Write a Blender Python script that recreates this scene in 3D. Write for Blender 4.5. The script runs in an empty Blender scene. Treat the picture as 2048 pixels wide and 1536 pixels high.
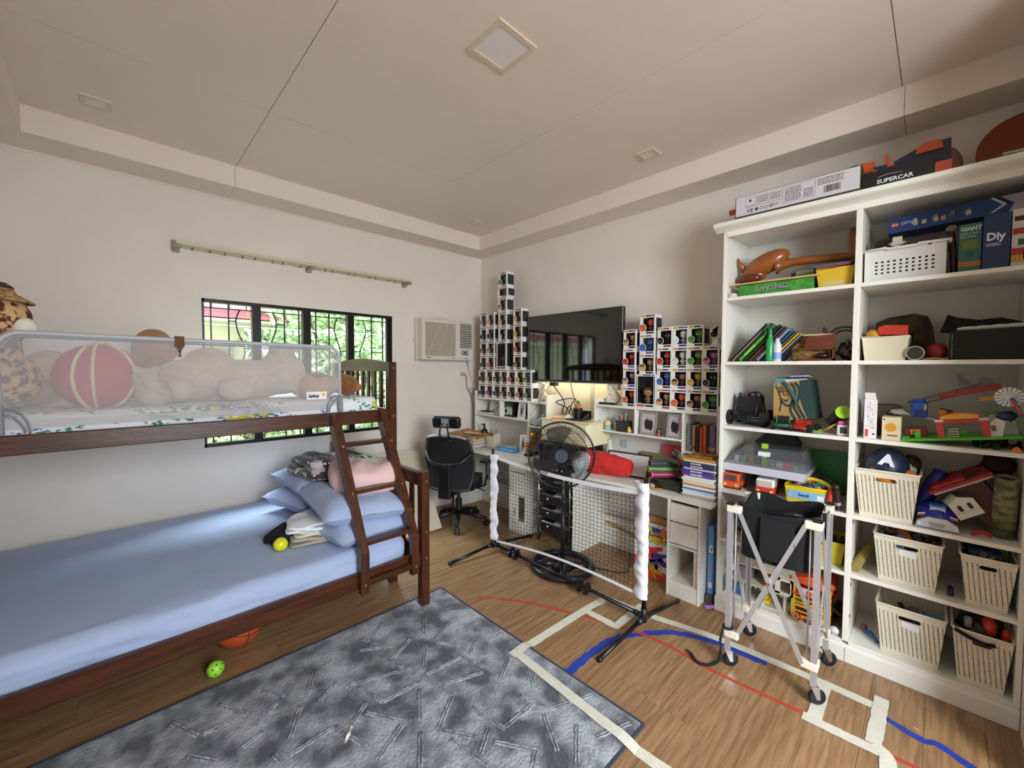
import bpy, bmesh, math, random
from math import pi, sin, cos, radians
from mathutils import Vector, Matrix, Euler, noise

random.seed(7)
SC = bpy.context.scene
COL = SC.collection

# ---------------------------------------------------------------- camera, world, lights, exposure
cam_d = bpy.data.cameras.new('camera')
cam_d.sensor_width = 36.0
cam_d.lens = 826.2 / 2048 * 36.0
cam_d.clip_start = 0.02
cam = bpy.data.objects.new('camera', cam_d)
COL.objects.link(cam)
_y, _p, _r = 0.80257, 0.03786, 0.00408
_f = Vector((cos(_y) * cos(_p), sin(_y) * cos(_p), -sin(_p)))
_rt = Vector((sin(_y), -cos(_y), 0))
_up = _rt.cross(_f)
_rt2 = cos(_r) * _rt + sin(_r) * _up
_up2 = _rt2.cross(_f)
cam.matrix_world = Matrix(((_rt2.x, _up2.x, -_f.x, 0), (_rt2.y, _up2.y, -_f.y, 0), (_rt2.z, _up2.z, -_f.z, 1.5), (0, 0, 0, 1)))
SC.camera = cam

SC.view_settings.view_transform = 'Standard'
SC.view_settings.look = 'None'
SC.view_settings.gamma = 1.0
SC.view_settings.use_curve_mapping = False
SC.view_settings.exposure = 0.58

world = bpy.data.worlds.new('sky')
SC.world = world
world.use_nodes = True
_bg = world.node_tree.nodes['Background']
_bg.inputs[0].default_value = (0.80, 0.90, 1.0, 1)
_bg.inputs[1].default_value = 2.6

def light(name, kind, loc, energy, color, rot=(0, 0, 0), **kw):
    d = bpy.data.lights.new(name, kind)
    d.energy = energy
    d.color = color
    for k, v in kw.items():
        setattr(d, k, v)
    o = bpy.data.objects.new(name, d)
    o.location = loc
    o.rotation_euler = rot
    COL.objects.link(o)
    return o

light('sun', 'SUN', (0, 0, 10), 3.0, (1, 0.94, 0.86), rot=Vector((-0.55, 0.14, -0.8)).to_track_quat('-Z', 'Y').to_euler(), angle=0.02)
# open sky above the balcony, shining down through the door in the wall behind the camera
light('door_daylight', 'AREA', (0.10, -2.4, 2.45), 240, (0.84, 0.92, 1.0), rot=Vector((0.42, 1.0, -0.45)).to_track_quat('-Z', 'Y').to_euler(), shape='RECTANGLE', size=1.9, size_y=2.2)
# open sky above the garden, shining down through the grilled window
light('window_daylight', 'AREA', (1.2, 4.75, 2.95), 230, (0.84, 0.92, 1.0), rot=Vector((-0.1, -1.0, -1.05)).to_track_quat('-Z', 'Y').to_euler(), shape='RECTANGLE', size=2.2, size_y=1.0)

# ---------------------------------------------------------------- materials
MATS = {}

def lin(h):
    if not isinstance(h, str):
        return tuple(h)[:3]
    h = h.lstrip('#')
    v = [int(h[i:i + 2], 16) / 255 for i in (0, 2, 4)]
    return tuple(x / 12.92 if x <= 0.04045 else ((x + 0.055) / 1.055) ** 2.4 for x in v)

def M(name, col='808080', rough=0.55, metal=0.0, var=0.0, vscale=8.0, bump=0.0, bscale=60.0, col2=None, stretch=(1, 1, 1), detail=4, spec=0.5, rand=0.0, emit=None, alpha=None, sheen=0.0, lo=0.35, hi=0.65, voro=False):
    """cached principled material; col2 blends in by stretched noise, rand varies by object"""
    if name in MATS:
        return MATS[name]
    m = bpy.data.materials.new(name)
    m.use_nodes = True
    nt = m.node_tree
    N, L = nt.nodes, nt.links
    b = N['Principled BSDF']
    c = lin(col)
    b.inputs['Base Color'].default_value = (*c, 1)
    b.inputs['Roughness'].default_value = rough
    b.inputs['Metallic'].default_value = metal
    b.inputs['Specular IOR Level'].default_value = spec
    if sheen:
        b.inputs['Sheen Weight'].default_value = sheen
    if emit:
        b.inputs['Emission Color'].default_value = (*lin(emit[0]), 1)
        b.inputs['Emission Strength'].default_value = emit[1]
    if alpha is not None:
        b.inputs['Alpha'].default_value = alpha
    tc = mp = None
    if col2 or var or bump:
        tc = N.new('ShaderNodeTexCoord')
        mp = N.new('ShaderNodeMapping')
        mp.inputs['Scale'].default_value = stretch
        L.new(tc.outputs['Object'], mp.inputs['Vector'])
    out = None
    if col2 or var:
        if voro:
            nz = N.new('ShaderNodeTexVoronoi')
            nz.inputs['Scale'].default_value = vscale
            fac = nz.outputs['Distance']
        else:
            nz = N.new('ShaderNodeTexNoise')
            nz.inputs['Scale'].default_value = vscale
            nz.inputs['Detail'].default_value = detail
            fac = nz.outputs['Fac']
        L.new(mp.outputs['Vector'], nz.inputs['Vector'])
        rp = N.new('ShaderNodeValToRGB')
        c2 = lin(col2) if col2 else tuple(x * (1 - var) for x in c)
        rp.color_ramp.elements[0].position = lo
        rp.color_ramp.elements[1].position = hi
        rp.color_ramp.elements[0].color = (*c2, 1)
        rp.color_ramp.elements[1].color = (*c, 1)
        L.new(fac, rp.inputs['Fac'])
        out = rp.outputs['Color']
        if rand:
            oi = N.new('ShaderNodeObjectInfo')
            va = N.new('ShaderNodeVectorMath'); va.operation = 'ADD'
            ml = N.new('ShaderNodeMath'); ml.operation = 'MULTIPLY'; ml.inputs[1].default_value = 37.0
            L.new(oi.outputs['Random'], ml.inputs[0])
            L.new(mp.outputs['Vector'], va.inputs[0]); L.new(ml.outputs[0], va.inputs[1])
            L.new(va.outputs[0], nz.inputs['Vector'])
    if rand:
        oi = N.new('ShaderNodeObjectInfo')
        hs = N.new('ShaderNodeHueSaturation')
        mr = N.new('ShaderNodeMapRange')
        mr.inputs['To Min'].default_value = 1 - rand
        mr.inputs['To Max'].default_value = 1 + rand
        L.new(oi.outputs['Random'], mr.inputs['Value'])
        L.new(mr.outputs[0], hs.inputs['Value'])
        if out is not None:
            L.new(out, hs.inputs['Color'])
        else:
            hs.inputs['Color'].default_value = (*c, 1)
        out = hs.outputs['Color']
    if out is not None:
        L.new(out, b.inputs['Base Color'])
    if bump:
        n2 = N.new('ShaderNodeTexNoise')
        n2.inputs['Scale'].default_value = bscale
        n2.inputs['Detail'].default_value = 3
        L.new(mp.outputs['Vector'], n2.inputs['Vector'])
        bp = N.new('ShaderNodeBump')
        bp.inputs['Strength'].default_value = bump
        bp.inputs['Distance'].default_value = 0.01
        L.new(n2.outputs['Fac'], bp.inputs['Height'])
        L.new(bp.outputs['Normal'], b.inputs['Normal'])
    MATS[name] = m
    return m

def flat(h, rough=0.5):
    """plain print or plastic colour"""
    return M('c_%s_%d' % (h, int(rough * 100)), h, rough)

def glassy(name, tint='ffffff', gloss=0.12, cover=0.0, cover_col='ffffff', rough=0.02):
    """thin clear sheet: mostly see-through, some gloss, optional milky cover"""
    if name in MATS:
        return MATS[name]
    m = bpy.data.materials.new(name)
    m.use_nodes = True
    nt = m.node_tree; N, L = nt.nodes, nt.links
    N.remove(N['Principled BSDF'])
    tr = N.new('ShaderNodeBsdfTransparent'); tr.inputs[0].default_value = (*lin(tint), 1)
    gl = N.new('ShaderNodeBsdfGlossy'); gl.inputs['Roughness'].default_value = rough
    lw = N.new('ShaderNodeLayerWeight'); lw.inputs[0].default_value = gloss
    mx = N.new('ShaderNodeMixShader')
    L.new(lw.outputs['Fresnel'], mx.inputs[0]); L.new(tr.outputs[0], mx.inputs[1]); L.new(gl.outputs[0], mx.inputs[2])
    last = mx
    if cover:
        df = N.new('ShaderNodeBsdfDiffuse'); df.inputs[0].default_value = (*lin(cover_col), 1)
        m2 = N.new('ShaderNodeMixShader'); m2.inputs[0].default_value = cover
        L.new(mx.outputs[0], m2.inputs[1]); L.new(df.outputs[0], m2.inputs[2])
        last = m2
    L.new(last.outputs[0], N['Material Output'].inputs[0])
    MATS[name] = m
    return m

def dotted(name, col, pitch_u, pitch_z, size_u, size_z, z0, z1, rough=0.45):
    """plastic pierced by a regular grid of small slots (real see-through), between heights z0..z1; u runs round the walls"""
    if name in MATS:
        return MATS[name]
    m = bpy.data.materials.new(name); m.use_nodes = True
    nt = m.node_tree; N, L = nt.nodes, nt.links
    b = N['Principled BSDF']
    b.inputs['Base Color'].default_value = (*lin(col), 1); b.inputs['Roughness'].default_value = rough
    tc = N.new('ShaderNodeTexCoord'); sx = N.new('ShaderNodeSeparateXYZ'); L.new(tc.outputs['Object'], sx.inputs[0])
    def mth(op, a, v=None):
        n = N.new('ShaderNodeMath'); n.operation = op
        for i, q in enumerate((a, v)):
            if q is None: continue
            if isinstance(q, (int, float)): n.inputs[i].default_value = q
            else: L.new(q, n.inputs[i])
        return n.outputs[0]
    u = mth('ADD', sx.outputs[0], sx.outputs[1])
    def cell(x, p, s):
        f = mth('FRACT', mth('ADD', mth('DIVIDE', x, p), 100.0))
        return mth('LESS_THAN', mth('ABSOLUTE', mth('SUBTRACT', f, 0.5)), s / p / 2)
    k = mth('MULTIPLY', cell(u, pitch_u, size_u), cell(sx.outputs[2], pitch_z, size_z))
    k = mth('MULTIPLY', k, mth('MULTIPLY', mth('GREATER_THAN', sx.outputs[2], z0), mth('LESS_THAN', sx.outputs[2], z1)))
    tr = N.new('ShaderNodeBsdfTransparent'); mx = N.new('ShaderNodeMixShader')
    L.new(k, mx.inputs[0]); L.new(b.outputs[0], mx.inputs[1]); L.new(tr.outputs[0], mx.inputs[2])
    L.new(mx.outputs[0], N['Material Output'].inputs[0])
    MATS[name] = m
    return m

# ---------------------------------------------------------------- mesh builder
class B:
    def __init__(s):
        s.v = []; s.f = []; s.fm = []; s.mats = []; s.T = None; s.smooth = []; s.wn = False
    def _mi(s, m):
        if m not in s.mats: s.mats.append(m)
        return s.mats.index(m)
    def add(s, vs, fs, mat=None, smooth=False):
        o = len(s.v)
        for p in vs:
            p = Vector(p)
            s.v.append(s.T @ p if s.T is not None else p)
        for f in fs:
            s.f.append([o + i for i in f]); s.fm.append(mat); s.smooth.append(smooth)
        return s
    def poly(s, pts, mat=None):
        return s.add(pts, [list(range(len(pts)))], mat)
    def box(s, x0, y0, z0, x1, y1, z1, mat=None):
        x0, x1 = min(x0, x1), max(x0, x1); y0, y1 = min(y0, y1), max(y0, y1); z0, z1 = min(z0, z1), max(z0, z1)
        v = [(x, y, z) for x in (x0, x1) for y in (y0, y1) for z in (z0, z1)]
        return s.add(v, [(0, 1, 3, 2), (4, 6, 7, 5), (0, 4, 5, 1), (2, 3, 7, 6), (0, 2, 6, 4), (1, 5, 7, 3)], mat)
    def cbox(s, c, d, mat=None):
        return s.box(c[0] - d[0] / 2, c[1] - d[1] / 2, c[2] - d[2] / 2, c[0] + d[0] / 2, c[1] + d[1] / 2, c[2] + d[2] / 2, mat)
    def rbox(s, x0, y0, z0, x1, y1, z1, r=0.01, seg=2, mat=None):
        bm = bmesh.new()
        bmesh.ops.create_cube(bm, size=1.0)
        for v in bm.verts:
            v.co = Vector(((x0 + x1) / 2 + v.co.x * (x1 - x0), (y0 + y1) / 2 + v.co.y * (y1 - y0), (z0 + z1) / 2 + v.co.z * (z1 - z0)))
        bmesh.ops.bevel(bm, geom=bm.edges[:], offset=r, segments=seg, affect='EDGES', profile=0.5)
        bm.verts.index_update()
        s.add([v.co.copy() for v in bm.verts], [[v.index for v in f.verts] for f in bm.faces], mat, seg > 1)
        s.wn = s.wn or seg > 1
        bm.free()
        return s
    def bar(s, a, b, w, h, mat=None, up=(0, 0, 1)):
        """box beam from a to b, w across, h along up"""
        a, b = Vector(a), Vector(b)
        d = (b - a).normalized(); u = Vector(up)
        sd = d.cross(u)
        if sd.length < 1e-5: sd = d.cross(Vector((1, 0, 0)))
        sd.normalize(); u = sd.cross(d)
        v = []
        for p in (a, b):
            for i, j in ((-1, -1), (1, -1), (1, 1), (-1, 1)):
                v.append(p + sd * (i * w / 2) + u * (j * h / 2))
        return s.add(v, [(3, 2, 1, 0), (4, 5, 6, 7), (0, 1, 5, 4), (1, 2, 6, 5), (2, 3, 7, 6), (3, 0, 4, 7)], mat)
    def tube(s, pts, r, n=6, mat=None, closed=False, cap=True):
        pts = [Vector(p) for p in pts]
        k = len(pts)
        rr = r if isinstance(r, (list, tuple)) else [r] * k
        vs = []; prev = None
        for i, p in enumerate(pts):
            if closed: d = pts[(i + 1) % k] - pts[i - 1]
            else: d = pts[min(i + 1, k - 1)] - pts[max(i - 1, 0)]
            d.normalize()
            if prev is None:
                t = Vector((0, 0, 1)) if abs(d.z) < 0.9 else Vector((1, 0, 0))
                x = d.cross(t).normalized()
            else:
                x = prev - d * prev.dot(d)
                x = x.normalized() if x.length > 1e-6 else d.orthogonal().normalized()
            prev = x; y = d.cross(x)
            for j in range(n):
                a = 2 * pi * j / n
                vs.append(p + (x * cos(a) + y * sin(a)) * rr[i])
        fs = []
        for i in range(k if closed else k - 1):
            for j in range(n):
                q = (i + 1) % k
                fs.append((i * n + j, i * n + (j + 1) % n, q * n + (j + 1) % n, q * n + j))
        if cap and not closed:
            fs.append(tuple(range(n - 1, -1, -1))); fs.append(tuple((k - 1) * n + j for j in range(n)))
        return s.add(vs, fs, mat, n > 4)
    def cyl(s, a, b, r0, r1=None, n=16, mat=None):
        r1 = r0 if r1 is None else r1
        a, b = Vector(a), Vector(b)
        d = (b - a).normalized(); x = d.orthogonal().normalized(); y = d.cross(x)
        vs = [p + (x * cos(2 * pi * j / n) + y * sin(2 * pi * j / n)) * r for p, r in ((a, r0), (b, r1)) for j in range(n)]
        s.add(vs, [(j, (j + 1) % n, n + (j + 1) % n, n + j) for j in range(n)], mat, True)
        s.add(vs[:n], [tuple(range(n - 1, -1, -1))], mat); s.add(vs[n:], [tuple(range(n))], mat)
        return s
    def lathe(s, prof, c=(0, 0, 0), n=20, mat=None, axis=(0, 0, 1)):
        c = Vector(c); ax = Vector(axis).normalized(); x = ax.orthogonal().normalized(); y = ax.cross(x)
        vs = [c + ax * z + (x * cos(2 * pi * j / n) + y * sin(2 * pi * j / n)) * max(r, 1e-5) for r, z in prof for j in range(n)]
        fs = [(i * n + j, i * n + (j + 1) % n, (i + 1) * n + (j + 1) % n, (i + 1) * n + j) for i in range(len(prof) - 1) for j in range(n)]
        return s.add(vs, fs, mat, True)
    def sph(s, c, r, nu=16, nv=10, mat=None, dent=0.0, seed=0.0):
        r = (r, r, r) if isinstance(r, (int, float)) else r
        vs = []; fs = []
        for i in range(nv + 1):
            t = pi * i / nv
            for j in range(nu):
                a = 2 * pi * j / nu
                d = Vector((sin(t) * cos(a), sin(t) * sin(a), cos(t)))
                k = 1 + dent * noise.noise(d * 2.2 + Vector((seed, seed * 1.7, 0))) if dent else 1
                vs.append((c[0] + d.x * r[0] * k, c[1] + d.y * r[1] * k, c[2] + d.z * r[2] * k))
        for i in range(nv):
            for j in range(nu):
                fs.append((i * nu + j, (i + 1) * nu + j, (i + 1) * nu + (j + 1) % nu, i * nu + (j + 1) % nu))
        return s.add(vs, fs, mat, True)
    def prism(s, pts, axis, d0, d1, mat=None):
        """outline pts (2-D) pushed along axis: 'x' -> pts are (y,z), 'y' -> (x,z), 'z' -> (x,y)"""
        def P(p, d):
            return (d, p[0], p[1]) if axis == 'x' else (p[0], d, p[1]) if axis == 'y' else (p[0], p[1], d)
        n = len(pts)
        vs = [P(p, d0) for p in pts] + [P(p, d1) for p in pts]
        fs = [tuple(range(n)), tuple(range(2 * n - 1, n - 1, -1))] + [(i, n + i, n + (i + 1) % n, (i + 1) % n) for i in range(n)]
        return s.add(vs, fs, mat)
    def grid(s, fn, nu, nv, mat=None, closed_u=False):
        vs = [fn(i / nu, j / nv) for j in range(nv + 1) for i in range(nu + (0 if closed_u else 1))]
        w = nu if closed_u else nu + 1
        fs = [(j * w + i, j * w + (i + 1) % w, (j + 1) * w + (i + 1) % w, (j + 1) * w + i) for j in range(nv) for i in range(nu)]
        return s.add(vs, fs, mat, True)
    def torus(s, c, R, r, axis=(0, 0, 1), nu=32, nv=8, mat=None, arc=2 * pi, a0=0):
        c = Vector(c); ax = Vector(axis).normalized(); x = ax.orthogonal().normalized(); y = ax.cross(x)
        full = arc >= 2 * pi - 1e-6
        k = nu if full else nu + 1
        pts = [c + (x * cos(a0 + arc * i / nu) + y * sin(a0 + arc * i / nu)) * R for i in range(k)]
        return s.tube(pts, r, nv, mat, closed=full)
    def text(s, txt, at, size, right=(0, -1, 0), up=(0, 0, 1), mat=None, depth=0.0006, align='LEFT', shear=0.0, squash=1.0, bold=0.0):
        """flat lettering as geometry: at = baseline start, right/up = reading directions"""
        cu = bpy.data.curves.new('lettering', 'FONT')
        cu.body = txt; cu.size = size; cu.extrude = depth; cu.align_x = align; cu.shear = shear; cu.offset = bold
        cu.resolution_u = 2
        o = bpy.data.objects.new('lettering', cu)
        me = bpy.data.meshes.new_from_object(o)
        rt = Vector(right).normalized(); u = Vector(up).normalized(); nn = rt.cross(u)
        at = Vector(at)
        s.add([at + rt * (p.co.x * squash) + u * p.co.y + nn * p.co.z for p in me.vertices], [list(f.vertices) for f in me.polygons], mat)
        bpy.data.objects.remove(o); bpy.data.meshes.remove(me); bpy.data.curves.remove(cu)
        return s
    def build(s, name, mat=None, parent=None, origin=None):
        me = bpy.data.meshes.new(name)
        if parent is not None:
            off = wloc(parent)
        elif origin is not None:
            off = Vector(origin)
        else:
            xs = [p.x for p in s.v]; ys = [p.y for p in s.v]; zs = [p.z for p in s.v]
            off = Vector(((min(xs) + max(xs)) / 2, (min(ys) + max(ys)) / 2, min(zs)))
        me.from_pydata([p - off for p in s.v], [], s.f)
        slots = []
        for m in s.fm:
            m = m or mat
            if m not in slots: slots.append(m)
        for m in slots: me.materials.append(m)
        me.polygons.foreach_set('material_index', [slots.index(m or mat) for m in s.fm])
        me.polygons.foreach_set('use_smooth', s.smooth)
        bm = bmesh.new(); bm.from_mesh(me)
        bmesh.ops.recalc_face_normals(bm, faces=bm.faces[:])
        bm.to_mesh(me); bm.free()
        me.update()
        o = bpy.data.objects.new(name, me)
        COL.objects.link(o)
        if s.wn:
            o.modifiers.new('normals', 'WEIGHTED_NORMAL')
        if parent is not None:
            o.parent = parent
        else:
            o.location = off
        return o

def wloc(o):
    v = Vector(o.location)
    while o.parent is not None:
        o = o.parent; v += o.location
    return v

def tag(o, label=None, cat=None, group=None, kind=None):
    if label: o['label'] = label
    if cat: o['category'] = cat
    if group: o['group'] = group
    if kind: o['kind'] = kind
    return o

def thing(name, label, cat, loc=(0, 0, 0), group=None):
    o = bpy.data.objects.new(name, None)
    o.empty_display_size = 0.05
    o.location = loc
    COL.objects.link(o)
    return tag(o, label, cat, group)

def one(name, b, mat, label, cat, group=None, kind=None):
    return tag(b.build(name, mat), label, cat, group, kind)

def st(name, b, mat, parent=None):
    o = b.build(name, mat, parent)
    if parent is None: o['kind'] = 'structure'
    return o

def rot(c, rx=0, ry=0, rz=0):
    """turn about a world point (degrees)"""
    c = Vector(c)
    return Matrix.Translation(c) @ Euler((radians(rx), radians(ry), radians(rz))).to_matrix().to_4x4() @ Matrix.Translation(-c)

def at(loc, rz=0, rx=0, ry=0):
    """place a shape modelled around its own origin"""
    return Matrix.Translation(Vector(loc)) @ Euler((radians(rx), radians(ry), radians(rz))).to_matrix().to_4x4()

def crv(pts, n=6):
    """smooth curve through points"""
    P = [Vector(p) for p in pts]
    out = []
    for i in range(len(P) - 1):
        a, b, c, d = P[max(i - 1, 0)], P[i], P[i + 1], P[min(i + 2, len(P) - 1)]
        for k in range(n):
            t = k / n
            out.append(0.5 * ((2 * b) + (c - a) * t + (2 * a - 5 * b + 4 * c - d) * t * t + (3 * b - a - 3 * c + d) * t ** 3))
    out.append(P[-1])
    return out

# shared materials
WALL = M('wall_paint', 'eae0d5', 0.7, var=0.04, vscale=3, bump=0.06, bscale=90)
CEILM = M('ceiling_paint', 'eaddd1', 0.8, var=0.03, vscale=2, bump=0.05, bscale=120)
WHITE = M('white_laminate', 'ece8dd', 0.4, var=0.03, vscale=5)
BLACK = M('black_plastic', '17171a', 0.38)
BLACKM = M('black_metal', '121214', 0.35, metal=0.3)
FABK = M('black_fabric', '141416', 0.9, bump=0.3, bscale=400)
CHROME = M('chrome', 'c8c8cc', 0.18, metal=1.0)
ALU = M('aluminium', 'c9c8cb', 0.35, metal=0.6)
CREAMP = M('cream_plastic', 'e8e0cb', 0.4)
WOOD = {a: M('bed_wood_' + a, '5a2d15', 0.3, col2='2f160a', vscale=5, stretch=s_, detail=6, bump=0.08, bscale=30, lo=0.3, hi=0.7) for a, s_ in
        (('x', (0.6, 9, 9)), ('y', (9, 0.6, 9)), ('z', (9, 9, 0.6)))}
PAPER = flat('efece4', 0.7)
# ================================================================ room shell
XW, XE, YN, YS = -0.66, 3.11, 3.744, -1.35     # west, east (TV), north (window), south walls
HC, HS = 2.908, 2.763                          # ceiling and soffit heights
fb = B().box(XW, YS - 0.3, -0.12, XE, YN, -0.004, flat('4a3524', 0.8))
floor = st('floor', fb, flat('4a3524', 0.8))
PLK = M('floor_plank_vinyl', 'a8835d', 0.34, col2='775637', vscale=4.5, stretch=(1.0, 14, 1), detail=12, bump=0.12, bscale=40, rand=0.06, lo=0.25, hi=0.66)
plank_y0 = 0.178 - 0.177 * 9
row = 0
while plank_y0 + 0.177 * row < YN:
    ya = max(YS, plank_y0 + 0.177 * row); yb = min(YN, plank_y0 + 0.177 * (row + 1))
    x = 1.715 + (0 if row == 12 else ((row * 0.47) % 1.22)) - 1.22 * 3
    while x < XE:
        xa, xb = max(XW, x), min(XE, x + 1.22)
        if xb - xa > 0.02:
            B().box(xa + 0.0006, ya + 0.0006, -0.004, xb - 0.0006, yb - 0.0006, 0.0, PLK).build('floor_plank', PLK, floor)
        x += 1.22
    row += 1

wx0, wx1, wz0, wz1 = 0.475, 1.98, 0.905, 2.003
wn = B()
wn.box(XW - 0.15, YN, -0.1, wx0, YN + 0.15, 3.1); wn.box(wx1, YN, -0.1, XE + 0.15, YN + 0.15, 3.1)
wn.box(wx0, YN, -0.1, wx1, YN + 0.15, wz0); wn.box(wx0, YN, wz1, wx1, YN + 0.15, 3.1)
wall_n = st('wall_north', wn, WALL)
wall_e = st('wall_east', B().box(XE, YS, -0.1, XE + 0.15, YN, 3.1), WALL)
st('wall_west', B().box(XW - 0.15, YS, -0.1, XW, YN, 3.1), WALL)
ws = B()
dx0, dx1, dz = 0.0, 1.42, 2.5
ws.box(XW - 0.15, YS - 0.15, -0.1, dx0, YS, 3.1); ws.box(dx1, YS - 0.15, -0.1, XE + 0.15, YS, 3.1); ws.box(dx0, YS - 0.15, dz, dx1, YS, 3.1)
st('wall_south', ws, WALL)
# short wall return that closes the shelf alcove on the right
st('trim_1', B().box(2.28, -0.42, 0, XE, -0.276, HC), WALL)
cl = st('ceiling', B().box(XW - 0.15, YS - 0.15, HC + 0.012, XE + 0.15, YN + 0.15, HC + 0.2), flat('8a8074', 0.9))
xs = [XW, 0.654, 1.893, XE]; ys = [YS, 0.172, 2.607, YN]; g = 0.0016
for i in range(3):
    for j in range(3):
        if j == 2 and i == 1: continue
        xb = xs[i + 1] if not (j == 2 and i == 0) else xs[2] + 0.0
        if j == 2:
            if i == 0: xa, xb = xs[0], xs[1]
            else: xa, xb = xs[1], xs[3]
        else:
            xa, xb = xs[i], xs[i + 1]
        B().box(xa + g, ys[j] + g, HC, xb - g, ys[j + 1] - g, HC + 0.012).build('ceiling_panel', CEILM, cl)
# dropped soffit all round, in board lengths with fine joints
def soffit(name, a):
    r = st(name, B().box(*a[0]), CEILM)
    for q in a[1:]:
        B().box(*q).build('soffit_board', CEILM, r)
sg = 0.001
soffit('trim_2', [(XW, 3.468, HS, 0.648 - sg, YN, HC), (0.648 + sg, 3.468, HS, 1.844 - sg, YN, HC), (1.844 + sg, 3.468, HS, 2.858, YN, HC)])
soffit('trim_3', [(2.858, 2.592 + sg, HS, XE, YN, HC), (2.858, 0.162 + sg, HS, XE, 2.592 - sg, HC), (2.858, YS, HS, XE, 0.162 - sg, HC)])
soffit('trim_4', [(XW, YS, HS, -0.325, 1.2 - sg, HC), (XW, 1.2 + sg, HS, -0.325, 3.468, HC)])
# shadow-line bead where the soffit meets the window wall
st('trim_5', B().box(XW, YN - 0.006, HS - 0.012, 2.858, YN, HS), CEILM)

# ---------------------------------------------------------------- window with security grille
WF = M('window_bronze', '141110', 0.35, metal=0.35)
w = thing('window_1', 'black framed sliding window with a scrolled iron grille', 'window', (1.2275, YN, wz0)); w['kind'] = 'structure'
del w['category']
fy0, fy1 = YN + 0.0, YN + 0.06
f = B()
f.box(wx0, fy0, wz0, 0.49, fy1, wz1); f.box(1.938, fy0 + 0.03, wz0, wx1, fy1, wz1 - 0.02)
f.box(wx0, fy0, wz1 - 0.024, wx1, fy1, wz1); f.box(wx0, fy0, wz0, wx1, fy1, wz0 + 0.026)
f.box(1.968, fy0, wz0, wx1, fy1, wz1)
f.build('window_frame', WF, w)
for a, b_ in ((0.795, 0.855), (1.168, 1.228), (1.547, 1.604)):
    B().box(a, fy0 + 0.006, wz0 + 0.02, b_, fy1, wz1 - 0.02).build('mullion', WF, w)
GL = glassy('window_glass', 'f4faf8', 0.10)
for a, b_ in ((0.49, 0.795), (0.855, 1.168), (1.228, 1.547), (1.604, 1.94)):
    B().box(a, YN + 0.045, wz0 + 0.02, b_, YN + 0.049, wz1 - 0.02).build('pane', GL, w)
gy = YN + 0.085
def barz(x): return B().box(x - 0.0045, gy - 0.005, wz0, x + 0.0045, gy + 0.005, wz1)
k = -0.5 * (0.085) / 3.744
pan = [(0.49, 0.795, 1), (0.855, 1.168, -1), (1.228, 1.547, 1), (1.604, 1.915, -1)]
def S(x):  # grille stands a little behind the frame: shift outward from the camera axis
    return x * (1 + 0.085 / YN)
for a, b_, s_ in pan:
    e = (a + 0.038) if s_ > 0 else (b_ - 0.038)
    v2 = (a + 0.148) if s_ > 0 else (b_ - 0.148)
    barz(S(e)).build('grille_bar', BLACKM, w); barz(S(v2)).build('grille_bar', BLACKM, w)
    c0 = (a + 0.215) if s_ > 0 else (b_ - 0.227)
    sg_ = s_
    pts = [(S(c0 + sg_ * d), gy, z) for d, z in ((0.004, 1.945), (-0.016, 1.89), (-0.02, 1.84), (-0.004, 1.762), (0.024, 1.687), (0.036, 1.62), (0.022, 1.56), (-0.004, 1.48), (-0.02, 1.40), (-0.012, 1.32), (0.012, 1.24), (0.03, 1.16), (0.022, 1.08), (0.004, 0.99))]
    B().tube(crv(pts, 3), 0.0055, 5).build('grille_scroll', BLACKM, w)
    h = B()
    for z in (1.948, 0.985): h.box(S(a) - 0.02, gy - 0.004, z - 0.004, S(b_) + 0.02, gy + 0.004, z + 0.004)
    for z in (1.858, 1.07): h.box(min(S(v2), S(c0 - 0.018 * s_)), gy - 0.004, z - 0.004, max(S(v2), S(c0 - 0.018 * s_)), gy + 0.004, z + 0.004)
    far = b_ if s_ > 0 else a
    for z in (1.65, 1.2):
        h.box(min(S(c0 + 0.034 * s_), S(far)), gy - 0.004, z - 0.004, max(S(c0 + 0.034 * s_), S(far)), gy + 0.004, z + 0.004)
        if s_ < 0: h.box(S(v2), gy - 0.004, z - 0.004, S(e), gy + 0.004, z + 0.004)
    h.build('grille_crossbar', BLACKM, w)

# ---------------------------------------------------------------- outside the window
st('terrain_1', B().box(-8, YN + 0.3, -0.5, 14, 22, -0.35), M('garden_ground', '6d7a4c', 0.9, col2='9a8f76', vscale=2))
st('terrain_2', B().box(-6, -12, -0.3, 12, YS - 0.16, -0.14), M('balcony_paving', 'b9b1a4', 0.8))
hs = thing('neighbour_house', 'cream house with a pink tiled roof beyond the window', 'house', (-0.4, 8.6, -0.35))
CR = M('house_cream', 'f6efd2', 0.8, var=0.08, vscale=2)
B().box(-5.0, 8.2, -0.35, 1.62, 11.5, 2.32).build('house_wall', CR, hs)
PK = M('roof_pink', 'e6b8c0', 0.6, var=0.25, vscale=6, stretch=(1, 1, 1))
rf = B().prism([(-5.6, 2.35), (1.95, 2.35), (0.6, 4.2), (-4.3, 4.2)], 'y', 7.6, 12.0)
ro = rf.build('roof', flat('b8606a', 0.7), hs)
for r_ in range(7):
    z0 = 2.37 + r_ * 0.26; xr = 1.97 - r_ * 0.185
    q = B()
    n = 34
    for i in range(n):
        xa = -5.6 + r_ * 0.18 + (xr + 5.6 - r_ * 0.18) * i / n; xb = xa + (xr + 5.6 - r_ * 0.18) / n
        q.box(xa, 7.52 + r_ * 0.02, z0, xb - 0.015, 7.6 + r_ * 0.02, z0 + 0.275)
    q.build('tile_course', PK, ro)
q = B()
for i in range(5): q.box(-5.7, 7.15 + i * 0.085, 2.22 + i * 0.022, 2.06 - i * 0.02, 7.22 + i * 0.085, 2.26 + i * 0.03)
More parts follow.
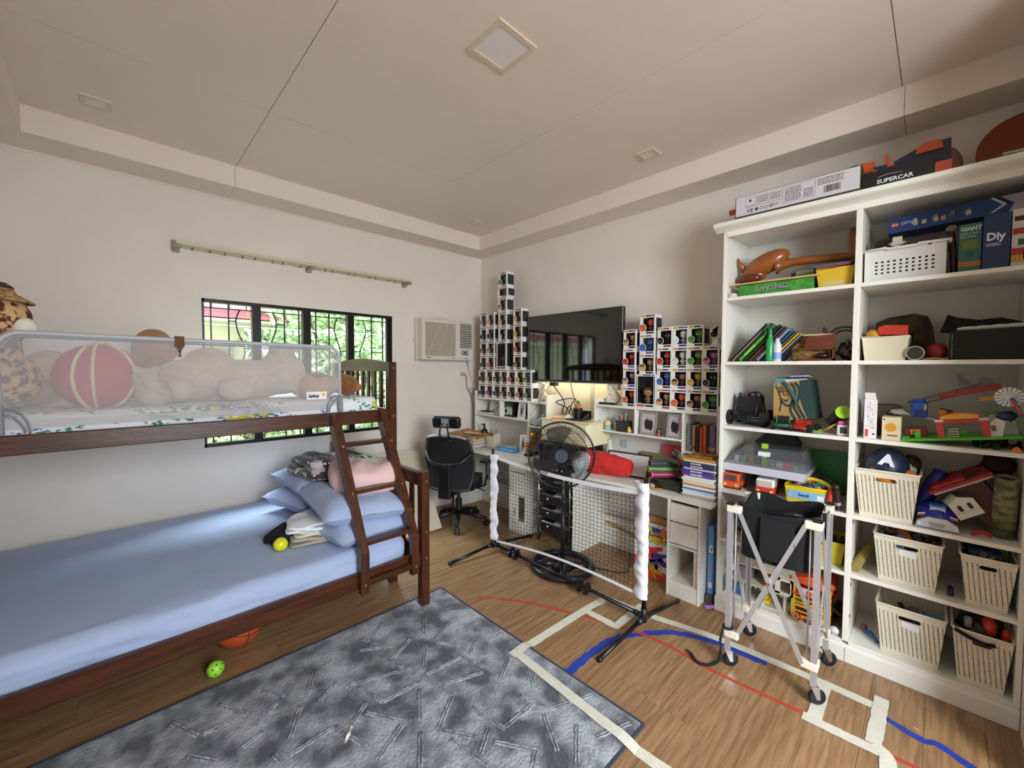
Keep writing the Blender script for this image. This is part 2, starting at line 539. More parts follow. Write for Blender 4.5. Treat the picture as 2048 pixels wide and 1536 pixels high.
q.build('eave_slat', flat('c07078', 0.7), hs)
B().box(-5.6, 7.2, 2.17, 2.0, 8.3, 2.205).build('eave_soffit', flat('f0ead6', 0.8), hs)
wn_ = B().box(1.0, 8.15, 1.0, 1.45, 8.2, 1.85).build('house_window', flat('a9a48a', 0.6), hs)
B().box(1.04, 8.14, 1.05, 1.41, 8.15, 1.8).build('pane', flat('8b8f82', 0.2), wn_)

LEAF = M('leaf_green', 'a3c48c', 0.5, col2='e2ecc8', vscale=2.5, rand=0.0)
LEAF2 = M('leaf_deep', '86a878', 0.5, col2='c6d8b2', vscale=3)
BARK = M('bark', '7b6a58', 0.9, var=0.4, vscale=20)
def tree(label, c, rad, n, trunk, mat, seed, lsz=0.075):
    t = thing('garden_tree', label, 'tree', (trunk[0], trunk[1], -0.35), 'trees outside the window')
    rng = random.Random(seed)
    tb = B().tube(crv([(trunk[0], trunk[1], -0.35), (trunk[0] + 0.1, trunk[1], 0.8), (c[0], c[1], c[2])], 5), [0.09] * 6 + [0.05] * 5, 8)
    for i in range(5):
        a = i * 1.3
        tb.tube([(trunk[0] + 0.08, trunk[1], 0.8 + 0.2 * i), (c[0] + rad[0] * 0.7 * cos(a), c[1] + rad[1] * 0.6 * sin(a), c[2] + rad[2] * 0.5 * sin(a * 2))], 0.025, 6)
    tb.build('trunk', BARK, t)
    lb = B()
    cl_ = [(rng.uniform(-1, 1), rng.uniform(-1, 1), rng.uniform(-1, 1)) for _ in range(46)]
    for i in range(n):
        q = cl_[rng.randrange(46)]
        p = Vector((c[0] + rad[0] * q[0] + rng.gauss(0, 0.2), c[1] + rad[1] * q[1] + rng.gauss(0, 0.2), c[2] + rad[2] * q[2] + rng.gauss(0, 0.2)))
        e = Euler((rng.uniform(-1.2, 1.2), rng.uniform(-1, 1), rng.uniform(0, 6.28))).to_matrix()
        s_ = lsz * rng.uniform(0.6, 1.3)
        pts = [(-s_, 0, 0), (-s_ * 0.2, -s_ * 0.55, 0.01), (s_ * 1.1, 0, -0.02), (-s_ * 0.2, s_ * 0.55, 0.01)]
        lb.add([p + e @ Vector(k_) for k_ in pts], [(0, 1, 2, 3)])
    lo = lb.build('leaves', mat, t); lo['kind'] = 'stuff'
tree('bright leafy tree outside the middle window panes', (2.75, 7.2, 1.75), (1.05, 0.8, 1.2), 4200, (2.6, 7.4), LEAF, 1)
tree('deeper green tree outside the right-hand panes, behind the bright one', (4.6, 8.6, 1.7), (1.5, 1.0, 1.6), 4200, (4.4, 8.8), LEAF2, 2, 0.09)
tree('low yellow-green shrub below the window beside the cream house', (1.2, 6.2, 0.6), (0.7, 0.4, 0.5), 1300, (1.2, 6.2), LEAF, 3, 0.06)
tree('dense tree at the far back of the garden', (3.6, 12.5, 2.0), (4.0, 1.2, 2.4), 4200, (3.0, 12.5), LEAF2, 5, 0.16)
fnc = thing('garden_wall', 'pale block wall at the end of the garden', 'wall', (3, 14.3, -0.35)); 
B().box(-3, 14.2, -0.35, 14, 14.4, 1.4).build('wall_body', flat('cfc8bb', 0.9), fnc)
B().box(-3, 14.15, 1.4, 14, 14.45, 1.48).build('coping', flat('b9b2a6', 0.9), fnc)
one('overhead_cable', B().tube(crv([(-1.5, 5.2, 2.0), (1.5, 5.2, 1.93), (5, 5.2, 1.98)], 8), 0.006, 5), flat('d8d8d4'), 'thin pale cable strung across outside the window', 'cable')

# ---------------------------------------------------------------- ceiling lights
def downlight(x0, y0, x1, y1, fr, label, grp):
    t = thing('ceiling_light', label, 'ceiling light', ((x0 + x1) / 2, (y0 + y1) / 2, HC - 0.008), grp)
    zb, zt = HC - 0.008, HC
    f_ = B()
    f_.box(x0, y0, zb, x1, y0 + fr, zt); f_.box(x0, y1 - fr, zb, x1, y1, zt); f_.box(x0, y0 + fr, zb, x0 + fr, y1 - fr, zt); f_.box(x1 - fr, y0 + fr, zb, x1, y1 - fr, zt)
    f_.build('light_frame', M('light_frame', 'd9cbb6', 0.5), t)
    B().box(x0 + fr, y0 + fr, HC - 0.004, x1 - fr, y1 - fr, HC - 0.001).build('diffuser', M('diffuser', 'e9e1e0', 0.6), t)
downlight(1.15, 1.268, 1.37, 1.488, 0.022, 'large square flat panel light in the middle of the ceiling', None)
downlight(-0.092, 3.108, 0.03, 3.222, 0.02, 'small square downlight above the bunk bed', 'small downlights')
downlight(2.5, 1.306, 2.611, 1.427, 0.02, 'small square downlight in front of the tall shelf', 'small downlights')
downlight(2.5, 3.106, 2.608, 3.22, 0.02, 'small square downlight in the corner above the air conditioner', 'small downlights')

# ---------------------------------------------------------------- curtain track
t = thing('curtain_track', 'beige empty curtain track mounted above the window', 'curtain track', (1.22, 3.70, 2.32))
TRK = M('track_beige', 'cfcaab', 0.5)
B().box(0.33, 3.655, 2.335, 2.12, 3.70, 2.362).build('rail', TRK, t)
B().box(0.33, 3.615, 2.337, 2.12, 3.64, 2.358).build('rail', TRK, t)
for x in (0.335, 1.21, 2.105):
    b = B(); b.rbox(x - 0.022, 3.61, 2.318, x + 0.022, 3.744, 2.334, 0.004, 1); b.rbox(x - 0.022, 3.725, 2.30, x + 0.022, 3.744, 2.385, 0.004, 1)
    b.build('bracket', M('bracket_grey', '9a947c', 0.5), t)
for i in range(17):
    x = 0.42 + i * 0.098 + 0.02 * sin(i * 3)
    B().cyl((x, 3.66, 2.336), (x, 3.66, 2.318), 0.005, 0.006, 6).build('glider', flat('6f6a58'), t)

# ---------------------------------------------------------------- air conditioner
t = thing('air_conditioner', 'white window air conditioner set in the wall beside the window', 'air conditioner', (2.55, 3.744, 1.58))
ACW = M('ac_white', 'ded5c4', 0.45, var=0.03, vscale=6)
b = B(); b.rbox(2.232, 3.60, 1.582, 2.885, 3.744, 2.0, 0.012, 2); b.build('casing', ACW, t)
b = B().box(2.221, 3.70, 1.575, 2.31, 3.744, 2.012); b.box(2.215, 3.722, 1.76, 2.232, 3.744, 1.81); b.box(2.31, 3.735, 1.578, 2.9, 3.744, 2.008); b.build('mounting_frame', ACW, t)
B().box(2.268, 3.597, 1.625, 2.636, 3.601, 1.966).build('intake_grille', flat('82735f', 0.7), t)
s_ = B()
for i in range(34):
    z = 1.629 + i * 0.0101; s_.box(2.268, 3.592, z, 2.636, 3.598, z + 0.0042)
o = s_.build('intake_slat', ACW, t); o['kind'] = 'stuff'
s_ = B()
for i in range(3): s_.bar((2.29 + i * 0.13, 3.591, 1.63), (2.44 + i * 0.09, 3.591, 1.96), 0.003, 0.003)
s_.build('filter_rib', ACW, t)
B().box(2.70, 3.597, 1.715, 2.855, 3.601, 1.978).build('outlet_grille', flat('352a22', 0.7), t)
for i in range(14):
    z = 1.722 + i * 0.0185
    B().box(2.70, 3.59, z, 2.855, 3.599, z + 0.008).build('outlet_slat', ACW, t)
b = B().box(2.715, 3.594, 1.64, 2.81, 3.6, 1.695, flat('8fa3a5')); b.cyl((2.76, 3.594, 1.67), (2.76, 3.588, 1.67), 0.011, mat=flat('20242a')); b.box(2.725, 3.592, 1.645, 2.80, 3.594, 1.652, flat('20242a'))
b.build('control_panel', flat('8fa3a5'), t)
b = B().box(2.28, 3.597, 1.603, 2.33, 3.599, 1.611, flat('4b4038'))
b.box(2.59, 3.597, 1.603, 2.635, 3.599, 1.609, flat('6b5d50')); b.box(2.745, 3.597, 1.602, 2.785, 3.599, 1.608, flat('6b5d50')); b.cyl((2.797, 3.599, 1.605), (2.797, 3.597, 1.605), 0.007, mat=flat('7c2b26'))
b.build('badge', flat('4b4038'), t)['kind'] = 'stuff'
B().tube(crv([(2.88, 3.70, 1.585), (2.93, 3.735, 1.45), (2.985, 3.738, 1.3), (2.99, 3.736, 1.24)], 6), 0.005, 6).build('power_cord', flat('cfc7b0'), t)
pf = B(); pf.sph((2.46, 3.738, 2.015), (0.05, 0.008, 0.022), 10, 6, dent=0.5); pf.sph((2.56, 3.738, 2.02), (0.07, 0.008, 0.026), 10, 6, dent=0.6, seed=3)
one('plaster_patch', pf, flat('e0d8c8', 0.9), 'rough plaster filler patch on the wall above the air conditioner', 'plaster patch')
t = thing('wall_outlet', 'small white outlet plate with plug and cord below the air conditioner', 'outlet', (2.82, 3.744, 1.40))
B().box(2.765, 3.735, 1.395, 2.87, 3.744, 1.475).build('plate', WHITE, t)
B().rbox(2.80, 3.705, 1.415, 2.845, 3.735, 1.455, 0.005, 1).build('plug', flat('b5ad92'), t)
B().tube(crv([(2.84, 3.715, 1.44), (2.875, 3.72, 1.41), (2.89, 3.73, 1.3), (2.93, 3.73, 1.22), (2.99, 3.73, 1.2), (2.97, 3.73, 1.27), (2.93, 3.73, 1.25), (2.95, 3.73, 1.17), (3.0, 3.73, 1.0), (3.02, 3.73, 0.85), (2.98, 3.72, 0.75)], 6), 0.006, 6).build('cord', flat('a59c7f'), t)
sc_ = thing('security_camera', 'tiny dark round camera on the wall at the far left edge', 'camera', (-0.47, 3.70, 2.70))
B().sph((-0.47, 3.70, 2.70), 0.022, 12, 8).build('camera_body', BLACK, sc_); B().cyl((-0.47, 3.744, 2.70), (-0.47, 3.70, 2.70), 0.012).build('mount', BLACK, sc_)
# ================================================================ bunk bed
bed = thing('bunk_bed', 'dark stained wooden bunk bed with a slanted ladder against the window wall', 'bunk bed', (0.4, 2.9, 0))
X0, X1 = -0.645, 1.412
def wbox(name, *a, ax='z', parent=bed, r=0.004):
    return B().rbox(*a, r, 1).build(name, WOOD[ax], parent)
pw = 0.056
posts = [(X1 - pw, 2.20, 0, X1, 2.255, 0.855), (X1 - pw, 3.63, 0, X1, 3.685, 0.855), (X0, 2.20, 0, X0 + pw, 2.255, 0.855), (X0, 3.63, 0, X0 + pw, 3.685, 0.855),
         (X1 - pw, 2.61, 0.0, X1, 2.665, 1.54), (X1 - pw, 3.56, 0.0, X1, 3.615, 1.54), (X0, 2.61, 0.0, X0 + pw, 2.665, 1.54), (X0, 3.56, 0.0, X0 + pw, 3.615, 1.54)]
BOLT = M('bolt_brass', 'c9a98a', 0.3, metal=0.8)
for i, p in enumerate(posts):
    o = wbox('post', *p)
    if i in (0, 4):
        b = B()
        for z in ((0.795, 0.475, 0.31) if i == 0 else (1.17, 1.5)):
            b.cyl((p[0] + 0.03, p[1] - 0.002, z), (p[0] + 0.03, p[1] + 0.004, z), 0.006, n=8)
        b.build('bolt', BOLT, o)['kind'] = 'stuff'
# lower bunk
wbox('side_rail', X0 + pw, 2.212, 0.262, X1 - pw, 2.24, 0.352, ax='x')
wbox('side_rail', X0 + pw, 3.64, 0.262, X1 - pw, 3.67, 0.352, ax='x')
for x in (X1 - 0.045, X0 + 0.01):
    wbox('end_top_rail', x, 2.255, 0.757, x + 0.032, 3.63, 0.832, ax='y')
    wbox('end_cap_rail', x - 0.008, 2.255, 0.825, x + 0.04, 3.63, 0.842, ax='y')
    wbox('end_bottom_rail', x, 2.255, 0.26, x + 0.03, 3.63, 0.36, ax='y')
    for i in range(12):
        y = 2.343 + i * 0.1125
        if 2.56 < y < 2.68 or y > 3.54: continue
        wbox('end_slat', x + 0.006, y, 0.355, x + 0.024, y + 0.042, 0.76)
for i in range(9):
    x = X0 + 0.14 + i * 0.22
    wbox('support_slat', x, 2.24, 0.285, x + 0.09, 3.64, 0.305, ax='y', r=0.002)
# upper bunk
for y in (2.612, 3.57):
    wbox('upper_side_rail', X0 + pw, y, 1.135, X1 - pw, y + 0.03, 1.218, ax='x')
for i in range(9):
    x = X0 + 0.14 + i * 0.22
    wbox('support_slat', x, 2.64, 1.145, x + 0.09, 3.57, 1.162, ax='y', r=0.002)
for x in (X1 - 0.045, X0 + 0.01):
    pts = [(2.665, 1.475), (3.56, 1.475)] + [(3.56 - 0.895 * t / 12, 1.535 + 0.035 * sin(pi * t / 12)) for t in range(13)]
    B().prism(pts, 'x', x, x + 0.032).build('upper_end_rail', WOOD['y'], bed)
    wbox('upper_end_bottom_rail', x, 2.665, 1.135, x + 0.03, 3.56, 1.218, ax='y')
    for i in range(8):
        y = 2.765 + i * 0.1
        wbox('end_slat', x + 0.006, y, 1.21, x + 0.024, y + 0.035, 1.48)
# ladder
for xa in (0.953, 1.268):
    b = B()
    prof = [(2.612, 1.212), (2.57, 1.212), (2.168, 0.478), (2.168, 0.25), (2.203, 0.25), (2.203, 0.462), (2.612, 1.14)]
    b.prism(prof, 'x', xa, xa + 0.048)
    o = b.build('ladder_stile', WOOD['z'], bed)
    c = B()
    for y, z in ((2.46, 1.03), (2.33, 0.775), (2.166, 0.30)):
        c.cyl((xa + 0.024, y - 0.004, z), (xa + 0.024, y + 0.02, z), 0.006, n=8)
    c.build('bolt', BOLT, o)['kind'] = 'stuff'
for y, z in ((2.50, 1.03), (2.36, 0.775), (2.225, 0.515)):
    wbox('ladder_rung', 0.999, y - 0.035, z - 0.011, 1.27, y + 0.03, z + 0.011, ax='x')
wbox('ladder_rung', 0.999, 2.172, 0.288, 1.27, 2.21, 0.315, ax='x')

# ---------------------------------------------------------------- mattresses
SHEET = M('blue_sheet', 'aab9d9', 0.85, var=0.06, vscale=5, bump=0.12, bscale=160, sheen=0.2)
def mattress(name, x0, y0, z0, x1, y1, z1, mat, r, amp, label, seed=0.0):
    nx, ny, nz = 60, 44, 8
    b = B()
    per = []
    def corner(cy, cz, a0):
        for k in range(6):
            a = a0 + (pi / 2) * k / 5
            per.append((cy + r * cos(a), cz + r * sin(a)))
    corner(y1 - r, z1 - r, 0); 
    n = 26
    for k in range(1, n): per.append((y1 - r + (y0 - y1 + 2 * r) * k / n, z1))
    corner(y0 + r, z1 - r, pi / 2)
    for k in range(1, 5): per.append((y0, z1 - r + (z0 - z1 + 2 * r) * k / 5))
    corner(y0 + r, z0 + r, pi); corner(y1 - r, z0 + r, 3 * pi / 2)
    N_ = len(per)
    ym, zm = (y0 + y1) / 2, (z0 + z1) / 2
    def fn(u, v):
        j = int(round(u * N_)) % N_
        y, z = per[j]
        x = x0 + (x1 - x0) * v
        e = min(v, 1 - v) * (x1 - x0)
        k = 1.0
        if e < r: k = 1 - (r - math.sqrt(max(0, r * r - (r - e) ** 2))) / (min(y1 - y0, z1 - z0) / 2)
        yy, zz = ym + (y - ym) * (1 - (1 - k) * (z1 - z0) / (y1 - y0)), zm + (z - zm) * k
        p = Vector((x * 2.2, yy * 3.0 + x * 0.6, zz * 12 + seed))
        side = 1.0 if y < y0 + r else 0.25
        d = amp * side * (noise.noise(p) + 0.6 * noise.noise(p * 2.7))
        return (x, yy + (d if y < y0 + r * 1.2 else 0), zz + (d if y >= y0 + r * 0.5 and z > zm else 0))
    b.grid(fn, N_, 70, closed_u=True)
    o = b.build(name, mat)
    return tag(o, label, 'mattress')
def closed_mattress(*a, **k):
    o = mattress(*a, **k)
    bm = bmesh.new(); bm.from_mesh(o.data)
    bmesh.ops.holes_fill(bm, edges=[e for e in bm.edges if e.is_boundary], sides=0)
    bmesh.ops.recalc_face_normals(bm, faces=bm.faces[:])
    bm.to_mesh(o.data); bm.free()
    return o
closed_mattress('lower_mattress', -0.585, 2.243, 0.306, 1.29, 3.635, 0.468, SHEET, 0.055, 0.020, 'wide lower bunk mattress in a plain blue fitted sheet')
# white sheet with scattered doodle prints
UPS = M('doodle_sheet', 'eceef2', 0.85, bump=0.15, bscale=60)
nt = UPS.node_tree; N_, L_ = nt.nodes, nt.links
tc_ = N_.new('ShaderNodeTexCoord'); prev = None
bs_ = N_['Principled BSDF']; lastc = None
for (sc_v, thr, colr, off) in ((3.3, 0.615, '3e63b8', 0), (2.6, 0.66, 'd8c23a', 5), (3.9, 0.655, '3f8f5a', 11), (4.3, 0.69, 'd0566a', 17)):
    mp_ = N_.new('ShaderNodeMapping'); mp_.inputs['Location'].default_value = (off, off * 2, off); mp_.inputs['Scale'].default_value = (sc_v, sc_v * 1.5, sc_v * 2)
    L_.new(tc_.outputs['Object'], mp_.inputs[0])
    a_ = N_.new('ShaderNodeTexNoise'); a_.inputs['Scale'].default_value = 1.2; a_.inputs['Detail'].default_value = 1; L_.new(mp_.outputs[0], a_.inputs['Vector'])
    w_ = N_.new('ShaderNodeTexNoise'); w_.inputs['Scale'].default_value = 9; w_.inputs['Detail'].default_value = 3; L_.new(mp_.outputs[0], w_.inputs['Vector'])
    m1 = N_.new('ShaderNodeMath'); m1.operation = 'GREATER_THAN'; m1.inputs[1].default_value = thr - 0.04; L_.new(a_.outputs['Fac'], m1.inputs[0])
    m2 = N_.new('ShaderNodeMath'); m2.operation = 'GREATER_THAN'; m2.inputs[1].default_value = 0.53; L_.new(w_.outputs['Fac'], m2.inputs[0])
    m3 = N_.new('ShaderNodeMath'); m3.operation = 'MULTIPLY'; L_.new(m1.outputs[0], m3.inputs[0]); L_.new(m2.outputs[0], m3.inputs[1])
    mx_ = N_.new('ShaderNodeMixRGB'); mx_.inputs[2].default_value = (*lin(colr), 1)
    if lastc is None: mx_.inputs[1].default_value = (*lin('eceef2'), 1)
    else: L_.new(lastc, mx_.inputs[1])
    L_.new(m3.outputs[0], mx_.inputs[0]); lastc = mx_.outputs[0]
L_.new(lastc, bs_.inputs['Base Color'])
closed_mattress('upper_mattress', -0.585, 2.668, 1.163, 1.325, 3.565, 1.30, UPS, 0.05, 0.012, 'narrow upper bunk mattress in a white sheet with coloured doodles', seed=4.0)

# ---------------------------------------------------------------- mesh bed guard
g_ = thing('bed_guard', 'grey mesh safety guard along the front of the upper bunk', 'bed guard', (0.35, 2.652, 1.22))
GT = M('guard_tube', 'b9bdc2', 0.4)
gx0, gx1, gz0, gz1, gyy = -0.338, 1.037, 1.245, 1.640, 2.652
rc = 0.07
path = [(gx0, gyy, 1.22)]
for k in range(7):
    a = pi - (pi / 2) * k / 6; path.append((gx0 + rc + rc * cos(a), gyy, gz1 - rc + rc * sin(a)))
for k in range(7):
    a = pi / 2 - (pi / 2) * k / 6; path.append((gx1 - rc + rc * cos(a), gyy, gz1 - 0.012 - rc + rc * sin(a)))
path.append((gx1, gyy, 1.20))
B().tube(path, 0.0105, 8).build('guard_frame', GT, g_)
NET = glassy('guard_mesh', 'ffffff', 0.02, 0.24, 'dedadb')
NET2 = glassy('guard_mesh_dense', 'ffffff', 0.02, 0.42, 'd8d5d7')
inner = [(p[0], p[2]) for p in path[1:-1]]
panel = [(gx0, 1.275)] + inner + [(gx1, 1.275)]
B().prism(panel, 'y', gyy - 0.001, gyy + 0.001).build('mesh_panel', NET, g_)
B().prism([(gx0 + 0.02, 1.238), (gx1 - 0.1, 1.238), (gx1 - 0.01, 1.275), (gx0, 1.275)], 'y', gyy - 0.0015, gyy + 0.0015).build('lower_hem_band', NET2, g_)
hm = B(); pp = [(p[0], gyy, p[2]) for p in path[1:-1]]
hm.tube([(p[0] + (0.02 if i < 7 else -0.02) * (1 if i in range(0, 14) else 0), gyy - 0.001, p[2] - 0.017) for i, p in enumerate(path[1:-1])], 0.004, 4)
hm.build('hem_stitch_line', flat('a4a5aa', 0.7), g_)
t_ = B().box(0.838, gyy - 0.004, 1.305, 0.955, gyy - 0.002, 1.352).build('brand_tag', flat('f2f2f2', 0.5), g_)
B().text('Safety', (0.846, gyy - 0.0045, 1.318), 0.026, (1, 0, 0), mat=flat('1d2550'), bold=0.0012, shear=0.2).build('tag_lettering', flat('1d2550'), t_)
B().cyl((0.937, gyy - 0.0045, 1.333), (0.937, gyy - 0.004, 1.333), 0.011, n=12).build('tag_emblem', flat('f0c23a'), t_)
for sx, xx in ((1, gx0), (-1, gx1)):
    b = B()
    b.rbox(xx - 0.014, gyy - 0.018, 1.215, xx + 0.014, gyy + 0.012, 1.325, 0.004, 1)
    b.tube(crv([(xx + sx * 0.0, gyy - 0.014, 1.322), (xx + sx * 0.045, gyy - 0.014, 1.318), (xx + sx * 0.075, gyy - 0.014, 1.275), (xx + sx * 0.085, gyy - 0.014, 1.22)], 5), 0.004, 5)
    b.tube(crv([(xx, gyy - 0.014, 1.30), (xx + sx * 0.035, gyy - 0.014, 1.295), (xx + sx * 0.065, gyy - 0.014, 1.25), (xx + sx * 0.07, gyy - 0.014, 1.222)], 5), 0.004, 5)
    b.box(xx - 0.004, gyy - 0.02, 1.29, xx + sx * 0.05, gyy - 0.016, 1.296)
    b.build('hinge', M('guard_hinge', '83888e', 0.45), g_)
b = B().box(0.225, gyy - 0.014, 1.60, 0.262, gyy + 0.014, 1.653, flat('6a4526', 0.8)); b.prism([(0.23, 1.60), (0.258, 1.60), (0.247, 1.575), (0.24, 1.575)], 'y', gyy - 0.01, gyy - 0.006, flat('191512')); b.box(0.239, gyy - 0.01, 1.55, 0.248, gyy - 0.006, 1.58, flat('191512'))
one('strap', b, flat('6a4526', 0.8), 'short brown strap with a black clip hooked over the bed guard', 'strap')

# ---------------------------------------------------------------- soft toys on the upper bunk
def blob(name, balls, mat, parent, vox=0.012):
    b = B()
    for c, r in balls: b.sph(c, r, 16, 10)
    o = b.build(name, mat, parent)
    m = o.modifiers.new('fuse', 'REMESH'); m.mode = 'VOXEL'; m.voxel_size = vox; m.use_smooth_shade = True
    s_ = o.modifiers.new('soft', 'SMOOTH'); s_.iterations = 4
    return o
PLW = M('plush_cream', 'e6d6c2', 0.95, var=0.12, vscale=30, bump=0.5, bscale=220, sheen=0.4)
PLT = M('plush_tan', 'b98a55', 0.95, var=0.25, vscale=30, bump=0.6, bscale=200, sheen=0.3)
PLB = M('plush_brown', '9a5f2c', 0.95, var=0.3, vscale=40, bump=0.6, bscale=180, sheen=0.3)
GIR = M('plush_spotted', 'd9b083', 0.95, col2='5f2f12', vscale=34, voro=False, detail=3, bump=0.4, bscale=200, lo=0.44, hi=0.52)
STR = M('straw', 'd8b078', 0.9, col2='7a5630', vscale=40, stretch=(1, 1, 4), bump=0.5, bscale=90)
t = thing('plush_bear', 'big cream plush bear lying behind the bed guard, head raised', 'soft toy', (0.65, 3.05, 1.30))
blob('body', [((0.60, 3.08, 1.42), (0.30, 0.16, 0.13)), ((0.34, 3.10, 1.42), (0.2, 0.15, 0.13)), ((0.42, 3.08, 1.54), (0.12, 0.1, 0.08)), ((0.80, 3.02, 1.46), (0.15, 0.14, 0.14)), ((0.80, 3.02, 1.57), (0.085, 0.08, 0.08)), ((0.26, 2.9, 1.38), (0.07, 0.1, 0.07)), ((0.52, 2.88, 1.37), (0.09, 0.08, 0.07)), ((0.92, 2.92, 1.37), (0.1, 0.08, 0.07))], PLW, t, 0.014)
b = B(); b.sph((0.745, 2.95, 1.635), (0.03, 0.02, 0.03), 10, 6); b.build('ear', PLW, t)
B().sph((0.87, 2.97, 1.628), (0.03, 0.02, 0.03), 10, 6).build('ear', PLW, t)
B().sph((0.83, 2.94, 1.55), (0.035, 0.02, 0.028), 10, 6).build('muzzle', M('plush_muzzle', 'd9c1a6', 0.95), t)
t = thing('plush_bear', 'tan plush toy whose rounded head pokes up over the bed guard', 'soft toy', (0.17, 3.30, 1.30))
blob('body', [((0.15, 3.32, 1.42), (0.12, 0.12, 0.13)), ((0.18, 3.28, 1.60), (0.105, 0.09, 0.13)), ((0.25, 3.26, 1.60), (0.05, 0.05, 0.06))], PLT, t)
t = thing('plush_bear', 'brown plush bear lying by the ladder end of the upper bunk', 'soft toy', (1.15, 2.98, 1.30))
blob('body', [((1.02, 3.05, 1.375), (0.17, 0.12, 0.09)), ((1.20, 2.93, 1.375), (0.075, 0.07, 0.075)), ((1.155, 2.95, 1.435), (0.035, 0.03, 0.035))], PLB, t, 0.01)
B().sph((1.255, 2.90, 1.36), (0.035, 0.035, 0.03), 10, 6).build('muzzle', M('plush_muzzle2', 'b27638', 0.95), t)
t = thing('plush_dog', 'shaggy sand coloured plush dog between the cream bear and the brown bear', 'soft toy', (0.98, 2.82, 1.30))
blob('body', [((0.94, 2.80, 1.36), (0.1, 0.08, 0.07)), ((1.02, 2.82, 1.39), (0.1, 0.06, 0.05)), ((0.90, 2.80, 1.41), (0.05, 0.05, 0.04))], M('plush_sand', 'd2ab78', 0.95, var=0.2, vscale=40, bump=0.7, bscale=160), t)
t = thing('plush_giraffe', 'brown spotted plush animal in a straw hat at the left end of the upper bunk', 'soft toy', (-0.36, 2.85, 1.30))
blob('body', [((-0.38, 2.9, 1.44), (0.15, 0.14, 0.14)), ((-0.35, 2.8, 1.70), (0.105, 0.1, 0.115)), ((-0.36, 2.83, 1.56), (0.08, 0.08, 0.1))], GIR, t)
B().sph((-0.268, 2.745, 1.665), (0.04, 0.04, 0.045), 12, 8).build('muzzle', M('plush_white', 'efe6d6', 0.95), t)
h_ = B(); h_.T = at((-0.36, 2.8, 1.80), 0, 0, 6)
h_.lathe([(0.0, 0.055), (0.05, 0.05), (0.065, 0.02), (0.125, -0.012), (0.12, -0.018), (0.06, 0.005), (0.0, 0.0)], n=24)
hat = h_.build('straw_hat', STR, t)
h2 = B(); h2.T = at((-0.36, 2.8, 1.80), 0, 0, 6); h2.lathe([(0.0, 0.064), (0.035, 0.06), (0.056, 0.045), (0.058, 0.04)], n=16); h2.build('hat_button', flat('2a1a10', 0.8), hat)
RB = M('ball_red', 'c8394a', 0.6, var=0.1, vscale=6)
t = thing('plush_ball', 'large red round cushion ball with cream stripes behind the bed guard', 'soft toy', (-0.06, 2.93, 1.285))
B().sph((-0.05, 2.93, 1.45), (0.165, 0.13, 0.162), 28, 18).build('ball_body', RB, t)
b = B()
for a in (-0.55, -0.12, 0.9):
    pts = [(-0.05 + 0.168 * sin(q) * sin(a), 2.93 - 0.133 * sin(q) * cos(a), 1.45 + 0.165 * cos(q)) for q in [pi * k / 18 for k in range(1, 18)]]
    b.tube(pts, 0.008, 5)
b.build('stripe', flat('efe3b8', 0.7), t)['kind'] = 'stuff'
t = thing('plush_monkey', 'pale pink and tan plush toy lying at the far left behind the bed guard', 'soft toy', (-0.3, 3.15, 1.30))
blob('body', [((-0.28, 3.15, 1.42), (0.13, 0.12, 0.12)), ((-0.22, 3.0, 1.50), (0.09, 0.08, 0.08)), ((-0.36, 2.98, 1.36), (0.08, 0.08, 0.05))], M('plush_pinktan', 'd9b59c', 0.95, var=0.2, vscale=30, bump=0.5, bscale=200), t)
t = thing('plush_bear', 'small grey and white plush toy between the red ball and the cream bear', 'soft toy', (0.14, 2.82, 1.30))
blob('body', [((0.15, 2.83, 1.36), (0.08, 0.07, 0.07)), ((0.12, 2.82, 1.44), (0.06, 0.055, 0.055)), ((0.08, 2.8, 1.49), (0.02, 0.018, 0.02)), ((0.16, 2.8, 1.49), (0.02, 0.018, 0.02))], M('plush_grey', 'cfc4bb', 0.95, var=0.2, vscale=30, bump=0.5, bscale=200), t)

# ---------------------------------------------------------------- pillows, blankets, clothes on the lower bunk
def pillow(c, sx, sy, th, rz, rx, ry, mat, label, group='blue pillows on the lower bunk', seed=0.0, name='pillow'):
    b = B(); b.T = at(c, rz, rx, ry)
    n = 22
    def fn(sgn):
        def f(u, v):
            x, y = u * 2 - 1, v * 2 - 1
            px_ = x * (1 - 0.10 * (1 - abs(x)) * 0) * (1 - 0.07 * (1 - y * y))
            py_ = y * (1 - 0.07 * (1 - x * x))
            h = max(0.0, (1 - x ** 4) * (1 - y ** 4)) ** 0.55
            w_ = 0.012 * noise.noise(Vector((x * 2.5 + seed, y * 2.5, sgn + seed))) * (h + 0.3)
            return (px_ * sx / 2, py_ * sy / 2, sgn * h * th / 2 + w_)
        return f
    b.grid(fn(1), n, n); b.grid(fn(-1), n, n)
    return one(name, b, mat, label, 'pillow', group)
pillow((1.075, 2.58, 0.53), 0.50, 0.66, 0.16, 8, 0, 2, SHEET, 'blue pillow at the bottom of the front stack, lying on the sheet', seed=1)
pillow((1.085, 2.60, 0.655), 0.52, 0.68, 0.17, -4, 2, 4, SHEET, 'blue pillow on top of the front stack, under the pink blanket', seed=2)
pillow((1.09, 3.18, 0.545), 0.60, 0.50, 0.16, 14, 0, 6, SHEET, 'blue pillow at the bottom of the rear stack with its corner pointing left', seed=3)
pillow((1.11, 3.15, 0.67), 0.58, 0.50, 0.15, 4, 3, 8, SHEET, 'blue pillow on the rear stack under the dotted blanket', seed=4)
DOT = M('dotted_blanket', '43363a', 0.95, sheen=0.3)
nt = DOT.node_tree; N_, L_ = nt.nodes, nt.links
